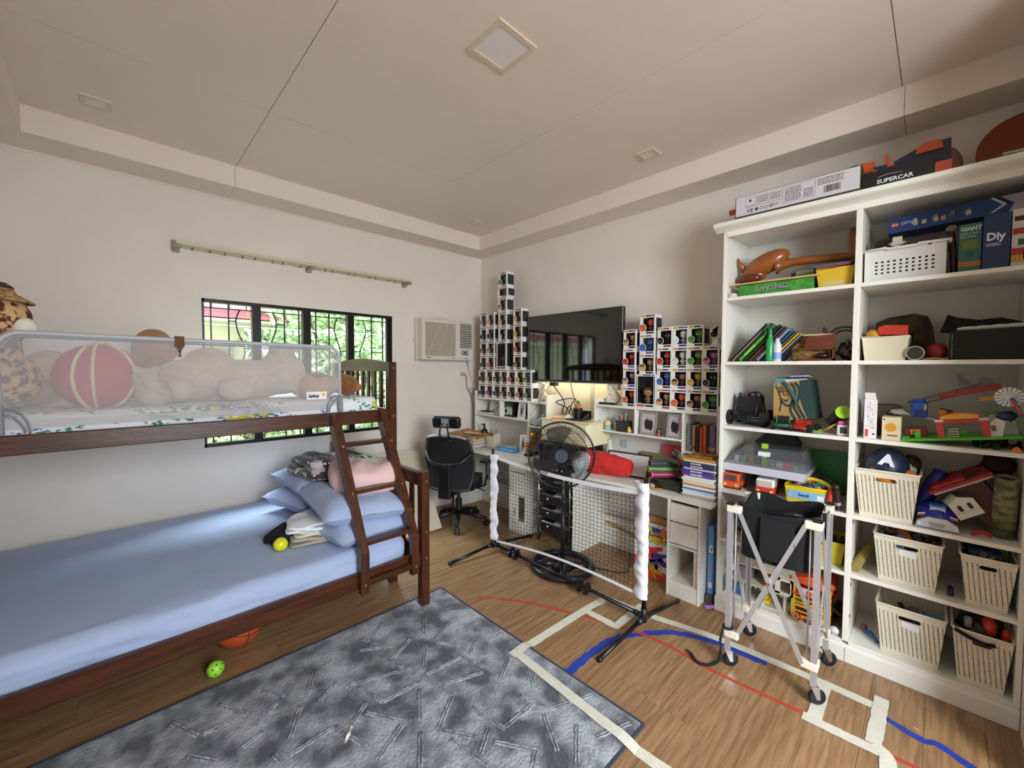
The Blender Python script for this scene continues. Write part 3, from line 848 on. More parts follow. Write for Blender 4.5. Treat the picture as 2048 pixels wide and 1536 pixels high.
tc_ = N_.new('ShaderNodeTexCoord'); vo = N_.new('ShaderNodeTexVoronoi'); vo.inputs['Scale'].default_value = 30; vo.inputs['Randomness'].default_value = 0.15
L_.new(tc_.outputs['Object'], vo.inputs['Vector'])
th = N_.new('ShaderNodeMath'); th.operation = 'LESS_THAN'; th.inputs[1].default_value = 0.31; L_.new(vo.outputs['Distance'], th.inputs[0])
n3 = N_.new('ShaderNodeTexNoise'); n3.inputs['Scale'].default_value = 9; L_.new(tc_.outputs['Object'], n3.inputs['Vector'])
r3 = N_.new('ShaderNodeValToRGB'); r3.color_ramp.elements[0].position = 0.57; r3.color_ramp.elements[1].position = 0.62; r3.color_ramp.elements[0].color = (*lin('43363a'), 1); r3.color_ramp.elements[1].color = (*lin('d9cfcc'), 1)
L_.new(n3.outputs['Fac'], r3.inputs[0])
mx_ = N_.new('ShaderNodeMixRGB'); mx_.inputs[2].default_value = (*lin('e3dbd8'), 1); L_.new(r3.outputs[0], mx_.inputs[1]); L_.new(th.outputs[0], mx_.inputs[0])
L_.new(mx_.outputs[0], N_['Principled BSDF'].inputs['Base Color'])
def drape(name, c, sx, sy, th, rz, mat, label, cat, seed, ry=0, rx=0, layers=3, ruff=0.02, group=None):
    """folded cloth: soft rounded layers with a rumpled surface"""
    b = B(); b.T = at(c, rz, rx, ry)
    for l in range(layers):
        z0 = th * l / layers; z1 = th * (l + 1.15) / layers
        kx = 1 - 0.06 * l + 0.03 * sin(l * 2 + seed); ky = 1 - 0.05 * l
        def fn(u, v, l=l, z0=z0, z1=z1, kx=kx, ky=ky):
            a = 2 * pi * u; t = pi * v
            e = 0.45
            f = lambda q, p: math.copysign(abs(q) ** p, q)
            x = f(cos(a), e) * f(sin(t), e) * sx / 2 * kx; y = f(sin(a), e) * f(sin(t), e) * sy / 2 * ky
            z = (z0 + z1) / 2 + f(cos(t), 0.7) * (z1 - z0) / 2
            w_ = ruff * noise.noise(Vector((x * 9 + seed, y * 9 - seed, l * 3.1)))
            return (x + w_ * 0.6, y + w_ * 0.6, z + w_ * (1 if z > z0 + 0.2 * (z1 - z0) else 0.2))
        b.grid(fn, 36, 14, closed_u=True)
    return one(name, b, mat, label, cat, group)
drape('blanket', (1.12, 3.04, 0.715), 0.50, 0.46, 0.14, 12, DOT, 'dark brown dotted blanket folded on the rear pillows', 'blanket', 1.0, ry=8, layers=2, ruff=0.035)
PINK = M('pink_blanket', 'efc8c4', 0.95, var=0.08, vscale=7, bump=0.2, bscale=150, sheen=0.4)
drape('blanket', (1.17, 2.62, 0.70), 0.42, 0.46, 0.16, -12, PINK, 'pale pink blanket bundled on the front pillows behind the ladder', 'blanket', 3.0, ry=4, layers=1, ruff=0.06)
drape('folded_shorts', (0.87, 2.58, 0.47), 0.32, 0.20, 0.04, -14, M('beige_cloth', 'b8a899', 0.9, bump=0.2, bscale=200), 'folded beige shorts at the bottom of the clothes pile on the blue sheet', 'clothes', 5.0, layers=2, ruff=0.012)
drape('folded_shirt', (0.88, 2.59, 0.512), 0.29, 0.18, 0.03, -10, M('cream_cloth', 'ddd6c4', 0.9), 'cream folded shirt in the middle of the clothes pile', 'clothes', 6.0, layers=2, ruff=0.012)
drape('folded_shirt', (0.86, 2.62, 0.54), 0.30, 0.26, 0.05, -16, M('white_cloth', 'f1f0f4', 0.9), 'white crumpled shirt on top of the clothes pile', 'clothes', 7.0, layers=2, ruff=0.03)
drape('black_garment', (0.715, 2.70, 0.47), 0.18, 0.16, 0.06, 20, FABK, 'black crumpled garment behind the yellow ball', 'clothes', 8.0, layers=1, ruff=0.03)
def holeball(name, c, r, col, label, dark, n=26):
    t = thing(name, label, 'ball', (c[0], c[1], c[2] - r))
    B().sph(c, r, 24, 16).build('ball_shell', M('ball_' + col, col, 0.4), t)
    h = B()
    for i in range(n):
        z = 1 - 2 * (i + 0.5) / n; a = i * 2.39996
        d = Vector((math.sqrt(1 - z * z) * cos(a), math.sqrt(1 - z * z) * sin(a), z))
        h.cyl(Vector(c) + d * (r - 0.0015), Vector(c) + d * (r + 0.0006), r * 0.11, n=8)
    h.build('hole', flat(dark, 0.7), t)['kind'] = 'stuff'
holeball('pickleball', (0.655, 2.545, 0.507), 0.037, 'e8ea1e', 'bright yellow perforated ball on the blue sheet beside the folded clothes', 'b5b41a')
holeball('pickleball', (0.325, 2.40, 0.037), 0.037, '9fe23a', 'lime green perforated ball on the rug edge under the bed', '2f5a1e')
t = thing('basketball', 'orange basketball on the floor under the lower bunk', 'ball', (0.46, 2.60, 0))
B().sph((0.46, 2.60, 0.12), 0.12, 28, 18).build('ball_skin', M('basketball_orange', 'c4532a', 0.6, bump=0.3, bscale=400), t)
b = B()
for ax in ((1, 0.2, 0), (0.1, 1, 0.3), (0.3, -0.2, 1)):
    b.torus((0.46, 2.60, 0.12), 0.1202, 0.0022, ax, 40, 5)
b.build('seam', flat('231410', 0.7), t)['kind'] = 'stuff'

# leaning foam board behind the bed end
b = B(); q = [Vector(p) for p in ((1.47, 3.22, 0.0), (2.17, 3.20, 0.0), (2.20, 3.66, 0.66), (1.50, 3.68, 0.68))]
nn = (q[1] - q[0]).cross(q[3] - q[0]).normalized()
fr = [p for p in q] + [p - nn * -0.03 for p in q]
b.add(fr, [(0, 1, 2, 3), (7, 6, 5, 4), (0, 4, 5, 1), (1, 5, 6, 2), (2, 6, 7, 3), (3, 7, 4, 0)])
one('foam_board', b, M('board_beige', 'cfc5ae', 0.9, var=0.05, vscale=20, bump=0.1, bscale=300), 'beige padded board leaning on the wall between bed and office chair', 'board')

# ================================================================ office chair
ch = thing('office_chair', 'black mesh office chair with headrest at the left desk', 'office chair', (2.38, 3.2, 0))
d = Vector((0.85, 0.5, 0)).normalized(); ang = math.degrees(math.atan2(d.y, d.x))
CT = at((2.38, 3.2, 0), ang)   # local: +x forward, +y left
def cb():
    b = B(); b.T = CT; return b
for k in range(5):
    a = radians(k * 72 + 128 - 0)
    e = Vector((cos(a) * 0.28, sin(a) * 0.28, 0.062))
    b = cb(); b.tube([(0, 0, 0.12), (e.x * 0.5, e.y * 0.5, 0.1), (e.x, e.y, 0.072)], [0.026, 0.022, 0.017], 8)
    lg = b.build('base_leg', BLACK, ch)
    b = cb(); s_ = Vector((-sin(a), cos(a), 0)) * 0.016
    for sg2 in (-1, 1):
        b.cyl(e + s_ * sg2 * 0.45 + Vector((0, 0, -0.034)), e + s_ * sg2 * 1.5 + Vector((0, 0, -0.034)), 0.028, n=14)
    b.build('caster', BLACK, lg)
b = cb(); b.cyl((0, 0, 0.10), (0, 0, 0.24), 0.032); b.cyl((0, 0, 0.24), (0, 0, 0.36), 0.018); b.build('gas_column', BLACK, ch)
b = cb(); b.box(-0.12, -0.08, 0.34, 0.1, 0.08, 0.37); b.tube([(0, -0.08, 0.355), (0.02, -0.2, 0.35), (0.02, -0.26, 0.33)], 0.006, 6); b.build('tilt_mechanism', BLACK, ch)
b = cb(); b.rbox(-0.20, -0.23, 0.375, 0.24, 0.23, 0.455, 0.035, 3); b.build('seat', FABK, ch)
# backrest: gently curved mesh in a plastic frame, leaning back
def bx(z): return -0.235 - 0.10 * (z - 0.45) + 0.05 * sin((z - 0.4) * 6)
MESHB = M('chair_mesh', '131315', 0.8, bump=0.2, bscale=500)
def prof(z):
    t = (z - 0.40) / 0.48
    return 0.235 * (0.72 + 0.55 * sin(pi * min(1, t * 0.75 + 0.13)) * 0.5)
zs = [0.40 + 0.48 * k / 12 for k in range(13)]
b = cb()
def fn(u, v):
    z = 0.40 + 0.48 * v; y = (u * 2 - 1) * prof(z)
    return (bx(z) - 0.035 * (1 - (u * 2 - 1) ** 2), y, z)
b.grid(fn, 12, 12); 
b.grid(lambda u, v: (fn(u, v)[0] + 0.012, fn(u, v)[1], fn(u, v)[2]), 12, 12)
b.build('backrest_mesh', MESHB, ch)
fr_ = [(bx(z), prof(z), z) for z in zs] + [(bx(0.88) - 0.02, y, 0.888) for y in (0.12, 0, -0.12)] + [(bx(z), -prof(z), z) for z in reversed(zs)] + [(bx(0.4) - 0.02, y, 0.392) for y in (-0.12, 0, 0.12)]
b = cb(); b.tube(fr_, 0.014, 8, closed=True); b.build('backrest_frame', M('chair_frame', '3a3b3e', 0.4), ch)
b = cb(); b.tube(crv([(bx(0.88) - 0.01, 0.19, 0.872), (bx(0.88) - 0.03, 0.08, 0.895), (bx(0.88) - 0.03, -0.08, 0.895), (bx(0.88) - 0.01, -0.19, 0.872)], 4), 0.013, 8); b.build('backrest_top_rim', M('chair_rim', '9a9a9c', 0.35), ch)
b = cb(); b.tube(crv([(bx(0.72) - 0.01, prof(0.72), 0.74), (-0.31, 0.14, 0.66), (-0.325, 0, 0.635), (-0.31, -0.14, 0.66), (bx(0.72) - 0.01, -prof(0.72), 0.74)], 5), 0.015, 8)
b.rbox(-0.34, -0.06, 0.33, -0.30, 0.06, 0.645, 0.015, 2); b.box(-0.32, -0.05, 0.335, -0.1, 0.05, 0.36); b.build('lumbar_spine', BLACK, ch)
b = cb(); b.cyl((-0.34, 0, 0.60), (-0.365, 0, 0.60), 0.028, n=16); b.cyl((-0.345, 0, 0.625), (-0.36, 0, 0.625), 0.016, n=10, mat=CHROME); b.build('lumbar_knob', BLACK, ch)
b = cb()
for y in (-0.03, 0.03):
    b.tube(crv([(bx(0.86) - 0.03, y, 0.84), (bx(0.86) - 0.07, y * 1.4, 0.91), (bx(0.86) - 0.075, y, 0.98), (bx(0.86) - 0.03, y * 0.6, 1.02)], 5), 0.008, 6)
b.tube([(bx(0.86) - 0.03, -0.05, 0.85), (bx(0.86) - 0.03, 0.05, 0.85)], 0.012, 6); b.build('headrest_arm', BLACK, ch)
b = cb(); b.T = CT @ at((bx(0.9) - 0.0, 0, 1.015), 0, 0, -8)
b.rbox(-0.035, -0.135, -0.055, 0.03, 0.135, 0.055, 0.028, 3); b.box(-0.04, -0.035, -0.035, -0.03, 0.035, 0.04, M('chair_clip', '8d8f92', 0.3)); b.build('headrest', M('headrest_vinyl', '1a1a1c', 0.3), ch)
for sy in (-1, 1):
    b = cb(); b.tube([(-0.02, sy * 0.2, 0.37), (-0.02, sy * 0.275, 0.40), (-0.01, sy * 0.285, 0.62)], 0.014, 8); b.box(-0.03, sy * 0.275 - 0.004, 0.42, 0.012, sy * 0.275 + 0.02, 0.56, ALU)
    ar = b.build('armrest_post', BLACK, ch)
    b = cb(); b.rbox(-0.10, sy * 0.285 - 0.04, 0.62, 0.14, sy * 0.285 + 0.04, 0.65, 0.013, 2); b.build('armrest_pad', BLACK, ar)
# ================================================================ desks along the TV wall
def desk(y0, y1, label, top_y0, top_y1, left):
    """y0 = right end (pedestal side), y1 = left end"""
    t = thing('study_desk', label, 'desk', ((2.85), (y0 + y1) / 2, 0))
    def bx_(name, *a, mat=WHITE, par=None, r=0.002):
        return B().rbox(*a, r, 1).build(name, mat, par or t)
    # worktop with a shallow bowed front
    pts = [(3.108, top_y0), (3.108, top_y1)]
    n = 14
    for k in range(n + 1):
        f = k / n
        pts.append((2.605 + 0.035 * sin(pi * f) ** 2 * (0.4 if left else 1), top_y1 + (top_y0 - top_y1) * f))
    B().prism(pts, 'z', 0.643, 0.665).build('worktop', WHITE, t)
    pw_ = 0.215
    ped = t
    for y in (y0, y0 + pw_ - 0.014): bx_('pedestal_side', 2.62, y, 0, 3.10, y + 0.014, 0.643)
    bx_('pedestal_back', 3.09, y0 + 0.014, 0, 3.10, y0 + pw_ - 0.014, 0.643)
    bx_('pedestal_plinth', 2.625, y0 + 0.014, 0, 2.64, y0 + pw_ - 0.014, 0.086)
    bx_('pedestal_shelf', 2.625, y0 + 0.014, 0.086, 3.09, y0 + pw_ - 0.014, 0.10)
    bx_('pedestal_divider', 2.625, y0 + 0.014, 0.335, 3.09, y0 + pw_ - 0.014, 0.35)
    if not left:
        for za, zb in ((0.507, 0.618), (0.362, 0.494)):
            d_ = bx_('drawer', 2.628, y0 + 0.018, za, 2.66, y0 + pw_ - 0.018, zb)
            bx_('drawer_lip', 2.616, y0 + 0.018, za - 0.0, 2.63, y0 + pw_ - 0.018, za + 0.022, par=d_)
        bx_('sliding_door', 2.64, y0 + 0.018, 0.10, 2.655, y0 + 0.045, 0.335)
        b = B()
        for z in (0.58, 0.44, 0.40, 0.56, 0.30, 0.27, 0.24, 0.04):
            b.cyl((2.70 if z in (0.58, 0.44) else 2.66, y0 - 0.0005, z), (2.70 if z in (0.58, 0.44) else 2.66, y0 + 0.002, z), 0.003, n=6)
        b.build('peg_hole', flat('2d2b28', 0.8), t)['kind'] = 'stuff'
    else:
        bx_('drawer', 2.618, y0 + 0.018, 0.56, 2.64, y0 + pw_ - 0.018, 0.62)
        dr = bx_('pedestal_door', 2.616, y0 + 0.018, 0.352, 2.634, y0 + pw_ - 0.018, 0.55)
        bx_('pedestal_door', 2.616, y0 + 0.10, 0.10, 2.634, y0 + pw_ - 0.018, 0.335)
        B().tube([(2.60, y0 + 0.11, 0.17), (2.592, y0 + 0.11, 0.19), (2.592, y0 + 0.11, 0.22), (2.60, y0 + 0.11, 0.24)], 0.004, 6).build('door_handle', CHROME, dr)
    bx_('end_panel', 2.62, y1 - 0.016, 0, 3.10, y1, 0.643)
    bx_('modesty_panel', 3.0, y0 + pw_, 0.0, 3.015, y1 - 0.016, 0.25)
    # hutch
    hx = 2.90
    bx_('hutch_side', hx, y0, 0.665, 3.108, y0 + 0.016, 1.25)
    bx_('hutch_side', hx, y1 - 0.016, 0.665, 3.108, y1, 1.25)
    bx_('hutch_back', 3.098, y0 + 0.016, 0.665, 3.108, y1 - 0.016, 1.24)
    bx_('hutch_top_shelf', hx, y0 + 0.016, 1.186, 3.098, y1 - 0.016, 1.205) if not left else bx_('hutch_top_shelf', hx, y0 + 0.016, 1.163, 3.098, y1 - 0.016, 1.182)
    zt = 1.163 if left else 1.186
    cw = 0.252
    bx_('hutch_divider', hx, y0 + cw - 0.016, 0.665, 3.098, y0 + cw, zt)
    mid = y0 + cw + (y1 - y0 - cw) * 0.49
    bx_('hutch_middle_shelf', hx, y0 + cw, 0.982, 3.098, y1 - 0.016, 0.997)
    bx_('hutch_divider', hx, mid - 0.008, 0.997, 3.098, mid + 0.008, zt)
    bx_('hutch_rail', 3.08, y0 + cw, 0.935, 3.098, y1 - 0.016, 0.982)
    zc = 0.937 if left else 0.912
    bx_('hutch_column_shelf', hx, y0 + 0.016, zc - 0.008, 3.098, y0 + cw - 0.016, zc + 0.008)
    return t
desk(1.012, 2.012, 'white study desk with hutch beside the tall bookshelf', 0.945, 2.015, False)
desk(2.532, 3.60, 'white study desk with hutch in the corner under the air conditioner', 2.53, 3.742, True)

# ---------------------------------------------------------------- television
t = thing('television', 'large black flat television mounted on the wall between the two desks', 'television', (2.98, 2.315, 1.37))
b = B(); b.rbox(2.955, 1.782, 1.378, 3.0, 2.848, 2.006, 0.005, 1); b.build('tv_case', BLACK, t)
TVS = M('tv_screen', '030303', 0.05, spec=1.0)
B().box(2.9535, 1.794, 1.396, 2.956, 2.836, 1.996).build('screen', TVS, t)
B().box(2.951, 1.785, 1.372, 2.962, 2.845, 1.379).build('bottom_trim', M('tv_trim', 'a9a8a8', 0.3, metal=0.6), t)
b = B().box(2.952, 2.29, 1.384, 2.954, 2.335, 1.39)
b.build('maker_mark', flat('a9acb0'), t)
b = B(); b.box(3.0, 2.1, 1.5, 3.03, 2.55, 1.9); b.box(3.03, 2.2, 1.6, 3.108, 2.4, 1.8); b.build('wall_bracket', BLACKM, t)
t = thing('cable_cover', 'thin grey cable channel running down the wall below the television', 'cable cover', (3.1, 2.17, 0.9))
B().box(3.094, 2.15, 0.9, 3.109, 2.18, 1.45).build('channel_body', flat('b9b7ae', 0.4), t)
def cable(pts, label, r=0.0035, col='1a1a1c', k=6):
    return one('cable', B().tube(crv(pts, k), r, 6), flat(col, 0.5), label, 'cable')
cable([(3.02, 2.52, 1.40), (3.02, 2.55, 1.34), (3.03, 2.48, 1.25), (3.03, 2.43, 1.18), (3.04, 2.46, 1.10), (3.03, 2.42, 1.04), (3.03, 2.40, 1.12), (3.03, 2.36, 1.15), (3.03, 2.33, 1.06), (3.03, 2.36, 1.0), (3.04, 2.38, 1.08), (3.03, 2.34, 1.18), (3.03, 2.30, 1.22), (3.03, 2.40, 1.22), (3.03, 2.53, 1.18), (3.04, 2.42, 1.14), (3.03, 2.38, 1.10)], 'black knotted power cable bundle dangling below the television', 0.005)
cable([(3.03, 2.36, 1.40), (3.04, 2.35, 1.30), (3.06, 2.33, 1.22), (3.08, 2.28, 1.16)], 'thin black cable end hanging behind the knotted bundle', 0.004)
cable([(3.02, 2.63, 1.40), (2.95, 2.63, 1.30), (2.90, 2.63, 1.22), (2.886, 2.64, 1.15), (2.86, 2.70, 1.06), (2.84, 2.66, 1.01)], 'thin black wire looping over the left hutch edge to the plastic bag', 0.002)
cable([(2.99, 2.55, 1.36), (2.90, 2.60, 1.25), (2.885, 2.60, 1.14), (2.87, 2.57, 1.07), (2.87, 2.58, 1.0)], 'second thin wire beside the first, over the left hutch edge', 0.002)
b = B(); b.rbox(2.985, 2.50, 1.335, 3.03, 2.58, 1.375, 0.006, 1)
one('power_adapter', b, BLACK, 'black plug adapter hanging just below the television', 'adapter')
# unseen LED strip, added behind the television to explain the warm wall glow
t = thing('added_led_strip', 'unseen warm light strip added along the lower back of the television', 'light strip', (3.02, 2.3, 1.385))
B().box(3.002, 1.9, 1.382, 3.01, 2.75, 1.390).build('strip_body', M('added_led_emit', 'fff0c8', 0.5, emit=('ffe9b0', 24)), t)

def marquee(y, z, h, label, x=3.0):
    t = thing('marquee_letter', label, 'letter', (x, y, z))
    b = B(); b.text('S', (x, y, z + 0.012), h * 1.32, (0, -1, 0), align='CENTER', depth=0.02, bold=0.012)
    b.build('letter_body', M('marquee_white', 'efe9da', 0.5), t)
    q = B()
    for dy, dz in ((0.03, 0.75), (0.0, 0.9), (-0.03, 0.72), (0.0, 0.52), (0.03, 0.3), (-0.0, 0.12), (-0.035, 0.28)):
        q.sph((x - 0.021, y - dy, z + h * dz), 0.007, 8, 6)
    q.build('bulb', flat('f8f4e6', 0.3), t)['kind'] = 'stuff'
marquee(2.70, 1.182, 0.17, 'white S shaped marquee letter on the left hutch beside the boxed figurines', 3.02)
marquee(1.885, 1.205, 0.185, 'white S shaped marquee letter on the right hutch next to the boxes', 3.0)

# ---------------------------------------------------------------- boxed figurines
ORD = ['first', 'second', 'third', 'fourth', 'fifth', 'sixth', 'seventh', 'eighth']
CART = flat('ebe8e4', 0.5)
DARKIN = flat('2b2a2c', 0.6)
FILM = glassy('box_film', 'ffffff', 0.16, rough=0.04)
def figure_box(y0, y1, z0, z1, fig, label, grp, x=2.90, dep=0.10, band='2c2c38', tall=False, back='2b2a2c', frame='ebe8e4', turn=0, halo=True):
    w_, h_ = y1 - y0, z1 - z0
    t = thing('figurine_box', label, 'boxed toy', (x + dep / 2, (y0 + y1) / 2, z0), grp)
    yc = (y0 + y1) / 2
    Tm = rot((x + dep / 2, yc, z0), 0, 0, turn) if turn else None
    def nb():
        b = B(); b.T = Tm; return b
    fr = flat(frame, 0.5)
    s = 0.10 if tall else 0.085
    zl, zh = z0 + h_ * (0.155 if not tall else 0.12), z1 - h_ * (0.165 if not tall else 0.06)
    ya, yb = y0 + w_ * s, y1 - w_ * (s * (2.4 if not tall else 1.2))
    g_ = 0.0006
    b = nb()
    b.box(x, y0 + g_, z0, x + 0.004, y1 - g_, zl); b.box(x, y0 + g_, zh, x + 0.004, y1 - g_, z1); b.box(x, y0 + g_, zl, x + 0.004, ya, zh); b.box(x, yb, zl, x + 0.004, y1 - g_, zh)
    b.box(x + dep - 0.002, y0 + g_, z0, x + dep, y1 - g_, z1, flat(back, 0.6))
    b.box(x + 0.004, y0 + g_, z1 - 0.003, x + dep, y1 - g_, z1 - 0.0005); b.box(x + 0.004, y0 + g_, z0, x + dep, y1 - g_, z0 + 0.003)
    for yy in (y0 + g_, y1 - g_ - 0.002):
        b.box(x + 0.004, yy, z0 + 0.003, x + dep - 0.002, yy + 0.002, zl); b.box(x + 0.004, yy, zh, x + dep - 0.002, yy + 0.002, z1 - 0.003)
        b.box(x + 0.004, yy, zl, x + dep * 0.14, yy + 0.002, zh); b.box(x + dep * 0.14, yy, zl, x + dep - 0.002, yy + 0.002, zh, flat(back, 0.6))
    b.build('carton', fr, t)
    nb().box(x + 0.004, ya, zl, x + 0.0046, yb, zh).build('window_film', FILM, t)
    # printing: maker block, title band, name band, portrait cut-out (generic head)
    p = nb(); e = 0.0007
    p.box(x - e, y1 - w_ * 0.34, zh + h_ * 0.045, x, y1 - w_ * 0.06, z1 - h_ * 0.035, flat('c99a2e')); p.box(x - e, y0 + w_ * 0.22, zh + h_ * 0.055, x, y1 - w_ * 0.38, z1 - h_ * 0.04, flat(band))
    p.box(x - e, y0 + w_ * 0.07, zh + h_ * 0.05, x, y0 + w_ * 0.18, z1 - h_ * 0.04, flat(fig[2]))
    p.box(x - e, y0 + w_ * 0.10, z0 + h_ * 0.035, x, y1 - w_ * (0.42 if not tall else 0.5), zl - h_ * 0.03, flat(band))
    if tall:
        p.box(x - e, y1 - w_ * 0.45, z0 + h_ * 0.03, x, y1 - w_ * 0.1, zl - h_ * 0.02, flat('c6524d'))
        for yy in (ya - w_ * 0.06, yb + w_ * 0.02): p.box(x - e, yy, zl, x, yy + w_ * 0.035, zh, flat('1c1b1e'))
    p.build('print', flat(band), t)['kind'] = 'stuff'
    if halo and not tall:
        p = nb(); cy, cz, r_ = y1 - w_ * 0.2, z0 + h_ * 0.34, w_ * 0.21
        p.prism([(cy + r_ * 1.12 * cos(a), cz + r_ * 1.2 * sin(a)) for a in [2 * pi * k / 14 for k in range(14)]], 'x', x - 0.0012, x - 0.0002, flat('f2f0ec'))
        p.prism([(cy + r_ * cos(a), cz + r_ * 1.05 * sin(a)) for a in [2 * pi * k / 14 for k in range(14)]], 'x', x - 0.0018, x - 0.0012, flat(fig[0]))
        p.prism([(cy + r_ * cos(a), cz + r_ * 1.05 * sin(a)) for a in [pi * k / 8 + 0.15 for k in range(8)]], 'x', x - 0.0024, x - 0.0018, flat(fig[3]))
        p.build('portrait_print', flat(fig[0]), t)
    f_ = nb(); cx = x + dep * 0.45; yf = (ya + yb) / 2
    zb_ = zl + 0.002
    hh = (zh - zl) if not tall else min(zh - zl, 0.13)
    f_.sph((cx, yf, zb_ + hh * 0.66), (hh * 0.23, hh * 0.29, hh * 0.25), 12, 8, flat(fig[0]))
    f_.sph((cx + 0.002, yf, zb_ + hh * 0.72), (hh * 0.235, hh * 0.30, hh * 0.235), 12, 5, flat(fig[3]))
    f_.lathe([(0.0, 0.0), (hh * 0.13, 0.0), (hh * 0.15, hh * 0.2), (hh * 0.09, hh * 0.42)], (cx, yf, zb_), 10, flat(fig[1]))
    for sy in (-1, 1):
        f_.tube([(cx, yf + sy * hh * 0.09, zb_ + hh * 0.36), (cx - 0.006, yf + sy * hh * 0.2, zb_ + hh * 0.2)], hh * 0.05, 6, flat(fig[1]))
        f_.sph((cx - hh * 0.205, yf + sy * hh * 0.12, zb_ + hh * 0.62), (hh * 0.03, hh * 0.04, hh * 0.045), 8, 5, flat(fig[2]))
    f_.build('figure', flat(fig[0]), t)
    return t
SK = 'd9a878'
FIGS = {  # face, body, accent, hair/top
    'black': ('3a3434', '1c1c20', 'd8d4cc', '17161a'), 'blond': ('dcae7c', '3a3a44', '1c1c1c', 'c99a3d'), 'brown': ('b87a50', '4a3428', '1c1c1c', '3b2417'), 'white': ('e0d8cc', 'd8d4cc', '222222', 'c9c5c0'),
    'red': ('c23a2c', 'a92a24', 'f0e6da', 'b8302a'), 'blue': ('3c63b4', '2c4a94', 'dfe6f2', '35549f'), 'green': ('5c9440', '3f7034', 'e8e6c4', '4c8236'), 'orange': ('d9622c', '7c3b20', '2a1a14', 'c9541f'),
    'tan': ('cfa06c', '8a6c4c', '1c1c1c', '6f4b2c'), 'purple': ('d9a878', '5a3a88', '1c1c1c', '6d479c'), 'grey': ('a2a09c', '6c6c70', '1e1e20', '7c7a78'), 'pink': ('d98a9c', '8a5a74', '1c1c1c', '6f3a50'), 'yellow': ('dcb13c', '5c6a3a', '1c1c1c', 'c2962a'), 'silver': ('d8d8da', '9c9ca0', '2a2a2c', 'e8e8ea')}
BANDS = ['2c2c38', '8c2f38', '3b3f7a', '2c2c38', '6b4a86', '3a3a40']
GL_, GR_ = 'boxed figurines on the left hutch', 'boxed figurines on the right hutch'
rngb = random.Random(3)
pz = 0.152; pwid = 0.115
def rowlabel(col, k, rowname, side, size='boxed'):
    return 'boxed figurine with %s figure, %s from left in %s on %s hutch' % (col, ORD[k], rowname, side)
z0_ = 1.182
for r_, (nm, cols) in enumerate((('bottom row', ['black', 'brown', 'black', 'tan', 'brown', 'orange', 'green']), ('second row', ['black', 'blond', 'brown', 'tan', 'orange', 'yellow', 'brown']))):
    for k, c_ in enumerate(cols):
        yr = 3.535 - pwid * k
        if r_ == 1 and k == 6: continue
        figure_box(yr - pwid, yr, z0_ + pz * r_, z0_ + pz * (r_ + 1), FIGS[c_], rowlabel(c_, k, nm, 'left'), GL_, band=BANDS[(k + r_) % 6], x=2.905 + 0.004 * ((k * 7) % 3))
figure_box(2.735, 2.845, z0_ + pz, z0_ + 2 * pz, FIGS['brown'], rowlabel('brown', 6, 'second row', 'left'), GL_, band=BANDS[2])
zc = z0_ + 2 * pz
for k, c_ in enumerate(['black', 'brown', 'black', 'grey']):
    figure_box(3.40, 3.505, zc + pz * k, zc + pz * (k + 1), FIGS[c_], 'boxed figurine with %s figure, %s from bottom in far left column, left hutch' % (c_, ORD[k]), GL_, band=BANDS[k])
for k, c_ in enumerate(['orange', 'tan', 'black', 'blond']):
    figure_box(3.275, 3.39, zc + pz * k, zc + pz * (k + 1), FIGS[c_], 'boxed figurine with %s figure, %s from bottom in second column, left hutch' % (c_, ORD[k]), GL_, band=BANDS[k + 1])
figure_box(3.09, 3.245, zc, zc + 0.29, FIGS['black'], 'tall black windowed figurine box in the middle of the left hutch', GL_, tall=True, back='1f2024')
zz = zc + 0.29
for k, c_ in enumerate(['white', 'blond', 'tan']):
    figure_box(3.09, 3.21, zz + pz * k, zz + pz * (k + 1), FIGS[c_], 'boxed figurine with %s figure, %s above the tall box, left hutch' % (c_, ORD[k]), GL_, band=BANDS[k + 2])
zz += pz * 3
figure_box(3.075, 3.225, zz, zz + 0.105, FIGS['grey'], 'wide boxed figurine lying sideways near the top of the left tower', GL_, band=BANDS[1], halo=False)
figure_box(3.085, 3.205, zz + 0.105, zz + 0.255, FIGS['green'], 'boxed figurine with green figure at the very top of the left tower', GL_, band=BANDS[3])
for k, c_ in enumerate(['brown', 'orange', 'yellow', 'blond']):
    figure_box(2.87, 2.985, zc + pz * k, zc + pz * (k + 1), FIGS[c_], 'boxed figurine with %s figure, %s from bottom in column beside television' % (c_, ORD[k]), GL_, band=BANDS[k])
zr = 1.205; pr = 0.150
cols_R = [((1.632, 1.742), ['orange', 'purple', 'red', 'tan'], 0), ((1.345, 1.459), ['tan', 'blue', 'red', 'black'], 1), ((1.232, 1.345), ['orange', 'brown', 'white', 'silver'], 2), ((1.126, 1.232), ['brown', 'yellow', 'green', 'green'], 3), ((1.022, 1.126), ['green', 'black', 'pink'], 4)]
for (ya, yb), lst, ci in cols_R:
    for k, c_ in enumerate(lst):
        jj = 0.012 * sin(ci * 5 + k * 3)
        figure_box(ya, yb, zr + pr * k, zr + pr * (k + 1), FIGS[c_], 'boxed figurine with %s figure, %s from bottom, %s column on right hutch' % (c_, ORD[k], ['leftmost', 'third', 'fourth', 'fifth', 'rightmost'][ci]), GR_, x=2.90 + 0.004 * (k % 2), band=BANDS[(k * 2 + ci) % 6])
figure_box(1.462, 1.629, zr, zr + 0.254, FIGS['tan'], 'tall black windowed figurine box at the base of the right hutch', GR_, tall=True, back='23242c', x=2.895)
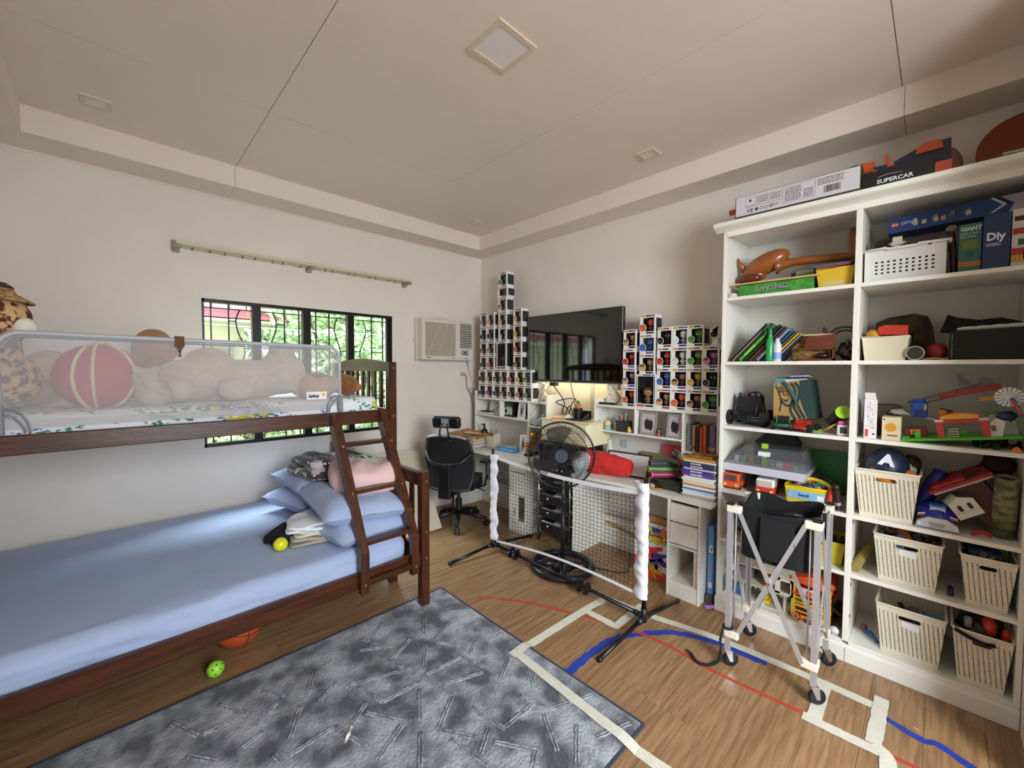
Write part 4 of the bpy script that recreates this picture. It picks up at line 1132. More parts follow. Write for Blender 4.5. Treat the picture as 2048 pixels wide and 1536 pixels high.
for k, (c_, l_) in enumerate((('tan', 'just above the tall box'), ('blue', 'second above the tall box'), ('orange', 'at the very top, above the tall box'))):
    figure_box(1.475, 1.60, zr + 0.254 + pr * k, zr + 0.254 + pr * (k + 1), FIGS[c_], 'boxed %s figurine %s on the right hutch' % (c_, l_), GR_, band=BANDS[(k + 3) % 6], back='8f9aa8' if c_ == 'blue' else '2b2a2c')
t = thing('security_camera', 'white indoor camera with a black teardrop face on top of the figurine boxes', 'camera', (2.95, 1.066, 1.656))
B().lathe([(0.038, 0), (0.04, 0.006), (0.026, 0.014), (0.02, 0.05), (0.03, 0.06)], (2.95, 1.066, 1.656), 18).build('stand', flat('eeeae2', 0.35), t)
B().sph((2.95, 1.066, 1.745), (0.036, 0.036, 0.042), 18, 12).build('camera_head', flat('eeeae2', 0.35), t)
B().prism([(1.062 + 0.023 * cos(a), 1.742 + 0.027 * sin(a)) for a in [2 * pi * k / 16 for k in range(3, 17)]] + [(1.040, 1.785)], 'x', 2.908, 2.918).build('face', flat('141416', 0.15), t)
B().cyl((2.9075, 1.062, 1.74), (2.906, 1.062, 1.74), 0.005, n=8).build('lens', flat('3c4a50', 0.1), t)

# ---------------------------------------------------------------- photo frames, small things on the hutches
PH = flat('b9aeb0', 0.6)
def photo_frame(y0, y1, z0, z1, x, lean, label, fcol='e9e6e0', metal=0.0, turn=0, people=2, seed=1):
    t = thing('photo_frame', label, 'photo frame', (x, (y0 + y1) / 2, z0), 'framed photographs')
    Tm = rot((x, (y0 + y1) / 2, z0), 0, lean, turn)
    def nb():
        b = B(); b.T = Tm; return b
    fw = 0.016; fm = M('frame_%s' % fcol, fcol, 0.25 if metal else 0.5, metal=metal)
    b = nb(); b.box(x - 0.007, y0, z0, x + 0.006, y1, z0 + fw); b.box(x - 0.007, y0, z1 - fw, x + 0.006, y1, z1); b.box(x - 0.007, y0, z0 + fw, x + 0.006, y0 + fw, z1 - fw); b.box(x - 0.007, y1 - fw, z0 + fw, x + 0.006, y1, z1 - fw)
    b.build('frame', fm, t)
    nb().box(x - 0.002, y0 + fw, z0 + fw, x + 0.004, y1 - fw, z1 - fw).build('photo', PH, t)
    p = nb(); w_, h_ = y1 - y0 - 2 * fw, z1 - z0 - 2 * fw
    for k in range(people):
        cy = (y0 + y1) / 2 + (0.14 - 0.28 * k) * w_ * (1 if people > 1 else 0)
        zt = z1 - fw - h_ * (0.22 + 0.05 * k)
        p.prism([(cy + h_ * 0.05 * cos(a), zt + h_ * 0.06 * sin(a)) for a in [2 * pi * q / 10 for q in range(10)]], 'x', x - 0.0026, x - 0.002, flat('a8785c'))
        p.prism([(cy - w_ * 0.15, zt - h_ * 0.07), (cy + w_ * 0.13, zt - h_ * 0.07), (cy + w_ * 0.2, zt - h_ * 0.3), (cy + w_ * 0.1, zt - h_ * 0.58), (cy - w_ * 0.13, zt - h_ * 0.62), (cy - w_ * 0.2, zt - h_ * 0.34)], 'x', x - 0.0026, x - 0.002, flat('211f24'))
    p.build('photo_subjects', flat('211f24'), t)['kind'] = 'stuff'
    bk = nb(); bk.prism([(x + 0.006, z0 + (z1 - z0) * 0.75), (x + 0.05, z0 + 0.012), (x + 0.056, z0 + 0.012), (x + 0.006, z0 + (z1 - z0) * 0.8)], 'y', (y0 + y1) / 2 - 0.02, (y0 + y1) / 2 + 0.02); bk.build('stand', fm, t)
photo_frame(1.466, 1.60, 0.998, 1.172, 2.925, 8, 'silver framed photo of two people on the right hutch, left of the two', 'c9c5c0', 0.7, 4)
photo_frame(1.270, 1.388, 0.998, 1.172, 2.925, 8, 'silver framed photo of two people on the right hutch, beside the upright books', 'c9c5c0', 0.7, 0)
photo_frame(2.845, 2.955, 0.998, 1.155, 2.93, 8, 'white framed photo of one person on the left hutch before a black panel', 'efece6', 0, -8, 1)
photo_frame(2.79, 2.875, 0.666, 0.845, 2.885, 6, 'white framed photo standing on the left desk at the hutch divider', 'efece6', 0, 0, 1)
t = thing('whiteboard_plaque', 'white plaque with black handwriting on the left hutch', 'plaque', (2.99, 3.35, 0.998))
b = B(); b.T = rot((2.99, 3.35, 0.998), 0, 14, 0); b.box(2.985, 3.24, 0.998, 2.992, 3.46, 1.14); b.build('board', flat('e6e4ea', 0.4), t)
b = B(); b.T = rot((2.99, 3.35, 0.998), 0, 14, 0)
for i, (tx, sz) in enumerate((('ALWAYS', 0.026), ('remember', 0.022), ('you are', 0.022), ('loved', 0.022))): b.text(tx, (2.984, 3.385 - 0.01 * (i % 2), 1.107 - i * 0.031), sz, shear=0.2)
b.build('handwriting', flat('2a2630'), t)
one('book', B().box(2.915, 3.385, 0.998, 3.03, 3.57, 1.022), flat('d9cfc6', 0.6), 'thin pale book lying on the left hutch shelf below the plaque', 'book')
one('book', B().box(2.92, 3.375, 1.0225, 3.02, 3.52, 1.034), flat('1d1a1e', 0.5), 'thin black book on top of the pale book on the left hutch', 'book')
t = thing('info_box', 'black box with a white and green printed label on the left hutch', 'box', (2.98, 3.12, 0.998))
B().box(2.96, 3.055, 0.998, 3.05, 3.19, 1.145).build('box_body', flat('1a1b1d', 0.5), t)
b = B().box(2.959, 3.06, 1.02, 2.96, 3.175, 1.085, flat('d9dcd6')); b.prism([(3.15 + 0.02 * cos(a), 1.055 + 0.025 * sin(a)) for a in [2 * pi * k / 12 for k in range(12)]], 'x', 2.957, 2.959, flat('15181a'))
for i in range(4): b.box(2.957, 3.068, 1.03 + i * 0.014, 2.959, 3.118, 1.035 + i * 0.014, flat('4f8f63'))
b.box(2.959, 3.07, 1.09, 2.96, 3.15, 1.10, flat('c9ccc6')); b.box(2.959, 3.085, 1.115, 2.96, 3.15, 1.122, flat('55585a')); b.build('label', flat('d9dcd6'), t)
one('presentation_sheet', B().box(3.075, 2.80, 0.998, 3.09, 3.05, 1.155), flat('0e0e10', 0.6), 'flat black panel standing at the back of the left hutch behind the photo', 'panel')
# left desk top
t = thing('pump_bottle', 'dark amber pump bottle with a pale label on the left desk', 'bottle', (2.89, 3.42, 0.665))
B().lathe([(0, 0), (0.034, 0.0), (0.036, 0.008), (0.036, 0.155), (0.03, 0.172), (0.014, 0.18), (0.014, 0.195)], (2.89, 3.42, 0.665), 18).build('bottle_body', flat('2a1512', 0.2), t)
b = B(); b.grid(lambda u, v: (2.89 + 0.0365 * cos(pi * 0.6 + 1.5 * pi * u * 0.55 + 0.2), 3.42 + 0.0365 * sin(pi * 0.6 + 1.5 * pi * u * 0.55 + 0.2), 0.685 + 0.115 * v), 12, 1); b.build('label', flat('b8b0b4', 0.5), t)
b = B().cyl((2.89, 3.42, 0.845), (2.89, 3.42, 0.885), 0.012); b.rbox(2.855, 3.41, 0.885, 2.90, 3.43, 0.90, 0.004, 1); b.build('pump', flat('17110f', 0.35), t)
one('notebook', B().rbox(2.79, 3.12, 0.665, 2.95, 3.49, 0.682, 0.004, 1), flat('c2a7a5', 0.6), 'dusty pink notebook lying flat on the left desk under the pen box', 'notebook')
def pens(t, c, n, r, h, cols, seed, top=0.0):
    rg = random.Random(seed)
    for i in range(n):
        a = rg.uniform(0, 6.28); q = rg.uniform(0.15, 0.35)
        p0 = Vector((c[0] + r * 0.4 * cos(a), c[1] + r * 0.4 * sin(a), c[2] + 0.006)); p1 = p0 + Vector((cos(a) * q * h * 0.5, sin(a) * q * h * 0.9, h * rg.uniform(0.85, 1.1)))
        one('pencil', B().tube([p0, p0.lerp(p1, 0.92), p1], [0.0035, 0.0035, 0.001], 6), flat(cols[i % len(cols)]), '%s pencil standing in the %s' % (['orange', 'black', 'grey', 'green', 'red', 'white'][i % 6] if len(cols) == 6 else t[1][i], t[0]), 'pencil', 'pens in the ' + t[0])
t = thing('pen_box', 'cream square pen box on the pink notebook of the left desk', 'pen holder', (2.86, 3.24, 0.682))
b = B(); b.box(2.81, 3.18, 0.682, 2.91, 3.30, 0.685); b.box(2.81, 3.18, 0.685, 2.814, 3.30, 0.79); b.box(2.906, 3.18, 0.685, 2.91, 3.30, 0.79); b.box(2.814, 3.18, 0.685, 2.906, 3.184, 0.82); b.box(2.814, 3.296, 0.685, 2.906, 3.30, 0.765)
b.build('box_body', flat('e4dcc8', 0.5), t); b = B(); [b.box(2.8092, 3.275, z, 2.81, 3.285, z + 0.01) for z in (0.70, 0.716, 0.732)]; b.build('emblem', flat('55504a'), t)['kind'] = 'stuff'
pens(('cream pen box', ['orange', 'black', 'brown']), (2.86, 3.26, 0.685), 3, 0.04, 0.17, ['d98a3a', '1a1a1c', '6a4a34'], 4)
t = thing('pencil_case', 'clear and blue plastic pencil case on the left desk', 'pencil case', (2.86, 2.99, 0.665))
b = B(); b.rbox(2.80, 2.885, 0.666, 2.93, 3.10, 0.70, 0.012, 2); b.build('case_base', flat('5bb0e6', 0.3), t)
b = B(); b.rbox(2.805, 2.89, 0.701, 2.925, 3.095, 0.725, 0.01, 2); b.build('case_lid', glassy('case_lid', 'e6f2f8', 0.1, 0.45, 'c9d2d6'), t)
for i in range(11):
    z = 0.666 + i * 0.011
    jx, jy = 0.012 * sin(i * 2.1), 0.012 * cos(i * 1.7)
    c_ = ['d8d0c2', 'c9b9a0', 'e6e2da', 'b9a88e', 'dcd6cc'][i % 5]
    one('paper_pad', B().box(2.665 + jx, 3.33 + jy, z, 2.875 + jx, 3.69 + jy, z + 0.0105), flat(c_, 0.8), 'paper pad number %d from the bottom of the paper stack by the window wall' % (i + 1) if False else '%s paper pad in the stack under cardboard, %s from the bottom' % (['grey', 'tan', 'white', 'brown', 'cream'][i % 5], (ORD + ['ninth', 'tenth', 'eleventh'])[i]), 'paper', 'paper pads in the desk stack')
b = B(); b.T = rot((2.77, 3.5, 0.79), 2, -3, 8); b.box(2.64, 3.27, 0.79, 2.93, 3.72, 0.797)
one('cardboard_sheet', b, flat('c08a4e', 0.8), 'brown cardboard sheet lying on top of the paper stack', 'cardboard')
b = B()
for i in range(4): b.T = rot((2.76, 3.5 - i * 0.03, 0.805), 0, 0, i * 23 - 30); b.box(2.70, 3.44 - i * 0.03, 0.8075 + i * 0.002, 2.78, 3.58 - i * 0.03, 0.809 + i * 0.002)
one('paper_scraps', b, flat('e3d9cc', 0.8), 'loose pale paper scraps on the brown cardboard sheet', 'paper')['kind'] = 'stuff'
# left column shelf
b = B()
b.sph((2.94, 2.665, 0.98), (0.05, 0.07, 0.035), 14, 10, dent=0.9, seed=2); b.sph((2.95, 2.63, 1.0), (0.04, 0.06, 0.045), 14, 10, dent=1.0, seed=5)
one('plastic_bag', b, glassy('bag_film', 'ffffff', 0.15, 0.6, 'dfe2ea', 0.15), 'crumpled clear plastic bag on the left hutch column shelf', 'bag')
b = B(); b.sph((2.935, 2.575, 0.985), (0.03, 0.03, 0.04), 12, 8, dent=0.5)
one('blue_pouch', b, flat('3b4a9c', 0.4), 'small crumpled dark blue packet beside the clear plastic bag', 'packet')
def trophy(y, h, x, label, col='c9922c'):
    t = thing('trophy', label, 'trophy', (x, y, 0.665), 'trophies on the left desk')
    B().box(x - 0.03, y - 0.03, 0.665, x + 0.03, y + 0.03, 0.69).build('base', flat('1b1512', 0.3), t)
    B().lathe([(0.018, 0.025), (0.008, 0.04), (0.008, h * 0.45), (0.02, h * 0.52), (0.034, h * 0.75), (0.038, h), (0.034, h), (0.0, h * 0.6)], (x, y, 0.665), 16).build('cup', M('gold', col, 0.25, metal=0.9), t)
    b = B(); [b.torus((x, y + s_ * 0.042, 0.665 + h * 0.78), h * 0.1, 0.004, (1, 0, 0), 14, 5) for s_ in (-1, 1)]; b.build('handle', M('gold', col, 0.25, metal=0.9), t)
trophy(2.72, 0.22, 2.93, 'gold trophy cup at the back of the left hutch column'); trophy(2.62, 0.18, 2.96, 'shorter gold trophy cup beside the taller one behind the fan'); trophy(2.70, 0.12, 2.83, 'small gold trophy in front of the two taller trophies')

# right hutch small things
one('remote_control', B().rbox(2.915, 1.82, 1.205, 2.955, 1.975, 1.222, 0.005, 1), BLACK, 'black remote control lying on top of the right hutch', 'remote')
photo_frame(1.935, 1.985, 0.998, 1.075, 2.95, 8, 'tiny white frame at the left end of the right hutch shelf', 'e6e2da', 0, 0, 1)
t = thing('snow_globe', 'small cream and teal ornament ball on the right hutch shelf', 'ornament', (2.94, 1.90, 0.998))
B().lathe([(0.026, 0), (0.028, 0.022), (0.02, 0.028)], (2.94, 1.90, 0.998), 14).build('base', flat('8fc0bd', 0.4), t); B().sph((2.94, 1.90, 1.048), 0.028, 14, 10).build('ball', flat('e6cf9c', 0.4), t)
t = thing('glass_jar', 'clear glass jar behind the ornament on the right hutch shelf', 'jar', (3.02, 1.87, 0.998))
B().lathe([(0.0, 0), (0.032, 0), (0.034, 0.08), (0.03, 0.095), (0.03, 0.10), (0.026, 0.1)], (3.02, 1.87, 0.998), 16).build('jar_body', glassy('jar_glass', 'e4ecec', 0.15, 0.25, 'cfd6d6'), t)
one('white_carton', B().box(2.97, 1.815, 0.998, 3.03, 1.86, 1.06), flat('dcd9d2', 0.6), 'small white carton behind the ornament on the right hutch', 'box')
t = thing('pen_cup', 'dark square pen cup full of pens on the right hutch shelf', 'pen holder', (2.94, 1.75, 0.998))
b = B(); b.box(2.905, 1.70, 0.998, 2.985, 1.80, 1.001); [b.box(2.905, y, 1.001, 2.985, y + 0.003, 1.083) for y in (1.70, 1.797)]; [b.box(x, 1.703, 1.001, x + 0.003, 1.797, 1.083) for x in (2.905, 2.982)]
b.build('cup_body', flat('38352f', 0.4), t)
pens(('dark pen cup', ['red', 'black', 'white', 'pink', 'blue', 'yellow']), (2.945, 1.75, 1.002), 6, 0.04, 0.135, ['c2453a', '1c1c1e', 'e4e0e0', 'dc94a4', '3c5c9c', 'd8b040'], 8)
t = thing('toy_chick', 'small yellow toy chick on the edge of the right hutch shelf', 'toy', (2.915, 1.686, 0.998))
B().sph((2.915, 1.686, 1.012), (0.017, 0.019, 0.016), 12, 8).build('body', flat('e0b040'), t); B().sph((2.913, 1.686, 1.032), 0.013, 10, 8).build('head', flat('e6c060'), t)
t = thing('figurine', 'small dark oval figurine with red details between the two silver frames', 'figurine', (2.91, 1.435, 0.998))
B().sph((2.912, 1.435, 1.028), (0.012, 0.026, 0.03), 14, 10).build('oval_back', flat('2a2220', 0.4), t); b = B(); b.lathe([(0.014, 0.002), (0.009, 0.03), (0.004, 0.036)], (2.903, 1.435, 0.998), 10, flat('b0573c')); b.sph((2.903, 1.435, 1.042), 0.008, 8, 6, flat('d8a074')); b.build('tiny_figure', flat('b0573c'), t)
def book(y0, y1, z0, h, dep, col, label, x=2.925, lean=0, band=None, txt=None, tcol='f2efe6'):
    t = thing('book', label, 'book', (x, (y0 + y1) / 2, z0), 'upright books in the right hutch column')
    T_ = rot((x, y0, z0), lean, 0, 0)
    b = B(); b.T = T_; c_ = flat(col, 0.45)
    b.box(x, y0, z0, x + dep, y0 + 0.0025, z0 + h); b.box(x, y1 - 0.0025, z0, x + dep, y1, z0 + h); b.box(x, y0, z0, x + 0.002, y1, z0 + h); b.build('cover', c_, t)
    b = B(); b.T = T_; b.box(x + 0.002, y0 + 0.0025, z0 + 0.003, x + dep - 0.004, y1 - 0.0025, z0 + h - 0.003); b.build('pages', PAPER, t)
    if band or txt:
        b = B(); b.T = T_
        if band: b.box(x - 0.0006, y0 + 0.001, z0 + h * 0.1, x, y1 - 0.001, z0 + h * 0.22, flat(band))
        if txt: b.text(txt, (x - 0.0008, (y0 + y1) / 2 - (y1 - y0) * 0.22, z0 + h * 0.9), (y1 - y0) * 0.75, (0, 0, -1), (0, -1, 0), mat=flat(tcol), depth=0.0003)
        b.build('spine_print', flat(band or tcol), t)
bk = [(1.226, 1.234, 0.195, 'cfd3c2', 'pale green slim'), (1.216, 1.225, 0.19, 'd8d4c6', 'off white slim'), (1.199, 1.2155, 0.196, '5b5390', 'violet'), (1.176, 1.198, 0.185, 'c9963e', 'mustard'), (1.150, 1.175, 0.17, '2c2a2c', 'black'), (1.127, 1.1495, 0.172, 'd9582a', 'orange red'), (1.101, 1.1265, 0.195, 'e06a1e', 'bright orange'), (1.085, 1.1005, 0.196, '3b3f5c', 'dark blue'), (1.042, 1.084, 0.198, '7a6488', 'mauve and brown thick')]
for i, (a, c_, h, col, nm) in enumerate(bk):
    book(a, c_, 0.921, h, 0.14, col, '%s book standing upright in the right hutch column' % nm, band=['9aa88a', None, '8c86b8', '6b4a1c', None, None, 'b8481a', 'c23a34', 'c9a46c'][i], txt=[None, None, None, 'Wonderful Tales', None, None, None, None, None][i], tcol=['', '', '', '2a1a10', '', 'f4e6d0', '', 'e8e4e8', ''][i] or 'ffffff')
stk = [('b9b0a0', 0.012, 'grey paper'), ('c8c2b6', 0.010, 'pale grey'), ('e6e4de', 0.014, 'white'), ('c9d2dc', 0.012, 'pale blue'), ('4c7ab4', 0.013, 'mid blue'), ('e0dccf', 0.014, 'cream'), ('b8604a', 0.008, 'rust'), ('e8e4da', 0.012, 'ivory'), ('d9cfa2', 0.012, 'pale yellow'), ('dcd8d2', 0.014, 'light grey'), ('e4e0d4', 0.014, 'off white'), ('59408c', 0.020, 'purple'), ('4a3580', 0.020, 'deep violet'), ('e0d6cc', 0.010, 'thin pale'), ('3a2f66', 0.020, 'indigo'), ('2f3550', 0.018, 'navy'), ('d8d0bc', 0.010, 'beige'), ('b8862c', 0.016, 'golden')]
z = 0.666
titles = {11: 'DOG MAN', 12: 'DOG MAN', 14: 'DOG DAYS', 15: 'DOG MAN'}
for i, (col, th_, nm) in enumerate(stk):
    t = thing('book', '%s book lying in the tall stack on the right desk end' % nm, 'book', (2.80, 1.055, z), 'book stack on the right desk')
    jy = 0.006 * sin(i * 2.3); jx = 0.006 * cos(i * 1.9)
    xa = 2.685 + jx; ya, yb = 0.955 + jy, 1.158 + jy
    b = B(); b.box(xa, ya, z, xa + 0.2, yb, z + 0.002); b.box(xa, ya, z + th_ - 0.002, xa + 0.2, yb, z + th_); b.box(xa, ya, z + 0.002, xa + 0.002, yb, z + th_ - 0.002)
    b.build('cover', flat(col, 0.45), t)
    B().box(xa + 0.002, ya + 0.003, z + 0.002, xa + 0.198, yb - 0.003, z + th_ - 0.002).build('pages', PAPER, t)
    if i in titles:
        B().text(titles[i], (xa - 0.0006, yb - 0.055, z + th_ * 0.25), th_ * 0.75, mat=flat('f4f0ea'), depth=0.0003, bold=0.0004).build('spine_lettering', flat('f4f0ea'), t)
    z += th_ + 0.0006
one('toy_track', B().T and None or B().rbox(2.70, 0.98, z, 2.82, 1.12, z + 0.014, 0.005, 1), M('camo_gold', 'a9762a', 0.7, col2='5b3a14', vscale=30), 'brown speckled flat object on top of the book stack', 'toy')

# right desk top
t = thing('drawstring_bag', 'bright red drawstring bag lying on the right desk', 'bag', (2.78, 1.78, 0.665))
RED = M('bag_red', 'dc2f2a', 0.6, var=0.12, vscale=9, bump=0.25, bscale=70)
b = B(); b.T = at((2.79, 1.80, 0.665), 0)
def fnb(u, v):
    a = 2 * pi * u; y = -0.2 + 0.36 * v
    r_ = 0.085 * (1 - 0.62 * max(0, (0.45 - v)) ** 0.7) * (1.0 if v < 0.93 else 1 - (v - 0.93) * 3)
    w_ = 1 + 0.2 * noise.noise(Vector((cos(a) * 1.5, sin(a) * 1.5, v * 3))) + 0.09 * noise.noise(Vector((cos(a) * 4, sin(a) * 4, v * 5)))
    return (r_ * w_ * cos(a) * 1.0, y + 0.012 * noise.noise(Vector((a, v * 4, 1))), max(0.001, 0.083 + r_ * w_ * sin(a)))
b.grid(fnb, 48, 34, closed_u=True); b.poly([fnb(k / 48, 1) for k in range(48)]); b.poly([fnb(k / 48, 0) for k in range(47, -1, -1)]); b.build('bag_body', RED, t)
b = B(); b.sph((2.77, 1.965, 0.80), (0.03, 0.035, 0.04), 12, 8, dent=0.8); b.tube(crv([(2.75, 1.95, 0.83), (2.74, 1.97, 0.86), (2.76, 1.98, 0.82)], 5), 0.006, 6); b.build('gathered_neck', RED, t)
b = B(); b.tube(crv([(2.73, 1.93, 0.80), (2.70, 1.93, 0.76), (2.70, 1.95, 0.74)], 5), 0.0035, 5); b.build('drawstring', BLACK, t)
t = thing('drawing_board', 'black edged white board leaning behind the red bag', 'board', (2.9, 1.68, 0.666))
Tm = rot((2.84, 1.68, 0.668), 0, 28, 6)
b = B(); b.T = Tm; b.box(2.84, 1.50, 0.668, 2.85, 1.86, 0.86); b.build('board_frame', flat('1e1e22', 0.4), t)
b = B(); b.T = Tm; b.box(2.8385, 1.515, 0.682, 2.84, 1.845, 0.846); b.build('board_face', flat('cfc9cc', 0.25), t)
for i, (c_, nm) in enumerate((('8a8458', 'olive'), ('4a4d86', 'blue'), ('c2b9a4', 'beige'))):
    b = B(); b.T = rot((2.97 + i * 0.03, 1.55 - i * 0.03, 0.668), 0, 26 - i * 4, -4); b.box(2.97 + i * 0.03, 1.40 - i * 0.03, 0.668, 2.978 + i * 0.03, 1.66 - i * 0.02, 0.86 - 0.01 * i)
    one('folder', b, flat(c_, 0.6), '%s folder leaning behind the white board on the right desk' % nm, 'folder', 'folders on the right desk')
t = thing('notebook', 'red and white notebook standing against the right hutch back', 'notebook', (3.06, 1.40, 0.70))
b = B(); b.T = rot((3.05, 1.4, 0.67), 0, 6, 0); b.box(3.045, 1.318, 0.67, 3.056, 1.485, 0.92); b.build('cover', flat('dd5560', 0.5), t)
b = B(); b.T = rot((3.05, 1.4, 0.67), 0, 6, 0) @ rot((3.045, 1.37, 0.86), 24, 0, 0); b.box(3.0440, 1.318, 0.84, 3.0448, 1.40, 0.885, flat('f3eeee')); b.text('Math', (3.0438, 1.398, 0.862), 0.022, mat=flat('222222'), bold=0.001); b.text('Quiz', (3.0438, 1.39, 0.845), 0.02, mat=flat('222222'), bold=0.001)
b.build('title_patch', flat('f3eeee'), t)
b = B(); b.T = rot((3.05, 1.4, 0.67), 0, 6, 0); b.text('PRIMARY', (3.0442, 1.47, 0.80), 0.02, bold=0.0008); b.text('WRITING', (3.0442, 1.47, 0.78), 0.02, bold=0.0008); b.build('lettering', flat('f6ecec'), t)
t = thing('white_bottle', 'white plastic bottle at the back of the right desk by the hutch side', 'bottle', (3.02, 1.93, 0.666))
B().lathe([(0, 0), (0.038, 0), (0.04, 0.01), (0.04, 0.15), (0.02, 0.185), (0.02, 0.21)], (3.02, 1.93, 0.666), 18).build('bottle_body', flat('dcd3cc', 0.4), t); B().cyl((3.02, 1.93, 0.876), (3.02, 1.93, 0.905), 0.023).build('cap', flat('d4ccc6', 0.4), t)
one('wall_switch', B().rbox(3.085, 1.80, 0.84, 3.098, 1.86, 0.90, 0.004, 1), flat('b9c4cf', 0.4), 'pale blue square switch plate on the right hutch back', 'switch')
# toy crate with tubes
t = thing('toy_crate', 'black crate of toys on the right desk beside the book stack', 'crate', (2.77, 1.31, 0.666))
b = B(); b.rbox(2.72, 1.185, 0.668, 2.88, 1.405, 0.735, 0.012, 2); b.build('crate_body', M('crate_camo', '1c1c18', 0.5, col2='3c3a24', vscale=14), t)
def toytube(p0, p1, r, col, ring, label):
    t = thing('toy_tube', label, 'toy', Vector(p0), 'toy tubes on the black crate')
    B().cyl(p0, p1, r, r, 16).build('tube_body', flat(col, 0.35), t)
    d_ = (Vector(p1) - Vector(p0)).normalized()
    b = B(); b.torus(Vector(p0), r, r * 0.22, d_, 16, 6); b.build('end_ring', flat(ring, 0.35), t)
    B().cyl(Vector(p0) - d_ * 0.001, Vector(p0) + d_ * 0.004, r * 0.86, n=14).build('dark_mouth', flat('17181a'), t)
toytube((2.685, 1.385, 0.842), (2.86, 1.25, 0.832), 0.024, '3a3c3e', '5a5c5e', 'grey toy tube at the top of the toy pile')
toytube((2.69, 1.40, 0.800), (2.86, 1.22, 0.796), 0.02, '4f7a34', '7ac03c', 'green toy tube with lime ring in the toy pile')
toytube((2.68, 1.375, 0.765), (2.86, 1.20, 0.765), 0.022, '8c2f4c', 'e25a8a', 'pink ringed toy tube in the toy pile')
b = B(); b.cyl((2.682, 1.365, 0.693), (2.712, 1.355, 0.70), 0.03, n=18, mat=BLACK); b.cyl((2.68, 1.366, 0.693), (2.683, 1.365, 0.693), 0.021, n=16, mat=flat('e6e4e0'))
one('toy_roller', b, BLACK, 'black toy wheel with a white hub in front of the crate', 'toy')
b = B(); b.tube(crv([(2.80, 1.40, 0.775), (2.83, 1.32, 0.79), (2.84, 1.22, 0.775), (2.80, 1.18, 0.745)], 5), 0.012, 7); b.sph((2.84, 1.25, 0.755), (0.05, 0.07, 0.02), 12, 8, dent=0.6)
one('toy_snake', b, flat('35702c', 0.4), 'green bendy toy lying on the black crate', 'toy')
b = B(); b.T = rot((2.78, 1.24, 0.862), 0, 0, -20); b.box(2.74, 1.20, 0.857, 2.79, 1.31, 0.877, flat('5c5a56')); b.cyl((2.745, 1.19, 0.862), (2.765, 1.19, 0.862), 0.016, n=12, mat=flat('a8342e'))
one('toy_blaster', b, flat('5c5a56'), 'grey toy part with a red end on top of the toy pile', 'toy')
b = B(); b.tube(crv([(2.67, 1.43, 0.682), (2.67, 1.38, 0.672), (2.68, 1.33, 0.674), (2.70, 1.30, 0.672)], 5), 0.007, 6)
one('toy_stick', b, flat('b8793a', 0.5), 'tan curved toy stick lying before the crate on the right desk', 'toy')

# ---------------------------------------------------------------- between the desks
t = thing('drawer_trolley', 'black five drawer trolley on a chrome frame behind the fan', 'trolley', (2.80, 2.23, 0))
for z in (0.09, 0.205, 0.33, 0.45, 0.56):
    b = B(); b.rbox(2.66, 2.075, z, 2.98, 2.395, z + 0.088, 0.008, 1); dr = b.build('drawer', M('drawer_black', '131316', 0.25), t)
    B().sph((2.652, 2.30, z + 0.055), 0.009, 10, 6).build('knob', flat('e8e6e2', 0.3), dr)
    b = B(); b.T = rot((2.7, 2.2, z + 0.085), 0, -4, 12); b.box(2.67, 2.12, z + 0.089, 2.82, 2.25, z + 0.094); b.build('paper_inside', flat(['c9c6cf', 'b59a90', 'c9c6cf', 'cfc2a0', '9a98a0'][int(z * 8) % 5]), dr)
for x in (2.655, 2.985):
    for y in (2.065, 2.405):
        b = B(); b.tube([(x, y, 0.06), (x, y, 0.67)], 0.008, 8); b.build('frame_post', CHROME, t)
        b = B(); b.sph((x, y, 0.03), (0.022, 0.016, 0.03), 12, 8); b.build('caster', BLACK, t)
b = B(); b.rbox(2.65, 2.06, 0.655, 2.99, 2.41, 0.675, 0.005, 1); b.build('top_tray', M('drawer_black', '131316', 0.25), t)
for z in (0.085, 0.2, 0.325, 0.445, 0.555):
    for y in (2.065, 2.405): B().tube([(2.655, y, z), (2.985, y, z)], 0.005, 6).build('frame_rail', CHROME, t)
t = thing('printer', 'black printer standing on the drawer trolley behind the fan', 'printer', (2.85, 2.2, 0.677))
b = B(); b.rbox(2.68, 1.99, 0.677, 3.03, 2.43, 0.86, 0.012, 2); b.build('printer_body', M('printer_black', '111113', 0.3), t)
b = B(); b.box(2.672, 2.02, 0.80, 2.682, 2.42, 0.835); b.build('front_panel', M('gloss_black', '060607', 0.1), t)
b = B(); b.T = rot((2.68, 2.1, 0.72), 0, 14, 0); b.box(2.60, 2.02, 0.715, 2.70, 2.12, 0.718); b.build('paper', PAPER, t)
t = thing('storage_unit', 'cream plastic two drawer storage unit on the printer', 'storage drawers', (2.88, 2.19, 0.861))
CRP = M('cream_translucent', 'efe6be', 0.35)
b = B(); b.rbox(2.735, 1.94, 0.862, 3.05, 2.455, 1.05, 0.008, 1); b.build('unit_body', CRP, t)
for z in (0.872, 0.962):
    dw = B().rbox(2.722, 1.955, z, 2.738, 2.44, z + 0.078, 0.006, 1).build('drawer_front', CRP, t)
    B().rbox(2.712, 2.14, z + 0.05, 2.724, 2.26, z + 0.064, 0.004, 1).build('drawer_pull', flat('d8cfa8', 0.4), dw)
b = B(); b.rbox(2.725, 1.935, 1.05, 3.055, 2.46, 1.062, 0.004, 1); b.build('unit_top', CRP, t)
t = thing('desk_organiser', 'black desk organiser with pens on top of the cream storage drawers', 'organiser', (2.84, 2.12, 1.062))
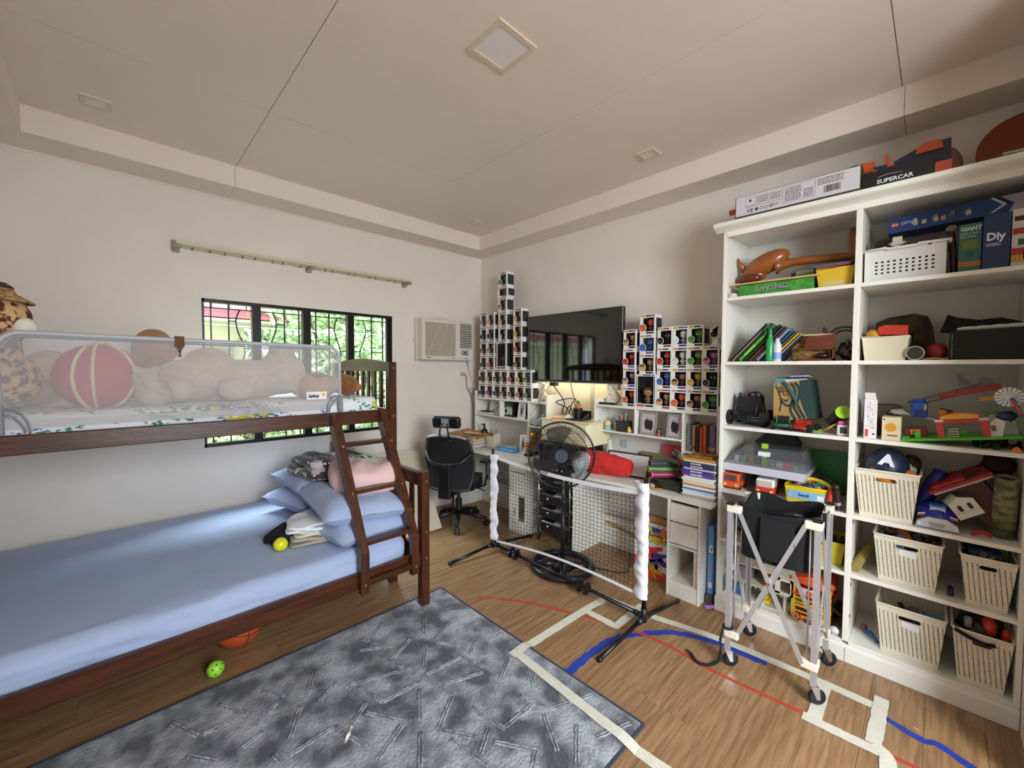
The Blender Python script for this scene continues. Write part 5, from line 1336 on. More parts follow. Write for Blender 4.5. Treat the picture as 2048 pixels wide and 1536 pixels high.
b = B(); b.box(2.78, 2.05, 1.062, 2.92, 2.21, 1.075); b.box(2.90, 2.05, 1.075, 2.92, 2.21, 1.14); b.prism([(2.78, 1.075), (2.92, 1.075), (2.92, 1.13)], 'y', 2.05, 2.06); b.cyl((2.845, 2.135, 1.075), (2.845, 2.135, 1.165), 0.036, 0.042, 14); b.build('organiser_body', flat('1b1b1d', 0.3), t)
B().cyl((2.795, 2.20, 1.085), (2.82, 2.22, 1.085), 0.022, n=16).build('tape_roll', flat('d8d2c4'), t)
pens(('black organiser', ['grey', 'orange', 'black']), (2.845, 2.135, 1.08), 3, 0.04, 0.15, ['9a9a9c', 'cf6a30', '26262a'], 11)
t = thing('toy_carrot', 'orange toy with a green top standing in the black organiser', 'toy', (2.84, 2.12, 1.10))
B().lathe([(0.0, 0), (0.014, 0.02), (0.018, 0.07), (0.01, 0.085)], (2.83, 2.12, 1.115), 12).build('body', flat('cf5f2a'), t); B().sph((2.83, 2.12, 1.213), 0.017, 10, 8).build('top', flat('3f8f4a'), t)
b = B(); b.T = rot((2.79, 2.3, 1.063), 0, 0, 20); b.box(2.74, 2.24, 1.0625, 2.82, 2.36, 1.068)
one('orange_pad', b, flat('e0996c', 0.6), 'orange paper pad on the cream storage drawers', 'paper')
one('wooden_rod', B().T and None or B().bar((2.985, 1.36, 0.10), (2.985, 1.93, 0.205), 0.018, 0.018), flat('c2995c', 0.6), 'long pale wooden rod leaning under the right desk', 'rod')

# under the right desk
t = thing('toy_box', 'white, blue and red printed toy carton under the right desk', 'box', (2.82, 1.38, 0))
yb0, yb1 = 1.235, 1.53
B().box(2.745, yb0, 0.0, 2.90, yb1, 0.40).build('carton', flat('e4e2e6', 0.5), t)
b = B(); b.prism([(yb0, 0.40), (yb1, 0.40), (yb1 - 0.02, 0.455), (yb0, 0.44)], 'x', 2.755, 2.765); b.box(2.755, yb0, 0.40, 2.90, yb1, 0.405); b.build('carton_flap', flat('b98a52', 0.8), t)
b = B(); xf = 2.7445
b.prism([(yb0, 0.235), (yb0, 0.365), (yb1, 0.385), (yb1, 0.31), (1.36, 0.30)], 'x', xf - 0.0005, 2.745, flat('2558b0'))
b.prism([(yb0, 0.0), (yb1, 0.0), (yb1, 0.14), (1.42, 0.085), (yb0, 0.055)], 'x', xf - 0.0005, 2.745, flat('dc4a2c'))
b.prism([(yb0, 0.24), (1.30, 0.285), (1.30, 0.275), (yb0, 0.225)], 'x', xf - 0.0008, xf - 0.0004, flat('f0f0f2'))
b.build('printed_panels', flat('2558b0'), t)
b = B()
for off, m_ in ((0.0022, '1d2a20'), (0.0, 'f2d21e')):
    b.text('AIR', (xf - 0.001 - (0.0006 if off == 0 else 0), 1.505 - off, 0.325 - off), 0.072, (0, -1, 0.02), mat=flat(m_), bold=0.003, squash=1.1, depth=0.0003)
    b.text('GLIDERS', (xf - 0.001 - (0.0006 if off == 0 else 0), 1.52 - off, 0.262 - off), 0.060, (0, -1, 0.02), mat=flat(m_), bold=0.003, depth=0.0003)
b.build('title_lettering', flat('f2d21e'), t)
b = B()
def plane_print(cy, cz, s, col, col2, a):
    Tm = Matrix.Translation((xf - 0.001, cy, cz)) @ Matrix.Rotation(radians(a), 4, 'X'); b.T = Tm
    b.prism([(0.1 * s, 0.012 * s), (-0.1 * s, 0.03 * s), (-0.13 * s, 0), (-0.1 * s, -0.02 * s), (0.1 * s, -0.012 * s), (0.14 * s, 0)], 'x', -0.0003, 0, flat(col)); b.prism([(0.02 * s, 0), (-0.07 * s, 0.085 * s), (-0.085 * s, 0.07 * s), (-0.04 * s, 0)], 'x', -0.0006, -0.0003, flat(col2)); b.prism([(0.02 * s, 0), (-0.07 * s, -0.085 * s), (-0.085 * s, -0.07 * s), (-0.04 * s, 0)], 'x', -0.0006, -0.0003, flat(col2)); b.T = None
plane_print(1.42, 0.205, 1.0, 'd8323a', 'd8323a', 28); plane_print(1.38, 0.17, 0.9, '4a2a9c', '3b3fb0', 30); plane_print(1.43, 0.12, 0.6, '2f9a58', '2f9a58', 30); plane_print(1.40, 0.075, 0.75, 'e6b53a', 'd9882c', 16); plane_print(1.335, 0.335, 0.62, 'e8862a', 'e8862a', -14)
b.cyl((xf - 0.001, 1.255, 0.06), (xf, 1.255, 0.06), 0.022, n=16, mat=flat('e8e4c8')); b.build('picture_print', flat('d8323a'), t)['kind'] = 'stuff'
t = thing('blue_box', 'tall light blue printed box between the desk pedestal and the shelf', 'box', (2.80, 0.98, 0.06))
B().box(2.72, 0.965, 0.06, 2.95, 0.999, 0.50).build('carton', flat('5f9ad6', 0.45), t)
b = B().box(2.719, 0.968, 0.33, 2.72, 0.99, 0.375, flat('efeff2')); b.box(2.718, 0.972, 0.34, 2.719, 0.982, 0.365, flat('b03a34')); b.box(2.719, 0.97, 0.10, 2.72, 0.992, 0.135, flat('e4e6ea')); b.cyl((2.719, 0.982, 0.235), (2.72, 0.982, 0.235), 0.01, n=12, mat=flat('c46a8a')); b.build('print', flat('efeff2'), t)['kind'] = 'stuff'
b = B(); b.box(2.70, 0.96, 0.0, 2.98, 1.003, 0.06); one('grey_carton', b, flat('5a4c44', 0.8), 'low dark carton on the floor under the tall light blue box', 'box')
b = B(); b.T = rot((2.66, 0.955, 0.012), 8, 0, -30); b.box(2.62, 0.945, 0.008, 2.70, 0.965, 0.016); one('purple_ruler', b, flat('b080d0', 0.4), 'small purple plastic strip on the floor by the shelf plinth', 'ruler')
b = B(); b.T = rot((2.9, 1.1, 0.10), 0, 0, 20); b.prism([(2.85, 0.101), (3.0, 0.101), (2.98, 0.20), (2.9, 0.22)], 'y', 1.06, 1.075); one('black_pouch', b, FABK, 'black pouch inside the open cubby of the right desk pedestal', 'pouch')
# ================================================================ tall bookshelf on the right
sh = thing('bookshelf', 'tall white bookshelf filled with toys along the right wall', 'bookshelf', (2.89, 0.32, 0))
def sb(name, *a, par=None, r=0.0015, mat=WHITE): return B().rbox(*a, r, 1).build(name, mat, par or sh)
SX, SB = 2.676, 3.10
sb('side_panel', SX, 0.914, 0.085, 3.108, 0.932, 2.335); sb('side_panel', SX, -0.274, 0.085, 3.108, -0.256, 2.335)
sb('divider', SX, 0.286, 0.105, SB, 0.311, 2.30)
sb('back_panel', SB, -0.256, 0.085, 3.108, 0.914, 2.335, mat=M('shelf_back', 'dcd8cc', 0.5, var=0.04, vscale=4))
SZ = (1.931, 1.546, 1.158, 0.765, 0.462, 0.107)
for z in SZ:
    sb('shelf', SX, 0.311, z - 0.02, SB, 0.914, z); sb('shelf', SX, -0.256, z - 0.02, SB, 0.286, z)
sb('top_board', SX - 0.01, -0.274, 2.335, 3.108, 0.945, 2.345)
sb('header', SX - 0.004, -0.256, 2.292, SX + 0.014, 0.914, 2.335); sb('header', SX + 0.014, -0.256, 2.315, SB, 0.914, 2.334)
B().prism([(SX - 0.004, 2.322), (SX - 0.02, 2.330), (SX - 0.05, 2.342), (SX - 0.058, 2.348), (SX - 0.058, 2.368), (3.108, 2.368), (3.108, 2.345), (SX, 2.345)], 'y', -0.274, 0.972).build('cornice', WHITE, sh)
sb('plinth', SX - 0.006, 0.30, 0, SX + 0.014, 0.936, 0.075); sb('plinth', SX - 0.006, -0.274, 0, SX + 0.014, 0.298, 0.075); sb('plinth', SX + 0.014, 0.918, 0, 3.108, 0.936, 0.075)
B().prism([(SX - 0.006, 0.075), (SX - 0.004, 0.082), (SX + 0.002, 0.086), (SX + 0.002, 0.09), (SX + 0.02, 0.09), (SX + 0.02, 0.07)], 'y', -0.274, 0.936).build('plinth_moulding', WHITE, sh)
sb('plinth_cap', SX + 0.004, -0.274, 0.086, 3.1, 0.932, 0.0872)
L1, L2, L3, L4, L5, L6 = [z + 0.0005 for z in SZ]
TOPZ = 2.3685

# ---- on top
t = thing('long_carton', 'long flat white carton with printed symbols on top of the bookshelf', 'box', (2.68, 0.58, TOPZ))
b = B(); b.T = rot((2.66, 0.58, TOPZ), 0, 0, 0); b.box(2.655, 0.295, TOPZ + 0.004, 2.74, 0.864, TOPZ + 0.132); b.build('carton', flat('33391f', 0.6), t)
b = B().box(2.6542, 0.300, TOPZ + 0.022, 2.655, 0.860, TOPZ + 0.130, flat('cfcace')); b.build('white_face', flat('cfcace'), t)
b = B(); xx = 2.6538; k_ = flat('2c2b2e')
b.text('CE', (xx, 0.80, TOPZ + 0.034), 0.026, mat=k_, bold=0.0006)
for i in range(4):
    b.torus((xx, 0.752 - i * 0.024, TOPZ + 0.043), 0.008, 0.0013, (1, 0, 0), 12, 4, mat=k_)
b.cyl((xx, 0.752, TOPZ + 0.043), (xx + 0.0004, 0.752, TOPZ + 0.043), 0.006, n=10, mat=k_)
def lines(y0, y1, z0, z1, n, seed):
    rg = random.Random(seed); dz_ = (z1 - z0) / n
    for i in range(n):
        y = y1
        while y > y0 + 0.004:
            w_ = rg.uniform(0.004, 0.014); b.box(xx, max(y0, y - w_), z0 + dz_ * i + dz_ * 0.2, xx + 0.0004, y, z0 + dz_ * i + dz_ * 0.62, k_); y -= w_ + 0.003
def frame_(y0, y1, z0, z1):
    for a in ((y0, z0, y1, z0 + 0.0012), (y0, z1 - 0.0012, y1, z1), (y0, z0, y0 + 0.0012, z1), (y1 - 0.0012, z0, y1, z1)): b.box(xx, a[0], a[1], xx + 0.0004, a[2], a[3], k_)
for (ya, yb_, za, zb_) in ((0.755, 0.81, 0.072, 0.115), (0.69, 0.75, 0.075, 0.115), (0.63, 0.685, 0.075, 0.115), (0.48, 0.625, 0.038, 0.122)): frame_(ya, yb_, TOPZ + za, TOPZ + zb_)
lines(0.695, 0.745, TOPZ + 0.078, TOPZ + 0.112, 4, 1); lines(0.635, 0.68, TOPZ + 0.078, TOPZ + 0.112, 4, 2); lines(0.54, 0.615, TOPZ + 0.044, TOPZ + 0.116, 8, 3); lines(0.485, 0.53, TOPZ + 0.044, TOPZ + 0.09, 5, 4); lines(0.36, 0.47, TOPZ + 0.085, TOPZ + 0.122, 4, 5); lines(0.64, 0.69, TOPZ + 0.04, TOPZ + 0.055, 2, 6); lines(0.63, 0.81, TOPZ + 0.062, TOPZ + 0.069, 1, 7)
b.prism([(0.785 + 0.006 * cos(a), TOPZ + 0.098 + 0.008 * sin(a)) for a in [2 * pi * q / 10 for q in range(10)]], 'x', xx, xx + 0.0004, k_)
y = 0.375; rg = random.Random(9)
while y < 0.445:
    w_ = rg.choice((0.001, 0.0016, 0.0028)); b.box(xx, y, TOPZ + 0.042, xx + 0.0004, y + w_, TOPZ + 0.076, k_); y += w_ + rg.choice((0.001, 0.0018))
b.build('printed_marks', k_, t)['kind'] = 'stuff'
t = thing('toy_rifle', 'long dark toy rifle with orange tip lying behind the white carton', 'toy gun', (2.84, 0.6, TOPZ))
b = B(); b.tube([(2.84, 0.95, TOPZ + 0.12), (2.84, 0.78, TOPZ + 0.125)], 0.013, 8, flat('1c1f1c')); b.prism([(0.80, TOPZ + 0.09), (0.80, TOPZ + 0.145), (0.70, TOPZ + 0.16), (0.45, TOPZ + 0.185), (0.33, TOPZ + 0.20), (0.33, TOPZ + 0.02), (0.40, TOPZ + 0.02), (0.46, TOPZ + 0.10)], 'x', 2.82, 2.86, flat('1f2a1a')); b.build('gun_body', flat('1f2a1a'), t)
b = B(); b.tube([(2.84, 0.955, TOPZ + 0.12), (2.84, 0.87, TOPZ + 0.123)], 0.017, 10); b.build('orange_muzzle', flat('d4522a'), t); B().box(2.83, 0.60, TOPZ + 0.165, 2.85, 0.70, TOPZ + 0.18).build('orange_rail', flat('d4522a'), t)
t = thing('carton', 'black carton with white lettering on top of the bookshelf', 'box', (2.70, 0.16, TOPZ))
B().box(2.66, 0.045, TOPZ, 2.76, 0.292, TOPZ + 0.085).build('carton_body', flat('101013', 0.4), t)
b = B(); b.text('SUPERCAR', (2.6592, 0.238, TOPZ + 0.022), 0.026, bold=0.0006, squash=1.02); b.tube(crv([(2.6592, 0.235, TOPZ + 0.052), (2.6592, 0.20, TOPZ + 0.058), (2.6592, 0.15, TOPZ + 0.054)], 4), 0.0007, 4); b.build('lettering', flat('e8e8ea'), t)
b = B(); b.box(2.655, -0.01, TOPZ, 2.75, 0.042, TOPZ + 0.055); one('orange_carton', b, flat('b8462a', 0.5), 'small orange carton at the right end of the black lettered carton', 'box')
t = thing('toy_blaster', 'blue and orange toy blaster lying behind the black lettered carton', 'toy gun', (2.85, 0.15, TOPZ))
b = B(); b.prism([(0.30, TOPZ + 0.10), (0.30, TOPZ + 0.17), (0.20, TOPZ + 0.165), (0.12, TOPZ + 0.20), (0.05, TOPZ + 0.215), (-0.005, TOPZ + 0.215), (-0.01, TOPZ + 0.02), (0.03, TOPZ + 0.02), (0.06, TOPZ + 0.10)], 'x', 2.83, 2.88); b.build('blaster_body', flat('20263f', 0.4), t)
b = B(); b.cyl((2.85, 0.325, TOPZ + 0.175), (2.85, 0.268, TOPZ + 0.172), 0.034, 0.032, 14); b.box(2.825, 0.215, TOPZ + 0.165, 2.885, 0.225, TOPZ + 0.215); b.box(2.825, 0.19, TOPZ + 0.15, 2.885, 0.215, TOPZ + 0.165); b.box(2.82, 0.255, TOPZ + 0.12, 2.89, 0.27, TOPZ + 0.15); b.build('orange_fitting', flat('d8582a', 0.4), t)
B().prism([(0.115, TOPZ + 0.175), (0.105, TOPZ + 0.205), (0.07, TOPZ + 0.222), (0.03, TOPZ + 0.218), (0.02, TOPZ + 0.175)], 'x', 2.82, 2.83).build('orange_plate', flat('c9542e', 0.4), t)
b = B(); b.sph((2.97, 0.05, TOPZ + 0.12), (0.08, 0.10, 0.12), 18, 12); one('plastic_dome', b, flat('a07868', 0.5), 'dusky rounded plastic dome behind the toy blaster', 'toy')
t = thing('round_board', 'large round reddish brown board leaning at the right end of the shelf top', 'board', (2.99, -0.24, TOPZ))
b = B(); b.T = rot((2.95, -0.25, TOPZ), 0, 14, 0); b.cyl((2.955, -0.25, TOPZ + 0.165), (2.975, -0.25, TOPZ + 0.165), 0.162, n=40); b.build('disc', M('disc_brown', '8e4326', 0.55, var=0.15, vscale=4), t)
for i in range(5):
    b = B(); b.T = rot((2.8, -0.2, TOPZ), 0, 0, -4 + 2 * i); b.box(2.74, -0.268, TOPZ + 0.001 + i * 0.011, 2.92, -0.13 - 0.006 * i, TOPZ + 0.010 + i * 0.011)
    one('booklet', b, flat(['cfc3b4', '6f6258', 'd9cfc2', '83756a', 'cfc6b8'][i], 0.7), 'thin booklet, %s from the bottom of the stack on the shelf top' % ORD[i], 'booklet', 'booklets on the bookshelf top')

# ---- left column, top row
t = thing('game_box', 'green speckled flat box with upside down lettering on the top left shelf', 'box', (2.80, 0.67, L1))
B().box(2.715, 0.484, L1, 2.90, 0.852, L1 + 0.066).build('box_body', M('green_speckle', '4a9a3c', 0.5, col2='2f7a2c', vscale=42, detail=1), t)
b = B(); b.text('MINECRAFT', (2.714, 0.60, L1 + 0.046), 0.033, (0, 1, 0), (0, 0, -1), bold=0.0012, squash=0.92, mat=flat('1c231a'), depth=0.0002); b.text('MINECRAFT', (2.7132, 0.602, L1 + 0.048), 0.033, (0, 1, 0), (0, 0, -1), bold=0.0004, squash=0.92, mat=flat('a9a8a6'), depth=0.0002); b.build('lettering', flat('a9a8a6'), t)
b = B(); b.T = rot((2.8, 0.67, L1 + 0.068), 0.8, 0, -3); b.box(2.70, 0.448, L1 + 0.070, 2.86, 0.892, L1 + 0.078); one('wooden_board', b, flat('d8b070', 0.6), 'thin pale wooden board lying across the green box', 'board')
t = thing('yellow_bin', 'yellow plastic bin at the right of the top left shelf', 'bin', (2.80, 0.385, L1))
YEL = M('bin_yellow', 'd9b42a', 0.4, var=0.1, vscale=30)
def openbin(b, x0, x1, y0, y1, z0, z1, inset, th=0.004, rim=0.008):
    """tapered open box: inset = how much narrower the bottom is per side"""
    for sgn in (0, 1):
        o_ = th * sgn
        tp = [(x0 + o_, y0 + o_, z1), (x1 - o_, y0 + o_, z1), (x1 - o_, y1 - o_, z1), (x0 + o_, y1 - o_, z1)]
        bt = [(x0 + inset + o_, y0 + inset + o_, z0 + o_), (x1 - inset - o_, y0 + inset + o_, z0 + o_), (x1 - inset - o_, y1 - inset - o_, z0 + o_), (x0 + inset + o_, y1 - inset - o_, z0 + o_)]
        b.add(tp + bt, [(0, 1, 5, 4), (1, 2, 6, 5), (2, 3, 7, 6), (3, 0, 4, 7), (4, 5, 6, 7)])
    b.tube([(x0, y0, z1), (x1, y0, z1), (x1, y1, z1), (x0, y1, z1)], rim / 2, 5, closed=True)
b = B(); openbin(b, 2.71, 2.93, 0.315, 0.475, L1, L1 + 0.098, 0.012); b.build('bin_body', YEL, t)
B().box(2.718, 0.36, L1 + 0.01, 2.721, 0.445, L1 + 0.04).build('worn_label', flat('c9b67a', 0.7), t)
for i, (c_, nm) in enumerate((('a03a30', 'red'), ('46608c', 'blue'))):
    b = B(); b.T = rot((2.8, 0.4, L1 + 0.11), -2, 0, 3 * i); b.box(2.705, 0.33, L1 + 0.104 + i * 0.009, 2.90, 0.475 + 0.02 * i, L1 + 0.111 + i * 0.009); one('folder', b, flat(c_, 0.5), '%s folder lying on the yellow bin of the top left shelf' % nm, 'folder', 'folders on the yellow bin')
t = thing('inflatable_toy', 'shiny brown inflatable toy animal lying on the top left shelf', 'inflatable toy', (2.88, 0.62, L1 + 0.08))
INF = M('inflatable_brown', '9a5628', 0.22, var=0.12, vscale=5)
b = B(); b.T = rot((2.87, 0.76, L1 + 0.2), -24, 0, 0)
b.sph((2.87, 0.755, L1 + 0.205), (0.065, 0.135, 0.062), 20, 12); b.T = None
b.sph((2.87, 0.82, L1 + 0.15), (0.05, 0.075, 0.045), 16, 10)
b.tube(crv([(2.87, 0.70, L1 + 0.185), (2.87, 0.60, L1 + 0.195), (2.87, 0.45, L1 + 0.185), (2.87, 0.345, L1 + 0.178)], 4), [0.05, 0.036, 0.03, 0.026, 0.023] + [0.023] * 8, 12)
b.tube([(2.87, 0.338, L1 + 0.14), (2.87, 0.336, L1 + 0.2), (2.87, 0.338, L1 + 0.28), (2.87, 0.34, L1 + 0.325)], [0.024, 0.028, 0.029, 0.018], 12)
b.tube([(2.86, 0.87, L1 + 0.19), (2.86, 0.90, L1 + 0.235), (2.86, 0.917 - 0.008, L1 + 0.265)], [0.018, 0.013, 0.006], 8)
b.build('body', INF, t)
b = B(); b.sph((2.83, 0.835, L1 + 0.125), (0.03, 0.07, 0.03), 14, 8); b.build('muzzle', M('inflatable_dark', '5e2c16', 0.25), t)
b = B(); [b.sph((2.805 + k * 0.002, 0.86 - k * 0.012, L1 + 0.165 + k * 0.015), 0.005, 8, 6) for k in range(2)]; b.build('eye', flat('120c0a', 0.2), t)
b = B(); b.T = rot((2.82, 0.54, L1 + 0.11), 5, 0, 0); b.cyl((2.82, 0.50, L1 + 0.112), (2.82, 0.585, L1 + 0.106), 0.019, n=14); b.cyl((2.82, 0.585, L1 + 0.106), (2.82, 0.61, L1 + 0.104), 0.013, 0.010, 12, mat=flat('1c2420')); one('toy_dart', b, flat('7f8874', 0.6), 'grey green toy tube with dark tip lying on the wooden board', 'toy')
b = B().cyl((2.70, 0.895, L1 + 0.016), (2.76, 0.865, L1 + 0.016), 0.0145, n=14); one('white_roll', b, flat('d9d4cc', 0.5), 'small white roll in the left corner of the top left shelf', 'roll')

# ---- left column, second row: leaning books and bags
cols_b = [('1e2a30', 0.010, 0.285), ('a08a74', 0.012, 0.285), ('1f2420', 0.016, 0.28), ('4ea030', 0.020, 0.27), ('26301f', 0.016, 0.265), ('5e4438', 0.014, 0.25), ('3d3338', 0.015, 0.245), ('7a8c98', 0.018, 0.23), ('2c5a80', 0.014, 0.22), ('6b5a32', 0.012, 0.21), ('c9a83a', 0.012, 0.20), ('d8d0c0', 0.008, 0.19), ('343038', 0.012, 0.18)]
nmb = ['dark teal', 'tan', 'black', 'bright green', 'dark green', 'brown', 'plum', 'grey blue with printed cover', 'blue', 'olive', 'yellow', 'white', 'charcoal']
ang_b = 42; yb = 0.903; dvec = Vector((0, -sin(radians(ang_b)), cos(radians(ang_b)))); nvec = Vector((0, -cos(radians(ang_b)), -sin(radians(ang_b))))
off = 0.0
for i, (c_, th_, h_) in enumerate(cols_b):
    t = thing('book', '%s book leaning on the second left shelf, %s from the left' % (nmb[i], (ORD + ['ninth', 'tenth', 'eleventh', 'twelfth', 'thirteenth'])[i]), 'book', (2.78, 0.8, L2), 'leaning books on the second left shelf')
    # each book rests on its lower right edge on the shelf
    ys = 0.888 - off
    P0 = Vector((2.715, ys, L2 + 0.0005)); L_ = h_
    R_ = Matrix.Translation(P0) @ Matrix.Rotation(radians(ang_b), 4, 'X')
    b = B(); b.T = R_
    b.box(0, 0, 0, 0.17, 0.0022, L_); b.box(0, th_ - 0.0022, 0, 0.17, th_, L_); b.box(0, 0, 0, 0.002, th_, L_); b.build('cover', flat(c_, 0.4), t)
    b = B(); b.T = R_; b.box(0.002, 0.0024, 0.003, 0.166, th_ - 0.0024, L_ - 0.003); b.build('pages', PAPER, t)
    if i in (3, 7, 8, 10):
        b = B(); b.T = R_; b.box(-0.0006, th_ * 0.2, L_ * 0.15, 0, th_ * 0.8, L_ * 0.45); b.build('spine_label', flat(['', '', '', '7fd04a', '', '', '', 'dfe4e6', '8fb6d8', '', 'efe2a0'][i] or 'ffffff'), t)
    off += th_ / cos(radians(ang_b)) + 0.0015
t = thing('spray_bottle', 'green spray bottle standing in front of the leaning books', 'bottle', (2.70, 0.675, L2))
B().lathe([(0, 0), (0.018, 0), (0.02, 0.01), (0.02, 0.105), (0.012, 0.13), (0.011, 0.15)], (2.70, 0.678, L2), 16).build('bottle_body', M('green_clear', '2f9c54', 0.15), t)
b = B(); b.cyl((2.70, 0.678, L2 + 0.15), (2.70, 0.678, L2 + 0.185), 0.011); b.rbox(2.69, 0.655, L2 + 0.185, 2.71, 0.70, L2 + 0.205, 0.004, 1); b.box(2.695, 0.70, L2 + 0.15, 2.705, 0.706, L2 + 0.19); b.build('trigger_head', flat('1c6a40', 0.35), t)
t = thing('spray_can', 'white and blue spray can beside the green spray bottle', 'can', (2.70, 0.64, L2))
B().lathe([(0, 0), (0.02, 0), (0.021, 0.004), (0.021, 0.09), (0.013, 0.105), (0.01, 0.128), (0, 0.13)], (2.702, 0.642, L2), 16).build('can_body', flat('cfd4da', 0.3), t)
b = B(); b.lathe([(0.0214, 0.01), (0.0214, 0.05)], (2.702, 0.642, L2), 16); b.build('label_band', flat('7fa0d2'), t)
t = thing('wicker_box', 'woven tan rattan box on the second left shelf', 'basket', (2.80, 0.53, L2))
b = B(); b.rbox(2.75, 0.42, L2, 2.95, 0.59, L2 + 0.135, 0.02, 2); b.build('basket_body', M('rattan', 'a97f3e', 0.7, col2='5b3d1a', vscale=26, stretch=(1, 1, 3), bump=0.5, bscale=90), t)
b = B(); b.T = rot((2.78, 0.5, L2 + 0.14), 0, 0, 4); b.box(2.74, 0.405, L2 + 0.137, 2.84, 0.53, L2 + 0.146); b.build('lid_board', flat('c9b078', 0.6), t)
t = thing('wooden_crate', 'reddish brown open wooden crate in front of the rattan box', 'crate', (2.73, 0.45, L2))
b = B(); RW = M('red_wood', '6e3420', 0.4, var=0.3, vscale=12, stretch=(3, 0.6, 3))
b.prism([(0.39, L2 + 0.072), (0.52, L2 + 0.066), (0.505, L2 + 0.13), (0.375, L2 + 0.142)], 'x', 2.71, 2.72); b.box(2.70, 0.385, L2, 2.745, 0.54, L2 + 0.012); b.box(2.70, 0.385, L2 + 0.06, 2.745, 0.54, L2 + 0.07); b.box(2.70, 0.385, L2, 2.745, 0.393, L2 + 0.065); b.build('crate_frame', RW, t)
B().sph((2.73, 0.44, L2 + 0.028), (0.018, 0.03, 0.015), 10, 6).build('dark_contents', flat('1e1614', 0.4), t)
t = thing('hoop_toy', 'dark metal ring with spotted cloth at the right of the second left shelf', 'toy', (2.86, 0.36, L2))
b = B(); b.torus((2.85, 0.365, L2 + 0.11), 0.075, 0.006, (0.9, 0.25, 0.2), 30, 6); b.torus((2.88, 0.36, L2 + 0.10), 0.07, 0.005, (0.95, -0.15, 0.3), 30, 6); b.build('ring', M('ring_metal', '55584e', 0.3, metal=0.7), t)
b = B(); b.sph((2.86, 0.355, L2 + 0.055), (0.06, 0.035, 0.05), 16, 10, dent=0.6); b.build('spotted_cloth', M('spotted_cloth', '8a7c78', 0.9, col2='1e1a1e', vscale=30, lo=0.45, hi=0.55), t)
b = B(); b.tube(crv([(2.83, 0.44, L2 + 0.14), (2.83, 0.455, L2 + 0.17), (2.83, 0.45, L2 + 0.185), (2.83, 0.435, L2 + 0.15)], 4), 0.004, 5); b.build('strap_loop', flat('4a2f20'), t)
b = B(); b.box(3.094, 0.322, L2 + 0.19, 3.099, 0.334, L2 + 0.215); one('red_sticker', b, flat('b8322c'), 'tiny red tab on the back of the second left shelf', 'tab')

# ---- left column, third row
def rc_car(name, c, L_, W_, H_, wr, body, tyre, label, rz=0, frame='17181a'):
    t = thing(name, label, 'toy car', c, None)
    Tm = at(c, rz)
    def nb():
        b = B(); b.T = Tm; return b
    for sx in (-1, 1):
        for sy in (-1, 1):
            b = nb(); b.cyl((sx * L_ * 0.34, sy * W_ * 0.5, wr), (sx * L_ * 0.34, sy * (W_ * 0.5 - wr * 0.85), wr), wr, n=18); w_ = b.build('wheel', M('tyre', '0f0f10', 0.8, bump=0.5, bscale=200), t)
            b = nb(); b.cyl((sx * L_ * 0.34, sy * (W_ * 0.5 + 0.001), wr), (sx * L_ * 0.34, sy * W_ * 0.5 - 0.004, wr), wr * 0.45, n=10); b.build('hub', flat(tyre, 0.3), w_)
    b = nb(); b.prism([(-L_ * 0.5, wr * 0.7), (L_ * 0.48, wr * 0.7), (L_ * 0.5, wr * 1.3), (L_ * 0.2, wr * 1.7), (L_ * 0.1, H_), (-L_ * 0.15, H_), (-L_ * 0.28, wr * 1.9), (-L_ * 0.5, wr * 1.5)], 'y', -W_ * 0.24, W_ * 0.24); b.build('car_body', flat(body, 0.35), t)
    b = nb()
    for sy in (-1, 1):
        b.tube([(-L_ * 0.46, sy * W_ * 0.26, wr * 1.4), (-L_ * 0.18, sy * W_ * 0.24, H_), (L_ * 0.1, sy * W_ * 0.24, H_), (L_ * 0.34, sy * W_ * 0.26, wr * 1.5)], wr * 0.09, 5)
    for q in (0.9, 1.25): b.tube([(-L_ * 0.52, -W_ * 0.36, wr * q), (-L_ * 0.54, 0, wr * q), (-L_ * 0.52, W_ * 0.36, wr * q)], wr * 0.1, 5)
    for sy in (-0.3, -0.1, 0.1, 0.3): b.tube([(-L_ * 0.53, W_ * sy, wr * 0.8), (-L_ * 0.53, W_ * sy, wr * 1.3)], wr * 0.08, 4)
    b.build('roll_cage', flat(frame, 0.4), t)
    return t, nb
t, nb = rc_car('toy_buggy', (2.86, 0.815, L3), 0.26, 0.235, 0.17, 0.045, '151517', '2c2c2e', 'large black toy buggy at the left of the third left shelf', 0)
b = nb(); [b.sph((-0.03, y, 0.185), 0.013, 8, 6) for y in (-0.05, -0.02, 0.02, 0.05)]; b.build('roof_lamp', flat('3c3c40', 0.2), t)
b = nb(); b.cyl((0.06, 0.0, 0.15), (0.1, 0.0, 0.15), 0.05, n=18); b.build('spare_wheel', M('tyre', '0f0f10', 0.8), t)
rc_car('toy_car', (2.76, 0.615, L3), 0.13, 0.12, 0.075, 0.026, '17191b', '2fae6a', 'small black and green toy car under the paper bag', 10, frame='2f8f5a')
rc_car('toy_car', (2.745, 0.515, L3), 0.12, 0.115, 0.06, 0.022, 'b8281e', '1c1c1e', 'small red toy car under the paper bag', -14, frame='cc3a28')
t = thing('paper_bag', 'brown and dark green printed paper carrier bag on the third left shelf', 'bag', (2.84, 0.55, L3 + 0.04))
KR = M('kraft', 'b98f50', 0.7, var=0.08, vscale=5); DG = flat('27403c', 0.6)
Tm = Matrix.Translation((2.78, 0.57, L3 + 0.052)) @ Euler((radians(-10), radians(4), radians(-6))).to_matrix().to_4x4()
def nb():
    b = B(); b.T = Tm; return b
b = nb(); W2, H2, D2 = 0.105, 0.225, 0.13   # local: y left(+)/right(-), z up, x depth
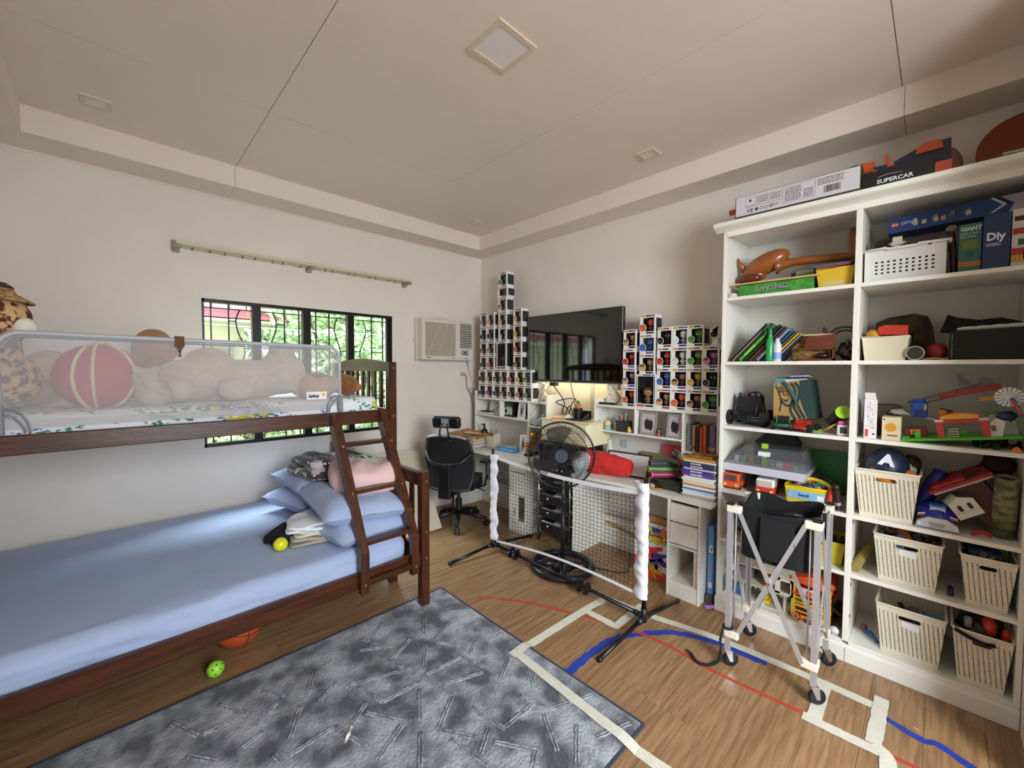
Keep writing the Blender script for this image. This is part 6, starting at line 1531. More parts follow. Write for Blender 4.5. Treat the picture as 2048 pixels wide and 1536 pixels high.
b.poly([(0, W2, 0), (0, -W2 * 0.98, 0.005), (0, -W2 * 0.95, H2 * 0.99), (0, W2 * 0.7, H2)]); b.poly([(D2, W2, 0), (D2, -W2, 0.005), (D2, -W2, H2), (D2, W2 * 0.7, H2)]); b.poly([(0, W2, 0), (D2, W2, 0), (D2, W2 * 0.7, H2), (0, W2 * 0.7, H2)]); b.poly([(0, W2, 0), (0, -W2, 0.005), (D2, -W2, 0.005), (D2, W2, 0)])
b.build('bag_front', KR, t)
b = nb(); b.poly([(0, -W2 * 0.98, 0.005), (D2, -W2, 0.005), (D2, -W2, H2), (0, -W2 * 0.95, H2 * 0.99)]); b.poly([(-0.0006, -W2 * 0.66, 0.003), (-0.0006, -W2 * 0.98, 0.005), (-0.0006, -W2 * 0.95, H2 * 0.98), (-0.0006, -W2 * 0.55, H2 * 0.98), (-0.0006, -W2 * 0.42, H2 * 0.6), (-0.0006, -W2 * 0.5, H2 * 0.3)]); b.build('bag_side', DG, t)
# printed emblem: long haired face in dark green lines
b = nb(); e = -0.0012
def stroke(pts, r): 
    p = crv([(e, y * W2, z * H2) for y, z in pts], 5); n = len(p)
    for i in range(n - 1):
        d_ = (p[i + 1] - p[i]); s_ = Vector((0, -d_.z, d_.y)).normalized() * r
        b.poly([p[i] + s_, p[i] - s_, p[i + 1] - s_, p[i + 1] + s_])
def oval(y, z, ry, rz_, m=None): b.poly([(e - 0.0002, (y + ry * cos(a)) * W2, (z + rz_ * sin(a)) * H2) for a in [2 * pi * q / 14 for q in range(14)]], m)
stroke([(0.62, 0.93), (0.52, 0.75), (0.46, 0.58), (0.50, 0.42), (0.62, 0.25)], 0.004); stroke([(0.46, 0.58), (0.36, 0.45), (0.2, 0.38), (0.05, 0.40), (-0.08, 0.5)], 0.006)
for k_y in (-0.22, -0.42): stroke([(k_y + 0.1, 0.95), (k_y - 0.06, 0.78), (k_y + 0.02, 0.58), (k_y + 0.14, 0.4), (k_y + 0.02, 0.2), (k_y - 0.12, 0.03)], 0.0075)
stroke([(0.02, 0.40), (0.08, 0.25), (-0.02, 0.1), (-0.1, 0.02)], 0.007)
stroke([(0.5, 0.83), (0.4, 0.87), (0.3, 0.83)], 0.004); stroke([(0.12, 0.83), (0.02, 0.86), (-0.08, 0.80)], 0.004); oval(0.4, 0.77, 0.07, 0.045); oval(0.03, 0.755, 0.07, 0.045); stroke([(0.26, 0.80), (0.30, 0.68), (0.22, 0.65), (0.14, 0.67)], 0.003)
b.poly([(e, 0.36 * W2, 0.575 * H2), (e, 0.2 * W2, 0.53 * H2), (e, 0.06 * W2, 0.57 * H2), (e, 0.12 * W2, 0.50 * H2), (e, 0.22 * W2, 0.475 * H2), (e, 0.32 * W2, 0.51 * H2)])
b.build('printed_emblem', DG, t)
b = nb(); b.tube(crv([(-0.003, 0.02, H2 * 0.98), (-0.012, 0.0, H2 * 0.85), (-0.012, -0.02, H2 * 0.6), (-0.006, -0.03, H2 * 0.36)], 4), [0.010] * 9 + [0.006] * 4, 6); b.build('hanging_ribbon', flat('33595c', 0.6), t)
b = nb(); b.T = Tm @ rot((0.06, 0, H2), 6, 0, 5); b.box(0.01, -0.085, H2 - 0.02, 0.12, 0.05, H2 + 0.012); b.box(0.02, -0.07, H2 + 0.013, 0.11, 0.06, H2 + 0.026, flat('1f3a6a')); b.box(0.005, 0.02, H2 - 0.03, 0.1, 0.068, H2 + 0.02, flat('5a8f8f')); b.box(0.03, -0.09, H2 + 0.026, 0.12, 0.0, H2 + 0.032, flat('dfe3e8'))
b.build('papers_inside', flat('d9d6cc', 0.6), t)
t = thing('toy_robot', 'white toy speaker with a lime green disc on top, third left shelf', 'toy', (2.73, 0.345, L3))
b = B(); b.rbox(2.705, 0.315, L3, 2.77, 0.366, L3 + 0.055, 0.008, 2); b.box(2.703, 0.322, L3 + 0.012, 2.706, 0.35, L3 + 0.045, flat('3a3a3e')); b.build('base', flat('d9d6dc', 0.35), t)
b = B(); b.rbox(2.71, 0.335, L3 + 0.055, 2.75, 0.362, L3 + 0.075, 0.004, 1); b.build('pink_block', flat('e05a9c'), t)
b = B(); b.T = rot((2.73, 0.34, L3 + 0.12), 0, 20, 8); b.cyl((2.72, 0.342, L3 + 0.118), (2.745, 0.342, L3 + 0.118), 0.034, 0.03, 20); b.build('lime_disc', flat('a6d82a', 0.35), t)
b = B(); b.T = rot((2.73, 0.34, L3 + 0.12), 0, 20, 8)
for ri, nn in ((0.006, 5), (0.013, 9)):
    for q in range(nn): a = 2 * pi * q / nn; b.cyl((2.7195, 0.342 + ri * cos(a), L3 + 0.118 + ri * sin(a)), (2.721, 0.342 + ri * cos(a), L3 + 0.118 + ri * sin(a)), 0.0022, n=6)
b.build('speaker_hole', flat('3f6a1c'), t)['kind'] = 'stuff'
b = B(); b.T = rot((2.83, 0.41, L3), 38, 0, 10); b.box(2.80, 0.40, L3 + 0.03, 2.81, 0.47, L3 + 0.12); b.T = None; one('tablet', b, flat('121214', 0.2), 'dark tablet leaning against the paper bag on the third shelf', 'tablet')
b = B(); b.tube([(2.735, 0.43, L3 + 0.012), (2.735, 0.365, L3 + 0.058)], 0.006, 8); b.box(2.73, 0.425, L3 + 0.002, 2.74, 0.445, L3 + 0.02); one('toy_saw', b, flat('b08a44', 0.5), 'tan toy stick leaning before the tablet on the third shelf', 'toy')
b = B(); b.sph((2.715, 0.455, L3 + 0.008), (0.02, 0.03, 0.008), 12, 6, dent=0.9); one('toy_dinosaur', b, flat('6f9a4a', 0.5), 'small pale green toy lying by the red toy car', 'toy')

# ---- left column, fourth row
t = thing('display_case', 'clear plastic toy display case with a white base on the fourth left shelf', 'display case', (2.83, 0.72, L4 + 0.115))
zc_ = L4 + 0.118
b = B(); b.prism([(0.50, zc_), (0.912, zc_), (0.914 - 0.003, zc_ + 0.045), (0.485, zc_ + 0.045)], 'x', 2.70, 2.98); b.build('white_base', flat('c9c4d2', 0.4), t)
b = B(); b.poly([(2.70, 0.912, zc_ + 0.046), (2.70, 0.49, zc_ + 0.046), (2.78, 0.52, zc_ + 0.15), (2.78, 0.82, zc_ + 0.15)]); b.poly([(2.70, 0.49, zc_ + 0.046), (2.98, 0.49, zc_ + 0.046), (2.95, 0.52, zc_ + 0.15), (2.78, 0.52, zc_ + 0.15)]); b.poly([(2.78, 0.82, zc_ + 0.15), (2.78, 0.52, zc_ + 0.15), (2.95, 0.52, zc_ + 0.15), (2.95, 0.82, zc_ + 0.15)]); b.poly([(2.70, 0.912, zc_ + 0.046), (2.78, 0.82, zc_ + 0.15), (2.95, 0.82, zc_ + 0.15), (2.98, 0.912, zc_ + 0.046)])
b.build('clear_cover', glassy('case_cover', 'ffffff', 0.35, 0.10, 'dde2ea', 0.06), t)
b = B(); rg = random.Random(21)
for i in range(9):
    y = 0.86 - i * 0.038; cc = flat(['d8e4e6', '3fae6a', 'e0643c', '2c3034', '8fcf5a', '4aa7a0', 'e6e6ea', 'd85a7a', '5fae4a'][i]); s_ = rg.uniform(0.012, 0.02)
    b.rbox(2.79 - s_, y - s_, zc_ + 0.046, 2.79 + s_ * 2, y + s_, zc_ + 0.046 + s_ * rg.uniform(1.2, 3.2), 0.003, 1, mat=cc)
b.build('toy_pieces', flat('d8e4e6'), t)['kind'] = 'stuff'
t = thing('toy_figure_block', 'lime and white block figure standing on the clear display case', 'toy', (2.79, 0.705, zc_ + 0.046))
b = B(); b.box(2.742, 0.69, zc_ + 0.05, 2.756, 0.715, zc_ + 0.105); b.build('leg_block', flat('a6c83a'), t); b = B(); b.box(2.74, 0.675, zc_ + 0.106, 2.77, 0.735, zc_ + 0.13); b.box(2.745, 0.695, zc_ + 0.085, 2.76, 0.712, zc_ + 0.106); b.build('white_arm', flat('e6e6ea'), t); B().box(2.745, 0.69, zc_ + 0.151, 2.775, 0.718, zc_ + 0.178).build('head_block', flat('a6c83a'), t)
b = B(); b.prism([(0.58, L4 + 0.02), (0.835, L4 + 0.02), (0.82, L4 + 0.27), (0.745, L4 + 0.345), (0.62, L4 + 0.345), (0.585, L4 + 0.28)], 'x', 2.985, 3.08); one('black_case', b, M('case_black', '111113', 0.6), 'black angular case behind the clear display case', 'case')
t = thing('green_baseplate', 'studded green toy baseplate standing at the back of the fourth left shelf', 'toy', (3.05, 0.43, L4))
b = B(); b.T = rot((3.04, 0.43, L4), 0, 8, 0); b.box(3.04, 0.325, L4 + 0.002, 3.045, 0.57, L4 + 0.255); b.build('plate', flat('1f8a3f', 0.4), t)
b = B(); b.T = rot((3.04, 0.43, L4), 0, 8, 0)
for i in range(17):
    for j in range(17): y = 0.333 + i * 0.0142; z = L4 + 0.012 + j * 0.0142; b.box(3.037, y - 0.004, z - 0.004, 3.04, y + 0.004, z + 0.004)
b.build('studs', flat('1f8a3f', 0.4), t)['kind'] = 'stuff'
def toy_van(c, L_, W_, H_, col, low, label, rz=0, roof=None, win='5a4a4a'):
    t = thing('toy_van', label, 'toy car', c); Tm = at(c, rz)
    def nb():
        b = B(); b.T = Tm; return b
    b = nb(); b.rbox(-L_ / 2, -W_ / 2, 0.012, L_ / 2, W_ / 2, H_ * 0.5, 0.006, 1, mat=flat(low, 0.35)); b.rbox(-L_ / 2 + 0.002, -W_ / 2 + 0.003, H_ * 0.48, L_ / 2 - 0.004, W_ / 2 - 0.003, H_, 0.01, 2, mat=flat(roof or col, 0.35)); b.build('van_body', flat(col, 0.35), t)
    b = nb(); b.box(-L_ / 2 - 0.001, -W_ * 0.36, H_ * 0.56, -L_ / 2 + 0.004, W_ * 0.36, H_ * 0.9); b.build('windscreen', flat(win, 0.15), t)
    b = nb(); [b.box(-L_ * 0.3 + q * L_ * 0.28, s_ * W_ / 2 - 0.0025, H_ * 0.56, -L_ * 0.1 + q * L_ * 0.28, s_ * W_ / 2 + 0.0005, H_ * 0.88) for q in range(3) for s_ in (-1, 1)]; b.build('side_window', flat(win, 0.15), t)['kind'] = 'stuff'
    b = nb(); [b.cyl((-L_ / 2 - 0.002, s_ * W_ * 0.33, H_ * 0.3), (-L_ / 2 + 0.002, s_ * W_ * 0.33, H_ * 0.3), H_ * 0.08, n=10) for s_ in (-1, 1)]; b.build('headlamp', flat('f0d65a', 0.3), t)['kind'] = 'stuff'
    for sx in (-1, 1):
        for sy in (-1, 1):
            b = nb(); b.cyl((sx * L_ * 0.3, sy * W_ / 2, 0.014), (sx * L_ * 0.3, sy * W_ / 2 - sy * 0.012, 0.014), 0.014, n=12); b.build('wheel', flat('1a1a1c', 0.6), t)
toy_van((2.775, 0.868, L4), 0.15, 0.095, 0.10, 'd95a28', 'd95a28', 'orange toy van on the left of the fourth left shelf')
toy_van((2.77, 0.692, L4), 0.14, 0.10, 0.098, 'c8322a', 'c8322a', 'red and white toy bus beside the orange toy van', 6, roof='e6e2da', win='c9b4a6')
t = thing('name_tub', 'yellow tub with a blue name label on the fourth left shelf', 'tub', (2.80, 0.49, L4))
b = B(); openbin(b, 2.705, 2.90, 0.395, 0.588, L4, L4 + 0.092, 0.010); b.build('tub_body', flat('e6c822', 0.4), t)
b = B(); b.T = rot((2.709, 0.49, L4 + 0.05), 0, -6, 0); b.box(2.7062, 0.402, L4 + 0.022, 2.7075, 0.575, L4 + 0.068, flat('8fbde0')); b.build('name_label', flat('8fbde0'), t)
b = B(); b.T = rot((2.709, 0.49, L4 + 0.05), 0, -6, 0); b.text('Santi', (2.7055, 0.524, L4 + 0.038), 0.026, bold=0.0004); b.build('lettering', flat('1c2c54'), t)
b = B(); b.T = rot((2.709, 0.49, L4 + 0.05), 0, -6, 0); b.box(2.7052, 0.408, L4 + 0.03, 2.706, 0.438, L4 + 0.055, flat('f0ece8')); b.cyl((2.7052, 0.562, L4 + 0.055), (2.7062, 0.562, L4 + 0.055), 0.008, n=10, mat=flat('e8b46a')); b.build('label_picture', flat('f0ece8'), t)
def pile(x0, x1, y0, y1, z, n, cols, seed, label, name='toy_bits', cat='toys', s=(0.010, 0.022), h=0.03, base=None):
    """jumble of small loose toy pieces"""
    b = B(); rg = random.Random(seed)
    if base: b.grid(lambda u, v: (x0 + (x1 - x0) * u, y0 + (y1 - y0) * v, z + h * 0.35 * (1 - (2 * u - 1) ** 2) * (1 - (2 * v - 1) ** 2) + 0.012 * noise.noise(Vector((u * 5, v * 5, seed)))), 10, 10, flat(base, 0.7))
    for i in range(n):
        c = (rg.uniform(x0, x1), rg.uniform(y0, y1), z + rg.uniform(0, h)); s_ = rg.uniform(*s); m_ = flat(rg.choice(cols), 0.4); k_ = rg.randrange(4)
        b.T = at(c, rg.uniform(0, 360), rg.uniform(-60, 60), rg.uniform(-60, 60))
        if k_ == 0: b.rbox(-s_ * 1.6, -s_ * 0.7, -s_ * 0.5, s_ * 1.6, s_ * 0.7, s_ * 0.5, s_ * 0.2, 1, mat=m_)
        elif k_ == 1: b.sph((0, 0, 0), (s_, s_ * 0.8, s_), 10, 6, mat=m_)
        elif k_ == 2: b.cyl((0, 0, -s_ * 1.5), (0, 0, s_ * 1.5), s_ * 0.5, n=10, mat=m_)
        else: b.torus((0, 0, 0), s_, s_ * 0.3, (0, 0, 1), 12, 5, mat=m_)
    b.T = None
    return one(name, b, flat(cols[0]), label, cat, kind='stuff')
pile(2.73, 2.88, 0.42, 0.56, L4 + 0.065, 34, ['b8402c', '3f8f9a', '2c3a5c', 'd8742c', '6a4a3a', 'c9c2b6'], 5, 'jumble of small toys filling the yellow name tub')
b = B(); b.tube(crv([(2.80, 0.55, L4 + 0.10), (2.82, 0.48, L4 + 0.118), (2.81, 0.41, L4 + 0.10), (2.80, 0.37, L4 + 0.05)], 5), 0.011, 7); one('yellow_hose', b, flat('e0c42a', 0.4), 'yellow curved toy tube arching over the name tub', 'toy')
b = B(); b.tube(crv([(2.90, 0.57, L4 + 0.02), (2.92, 0.48, L4 + 0.118), (2.90, 0.40, L4 + 0.10), (2.88, 0.345, L4 + 0.05)], 5), 0.012, 7); one('grey_track', b, flat('4a4a4c', 0.5), 'dark grey curved toy track behind the name tub', 'toy')
b = B(); b.T = rot((2.70, 0.36, L4 + 0.05), 8, 0, 0); b.rbox(2.69, 0.372, L4 + 0.01, 2.715, 0.395, L4 + 0.11, 0.008, 2); one('red_toy', b, flat('cc3a24', 0.4), 'red toy piece leaning on the right side of the name tub', 'toy')
t = thing('toy_figure', 'dark toy figure leaning at the shelf edge right of the name tub', 'toy', (2.70, 0.35, L4))
b = B(); b.T = rot((2.70, 0.35, L4 + 0.05), -6, -10, 0); b.cyl((2.70, 0.35, L4 + 0.005), (2.70, 0.35, L4 + 0.03), 0.015, 0.013, 12); b.cyl((2.70, 0.35, L4 + 0.045), (2.70, 0.35, L4 + 0.115), 0.013, 0.018, 12); b.sph((2.70, 0.35, L4 + 0.125), 0.017, 10, 8); b.build('figure_body', flat('2a1c18', 0.5), t); b = B(); b.T = rot((2.70, 0.35, L4 + 0.05), -6, -10, 0); b.cyl((2.70, 0.35, L4 + 0.03), (2.70, 0.35, L4 + 0.045), 0.0145, n=12); b.build('silver_band', ALU, t)

# ---- left column, fifth and sixth rows
t = thing('yellow_bin', 'yellow plastic bin on the fifth left shelf behind the folding cart', 'bin', (2.81, 0.385, L5))
b = B(); openbin(b, 2.72, 2.93, 0.315, 0.465, L5, L5 + 0.125, 0.018); b.build('bin_body', flat('cfc02a', 0.4), t)
pile(2.74, 2.90, 0.335, 0.445, L5 + 0.095, 14, ['3a3c2c', '55583a', '22241e'], 8, 'dark toys inside the yellow bin of the fifth left shelf')
b = B(); b.rbox(2.72, 0.50, L5, 2.98, 0.72, L5 + 0.14, 0.008, 1); one('dark_toy_box', b, flat('5c2c30', 0.6), 'dark red toy box on the fifth left shelf behind the black cart bag', 'box')
pile(2.72, 2.95, 0.74, 0.90, L5 + 0.02, 16, ['3c2c4a', 'b04a6a', '2c2c30', 'd8d4cc'], 12, 'mixed toys at the left end of the fifth left shelf', h=0.08)
t = thing('toy_house', 'cream and white block toy house with slatted roofs on the bottom left shelf', 'toy house', (2.83, 0.68, L6))
HC_ = flat('dcd4bc', 0.5); HW = flat('e8e6e0', 0.45)
b = B(); b.box(2.72, 0.56, L6 + 0.0, 2.98, 0.90, L6 + 0.008); b.box(2.72, 0.56, L6 + 0.10, 2.98, 0.88, L6 + 0.108); b.box(2.74, 0.70, L6 + 0.20, 2.98, 0.88, L6 + 0.208); b.build('floor_slab', HC_, t)
for y in (0.57, 0.68, 0.79, 0.875):
    B().box(2.95, y, L6 + 0.008, 2.97, y + 0.014, L6 + 0.20).build('column', HW, t); B().box(2.725, y, L6 + 0.008, 2.737, y + 0.012, L6 + 0.10).build('column', HW, t)
b = B()
for i in range(11): b.box(2.72 + 0.02 * i, 0.53, L6 + 0.205 + 0.004 * i, 2.733 + 0.02 * i, 0.70, L6 + 0.213 + 0.004 * i)
for i in range(12): b.box(2.7185, 0.56 + i * 0.026, L6 + 0.088, 2.7195, 0.572 + i * 0.026, L6 + 0.098, flat('a58f5c'))
b.build('roof_slat', HC_, t)['kind'] = 'stuff'
b = B(); b.box(2.72, 0.535, L6 + 0.108, 2.735, 0.55, L6 + 0.20); b.box(2.72, 0.60, L6 + 0.108, 2.735, 0.625, L6 + 0.20); b.box(2.72, 0.535, L6 + 0.185, 2.735, 0.625, L6 + 0.20); b.box(2.72, 0.535, L6 + 0.108, 2.735, 0.625, L6 + 0.12); b.build('window_bay', HW, t)
b = B(); b.box(2.75, 0.63, L6 + 0.108, 2.90, 0.69, L6 + 0.19, flat('a0302c')); b.box(2.76, 0.76, L6 + 0.108, 2.90, 0.84, L6 + 0.18, flat('8a8e96')); b.box(2.74, 0.80, L6 + 0.008, 2.86, 0.87, L6 + 0.07, flat('3c7ab8')); b.box(2.735, 0.845, L6 + 0.15, 2.80, 0.875, L6 + 0.19, flat('efece6')); b.build('inner_wall', flat('a0302c'), t)
b = B(); b.rbox(2.73, 0.655, L6 + 0.009, 2.80, 0.715, L6 + 0.035, 0.006, 1, mat=flat('e6c022')); b.rbox(2.74, 0.665, L6 + 0.035, 2.79, 0.705, L6 + 0.055, 0.006, 1, mat=flat('e6c022')); one('toy_car', b, flat('e6c022'), 'yellow toy car parked under the cream toy house', 'toy car')
t = thing('toy_garage', 'yellow and orange toy parking garage on the bottom left shelf', 'toy garage', (2.80, 0.45, L6))
YG = flat('e8c43a', 0.4); OR = flat('e0562a', 0.4)
for y in (0.375, 0.535):
    for x in (2.72, 2.90): B().box(x, y - 0.009, L6 + 0.006, x + 0.018, y + 0.009, L6 + 0.205).build('post', YG, t)
for z in (0.006, 0.075, 0.14): B().box(2.715, 0.365, L6 + z, 2.93, 0.545, L6 + z + 0.008).build('deck', OR if z != 0.075 else YG, t)
b = B()
for z in (0.02, 0.045, 0.095, 0.12): b.box(2.718, 0.384, L6 + z, 2.724, 0.526, L6 + z + 0.006)
b.build('railing', YG, t)['kind'] = 'stuff'
b = B(); b.prism([(0.36, L6 + 0.19), (0.55, L6 + 0.205), (0.55, L6 + 0.225), (0.45, L6 + 0.255), (0.36, L6 + 0.235)], 'x', 2.73, 2.90); b.sph((2.74, 0.365, L6 + 0.23), 0.018, 10, 8); b.build('orange_roof', OR, t)
b = B(); b.box(2.716, 0.42, L6 + 0.15, 2.72, 0.50, L6 + 0.185, flat('e6e2dc')); b.cyl((2.714, 0.46, L6 + 0.165), (2.716, 0.46, L6 + 0.165), 0.015, n=14, mat=OR); b.build('sign', flat('e6e2dc'), t)
pile(2.73, 2.90, 0.39, 0.52, L6 + 0.02, 18, ['8fb8b0', 'e6e4de', 'c86a3a', '3c6ab0', 'e8c43a'], 14, 'small vehicles and people inside the toy garage', h=0.10)
pile(2.70, 2.72, 0.40, 0.53, L6 + 0.008, 10, ['d89a5a', 'e2c06a', '4a6ac0', 'c8502c'], 15, 'small tan and orange toys lying in front of the toy garage', h=0.02)
b = B().sph((2.705, 0.345, L6 + 0.02), (0.02, 0.024, 0.02), 14, 10); one('toy_ball', b, flat('d9d6da', 0.5), 'small white ball at the right end of the bottom left shelf', 'ball')
pile(2.75, 2.90, 0.325, 0.36, L6 + 0.01, 14, ['17181c', '3a3260', '24262c'], 16, 'dark toys heaped right of the toy garage', h=0.09)

# ---- right column, top row
t = thing('laundry_basket', 'white plastic basket with square holes on the top right shelf', 'basket', (2.83, 0.135, L1))
WB = M('basket_white', 'd6d6d0', 0.4)
bx0, bx1, by0, by1, bz = 2.715, 2.97, -0.005, 0.278, L1
H_ = 0.158
b = B()
# front wall with a 10 x 4 grid of holes
ny, nz, hw, hh = 10, 4, 0.0095, 0.0085
ys_ = [by0 + 0.042 + i * 0.0218 for i in range(ny)]; zs_ = [bz + 0.042 + j * 0.0175 for j in range(nz)]
def slope(z): return bx0 + 0.012 - 0.012 * (z - bz) / H_
def fq(ya, za, yb2, zb2):
    for dx in (0, 0.004): b.poly([(slope(za) + dx, ya, za), (slope(za) + dx, yb2, za), (slope(zb2) + dx, yb2, zb2), (slope(zb2) + dx, ya, zb2)])
edges = [by0] + [v for y in ys_ for v in (y - hw / 2, y + hw / 2)] + [by1]
for i in range(0, len(edges) - 1, 2): fq(edges[i], zs_[0] - hh / 2, edges[i + 1], zs_[-1] + hh / 2)
for y in ys_:
    for j in range(nz - 1): fq(y - hw / 2, zs_[j] + hh / 2, y + hw / 2, zs_[j + 1] - hh / 2)
fq(by0, bz, by1, zs_[0] - hh / 2); fq(by0, zs_[-1] + hh / 2, by1, bz + H_)
for y in (by0, by1):
    b.poly([(bx0 + 0.012, y, bz), (bx1 - 0.01, y, bz), (bx1, y, bz + H_), (bx0, y, bz + H_)])
b.poly([(bx1 - 0.01, by0, bz), (bx1 - 0.01, by1, bz), (bx1, by1, bz + H_), (bx1, by0, bz + H_)]); b.poly([(bx0 + 0.012, by0, bz + 0.001), (bx1 - 0.01, by0, bz + 0.001), (bx1 - 0.01, by1, bz + 0.001), (bx0 + 0.012, by1, bz + 0.001)])
b.build('basket_wall', WB, t)
b = B(); zt = bz + H_
rim = [(bx0 - 0.006, by1 + 0.006, zt - 0.003), (bx0 - 0.008, by0 + (by1 - by0) * 0.72, zt + 0.0), (bx0 - 0.008, by0 + (by1 - by0) * 0.70, zt - 0.006), (bx0 - 0.008, by0 + (by1 - by0) * 0.34, zt - 0.006), (bx0 - 0.008, by0 + (by1 - by0) * 0.32, zt), (bx0 - 0.006, by0 - 0.010, zt - 0.002), (bx1, by0 - 0.008, zt), (bx1, by1 + 0.006, zt)]
b.tube(rim, 0.007, 6, closed=True); b.build('rim', WB, t)
pile(2.74, 2.94, 0.02, 0.26, L1 + 0.13, 22, ['121012', '3a1418', '1c181c', '5c1c20'], 31, 'dark toys and bags filling the white basket', s=(0.015, 0.03), h=0.035, base='151215')
b = B(); b.T = at((2.80, 0.215, L1 + 0.165), 0, 0, 8); b.prism([(-0.06, 0), (0.045, -0.01), (0.03, 0.05), (-0.01, 0.055), (-0.05, 0.04)], 'x', -0.02, 0.04); b.T = None; one('black_bag', b, flat('17100f', 0.6), 'black and dark red bag poking out of the left of the white basket', 'bag')
b = B(); b.sph((2.76, 0.165, L1 + 0.185), (0.012, 0.03, 0.010), 10, 6, dent=0.6); b.box(2.755, 0.145, L1 + 0.19, 2.765, 0.18, L1 + 0.215); b.T = rot((2.76, 0.16, L1 + 0.17), 20, 0, 0); b.box(2.75, 0.14, L1 + 0.166, 2.765, 0.185, L1 + 0.174); b.T = None; one('white_toy', b, flat('c9c4b6', 0.5), 'crumpled white toy on top of the white basket', 'toy')
b = B(); b.sph((2.85, 0.06, L1 + 0.165), (0.05, 0.065, 0.04), 14, 8); one('red_bowl', b, flat('8f2620', 0.6), 'red rounded toy at the right of the white basket', 'toy')
t = thing('building_set_box', 'long blue carton with a small logo resting on top of the top right row', 'box', (2.90, 0.0, L1 + 0.24))
b = B(); b.T = rot((2.87, 0.0, L1 + 0.285), -1.5, 0, 0); b.box(2.85, -0.255, L1 + 0.262, 2.99, 0.205, L1 + 0.335); cz = L1 + 0.262
b.build('carton', flat('1d4380', 0.45), t)
b = B(); b.T = rot((2.87, 0.0, L1 + 0.285), -1.5, 0, 0); b.box(2.8492, 0.165, cz + 0.028, 2.85, 0.192, cz + 0.05, flat('c4342c')); b.text('LEGO', (2.8488, 0.190, cz + 0.035), 0.011, mat=flat('f0e8c0'), bold=0.0004, squash=0.85); b.text('CITY', (2.849, 0.158, cz + 0.034), 0.018, mat=flat('dfe6f0'), bold=0.0003)
b.prism([(-0.135, cz + 0.073), (-0.145, cz + 0.073), (-0.185, cz + 0.036), (-0.145, cz + 0.008), (-0.135, cz + 0.008), (-0.172, cz + 0.036)], 'x', 2.849, 2.8496, flat('e6e6ea')); b.prism([(-0.15, cz + 0.073), (-0.158, cz + 0.073), (-0.198, cz + 0.036), (-0.19, cz + 0.028)], 'x', 2.849, 2.8496, flat('16181c'))
b.prism([(-0.165, cz + 0.073), (-0.255, cz + 0.073), (-0.255, cz + 0.0), (-0.19, cz + 0.0), (-0.205, cz + 0.036)], 'x', 2.849, 2.8496, flat('b9b4bc'))
b.build('carton_print', flat('dfe6f0'), t)['kind'] = 'stuff'
b = B(); b.T = rot((2.87, 0.0, L1 + 0.285), -1.5, 0, 0); rg = random.Random(2)
for y in (0.105, 0.075, 0.035, 0.01, -0.02, -0.07):
    c1, c2 = rg.choice(('c9c2b8', '4a5a78', 'b9a080')), rg.choice(('d9d4cc', '2c3448', '8a7a6a'))
    b.box(2.849, y - 0.008, cz + 0.02, 2.8496, y + 0.008, cz + 0.04, flat(c1)); b.box(2.849, y - 0.006, cz + 0.04, 2.8496, y + 0.006, cz + 0.052, flat(c2)); b.box(2.849, y + 0.009, cz + 0.028, 2.8496, y + 0.013, cz + 0.045, flat(c2))
b.build('tiny_figure_print', flat('c9c2b8'), t)['kind'] = 'stuff'
t = thing('puzzle_box', 'teal and green puzzle carton with white lettering on the top right shelf', 'box', (2.82, -0.075, L1))
B().box(2.75, -0.110, L1, 2.93, -0.042, L1 + 0.218).build('carton', flat('2b6b62', 0.5), t)
b = B(); b.text('GIANT', (2.749, -0.046, L1 + 0.188), 0.024, mat=flat('d2dcd2'), bold=0.0008, squash=0.86); b.text('Look & Find', (2.749, -0.046, L1 + 0.172), 0.0125, mat=flat('d2dcd2'), squash=0.85); b.text('Floor Puzzle', (2.749, -0.046, L1 + 0.158), 0.0115, mat=flat('d2dcd2'), squash=0.85); b.text('50', (2.7478, -0.083, L1 + 0.036), 0.014, mat=flat('c9b06a')); b.build('lettering', flat('d2dcd2'), t)
b = B(); b.box(2.7492, -0.106, L1 + 0.105, 2.75, -0.046, L1 + 0.148, flat('4a6a34')); b.box(2.7488, -0.1, L1 + 0.11, 2.7492, -0.052, L1 + 0.143, flat('6a7a3a')); b.box(2.7485, -0.11, L1 + 0.03, 2.75, -0.042, L1 + 0.053, flat('b06a2a')); b.sph((2.7495, -0.076, L1 + 0.085), (0.0008, 0.012, 0.012), 12, 8, flat('1f4f4a')); b.build('print', flat('4a6a34'), t)
t = thing('craft_box', 'dark blue carton lettered Diy on the top right shelf', 'box', (2.80, -0.15, L1))
B().box(2.722, -0.189, L1, 2.93, -0.113, L1 + 0.235).build('carton', flat('20305e', 0.5), t)
b = B(); b.text('Diy', (2.721, -0.122, L1 + 0.125), 0.046, bold=0.0016, squash=0.82); b.box(2.721, -0.155, L1 + 0.108, 2.7215, -0.122, L1 + 0.111); b.box(2.721, -0.165, L1 + 0.101, 2.7215, -0.122, L1 + 0.1035); b.build('lettering', flat('dfe2ea'), t)
t = thing('block_game_box', 'white carton printed with red, green and yellow blocks at the right end', 'box', (2.80, -0.22, L1))
B().box(2.722, -0.254, L1, 2.93, -0.193, L1 + 0.24).build('carton', flat('cfc8c4', 0.5), t)
b = B()
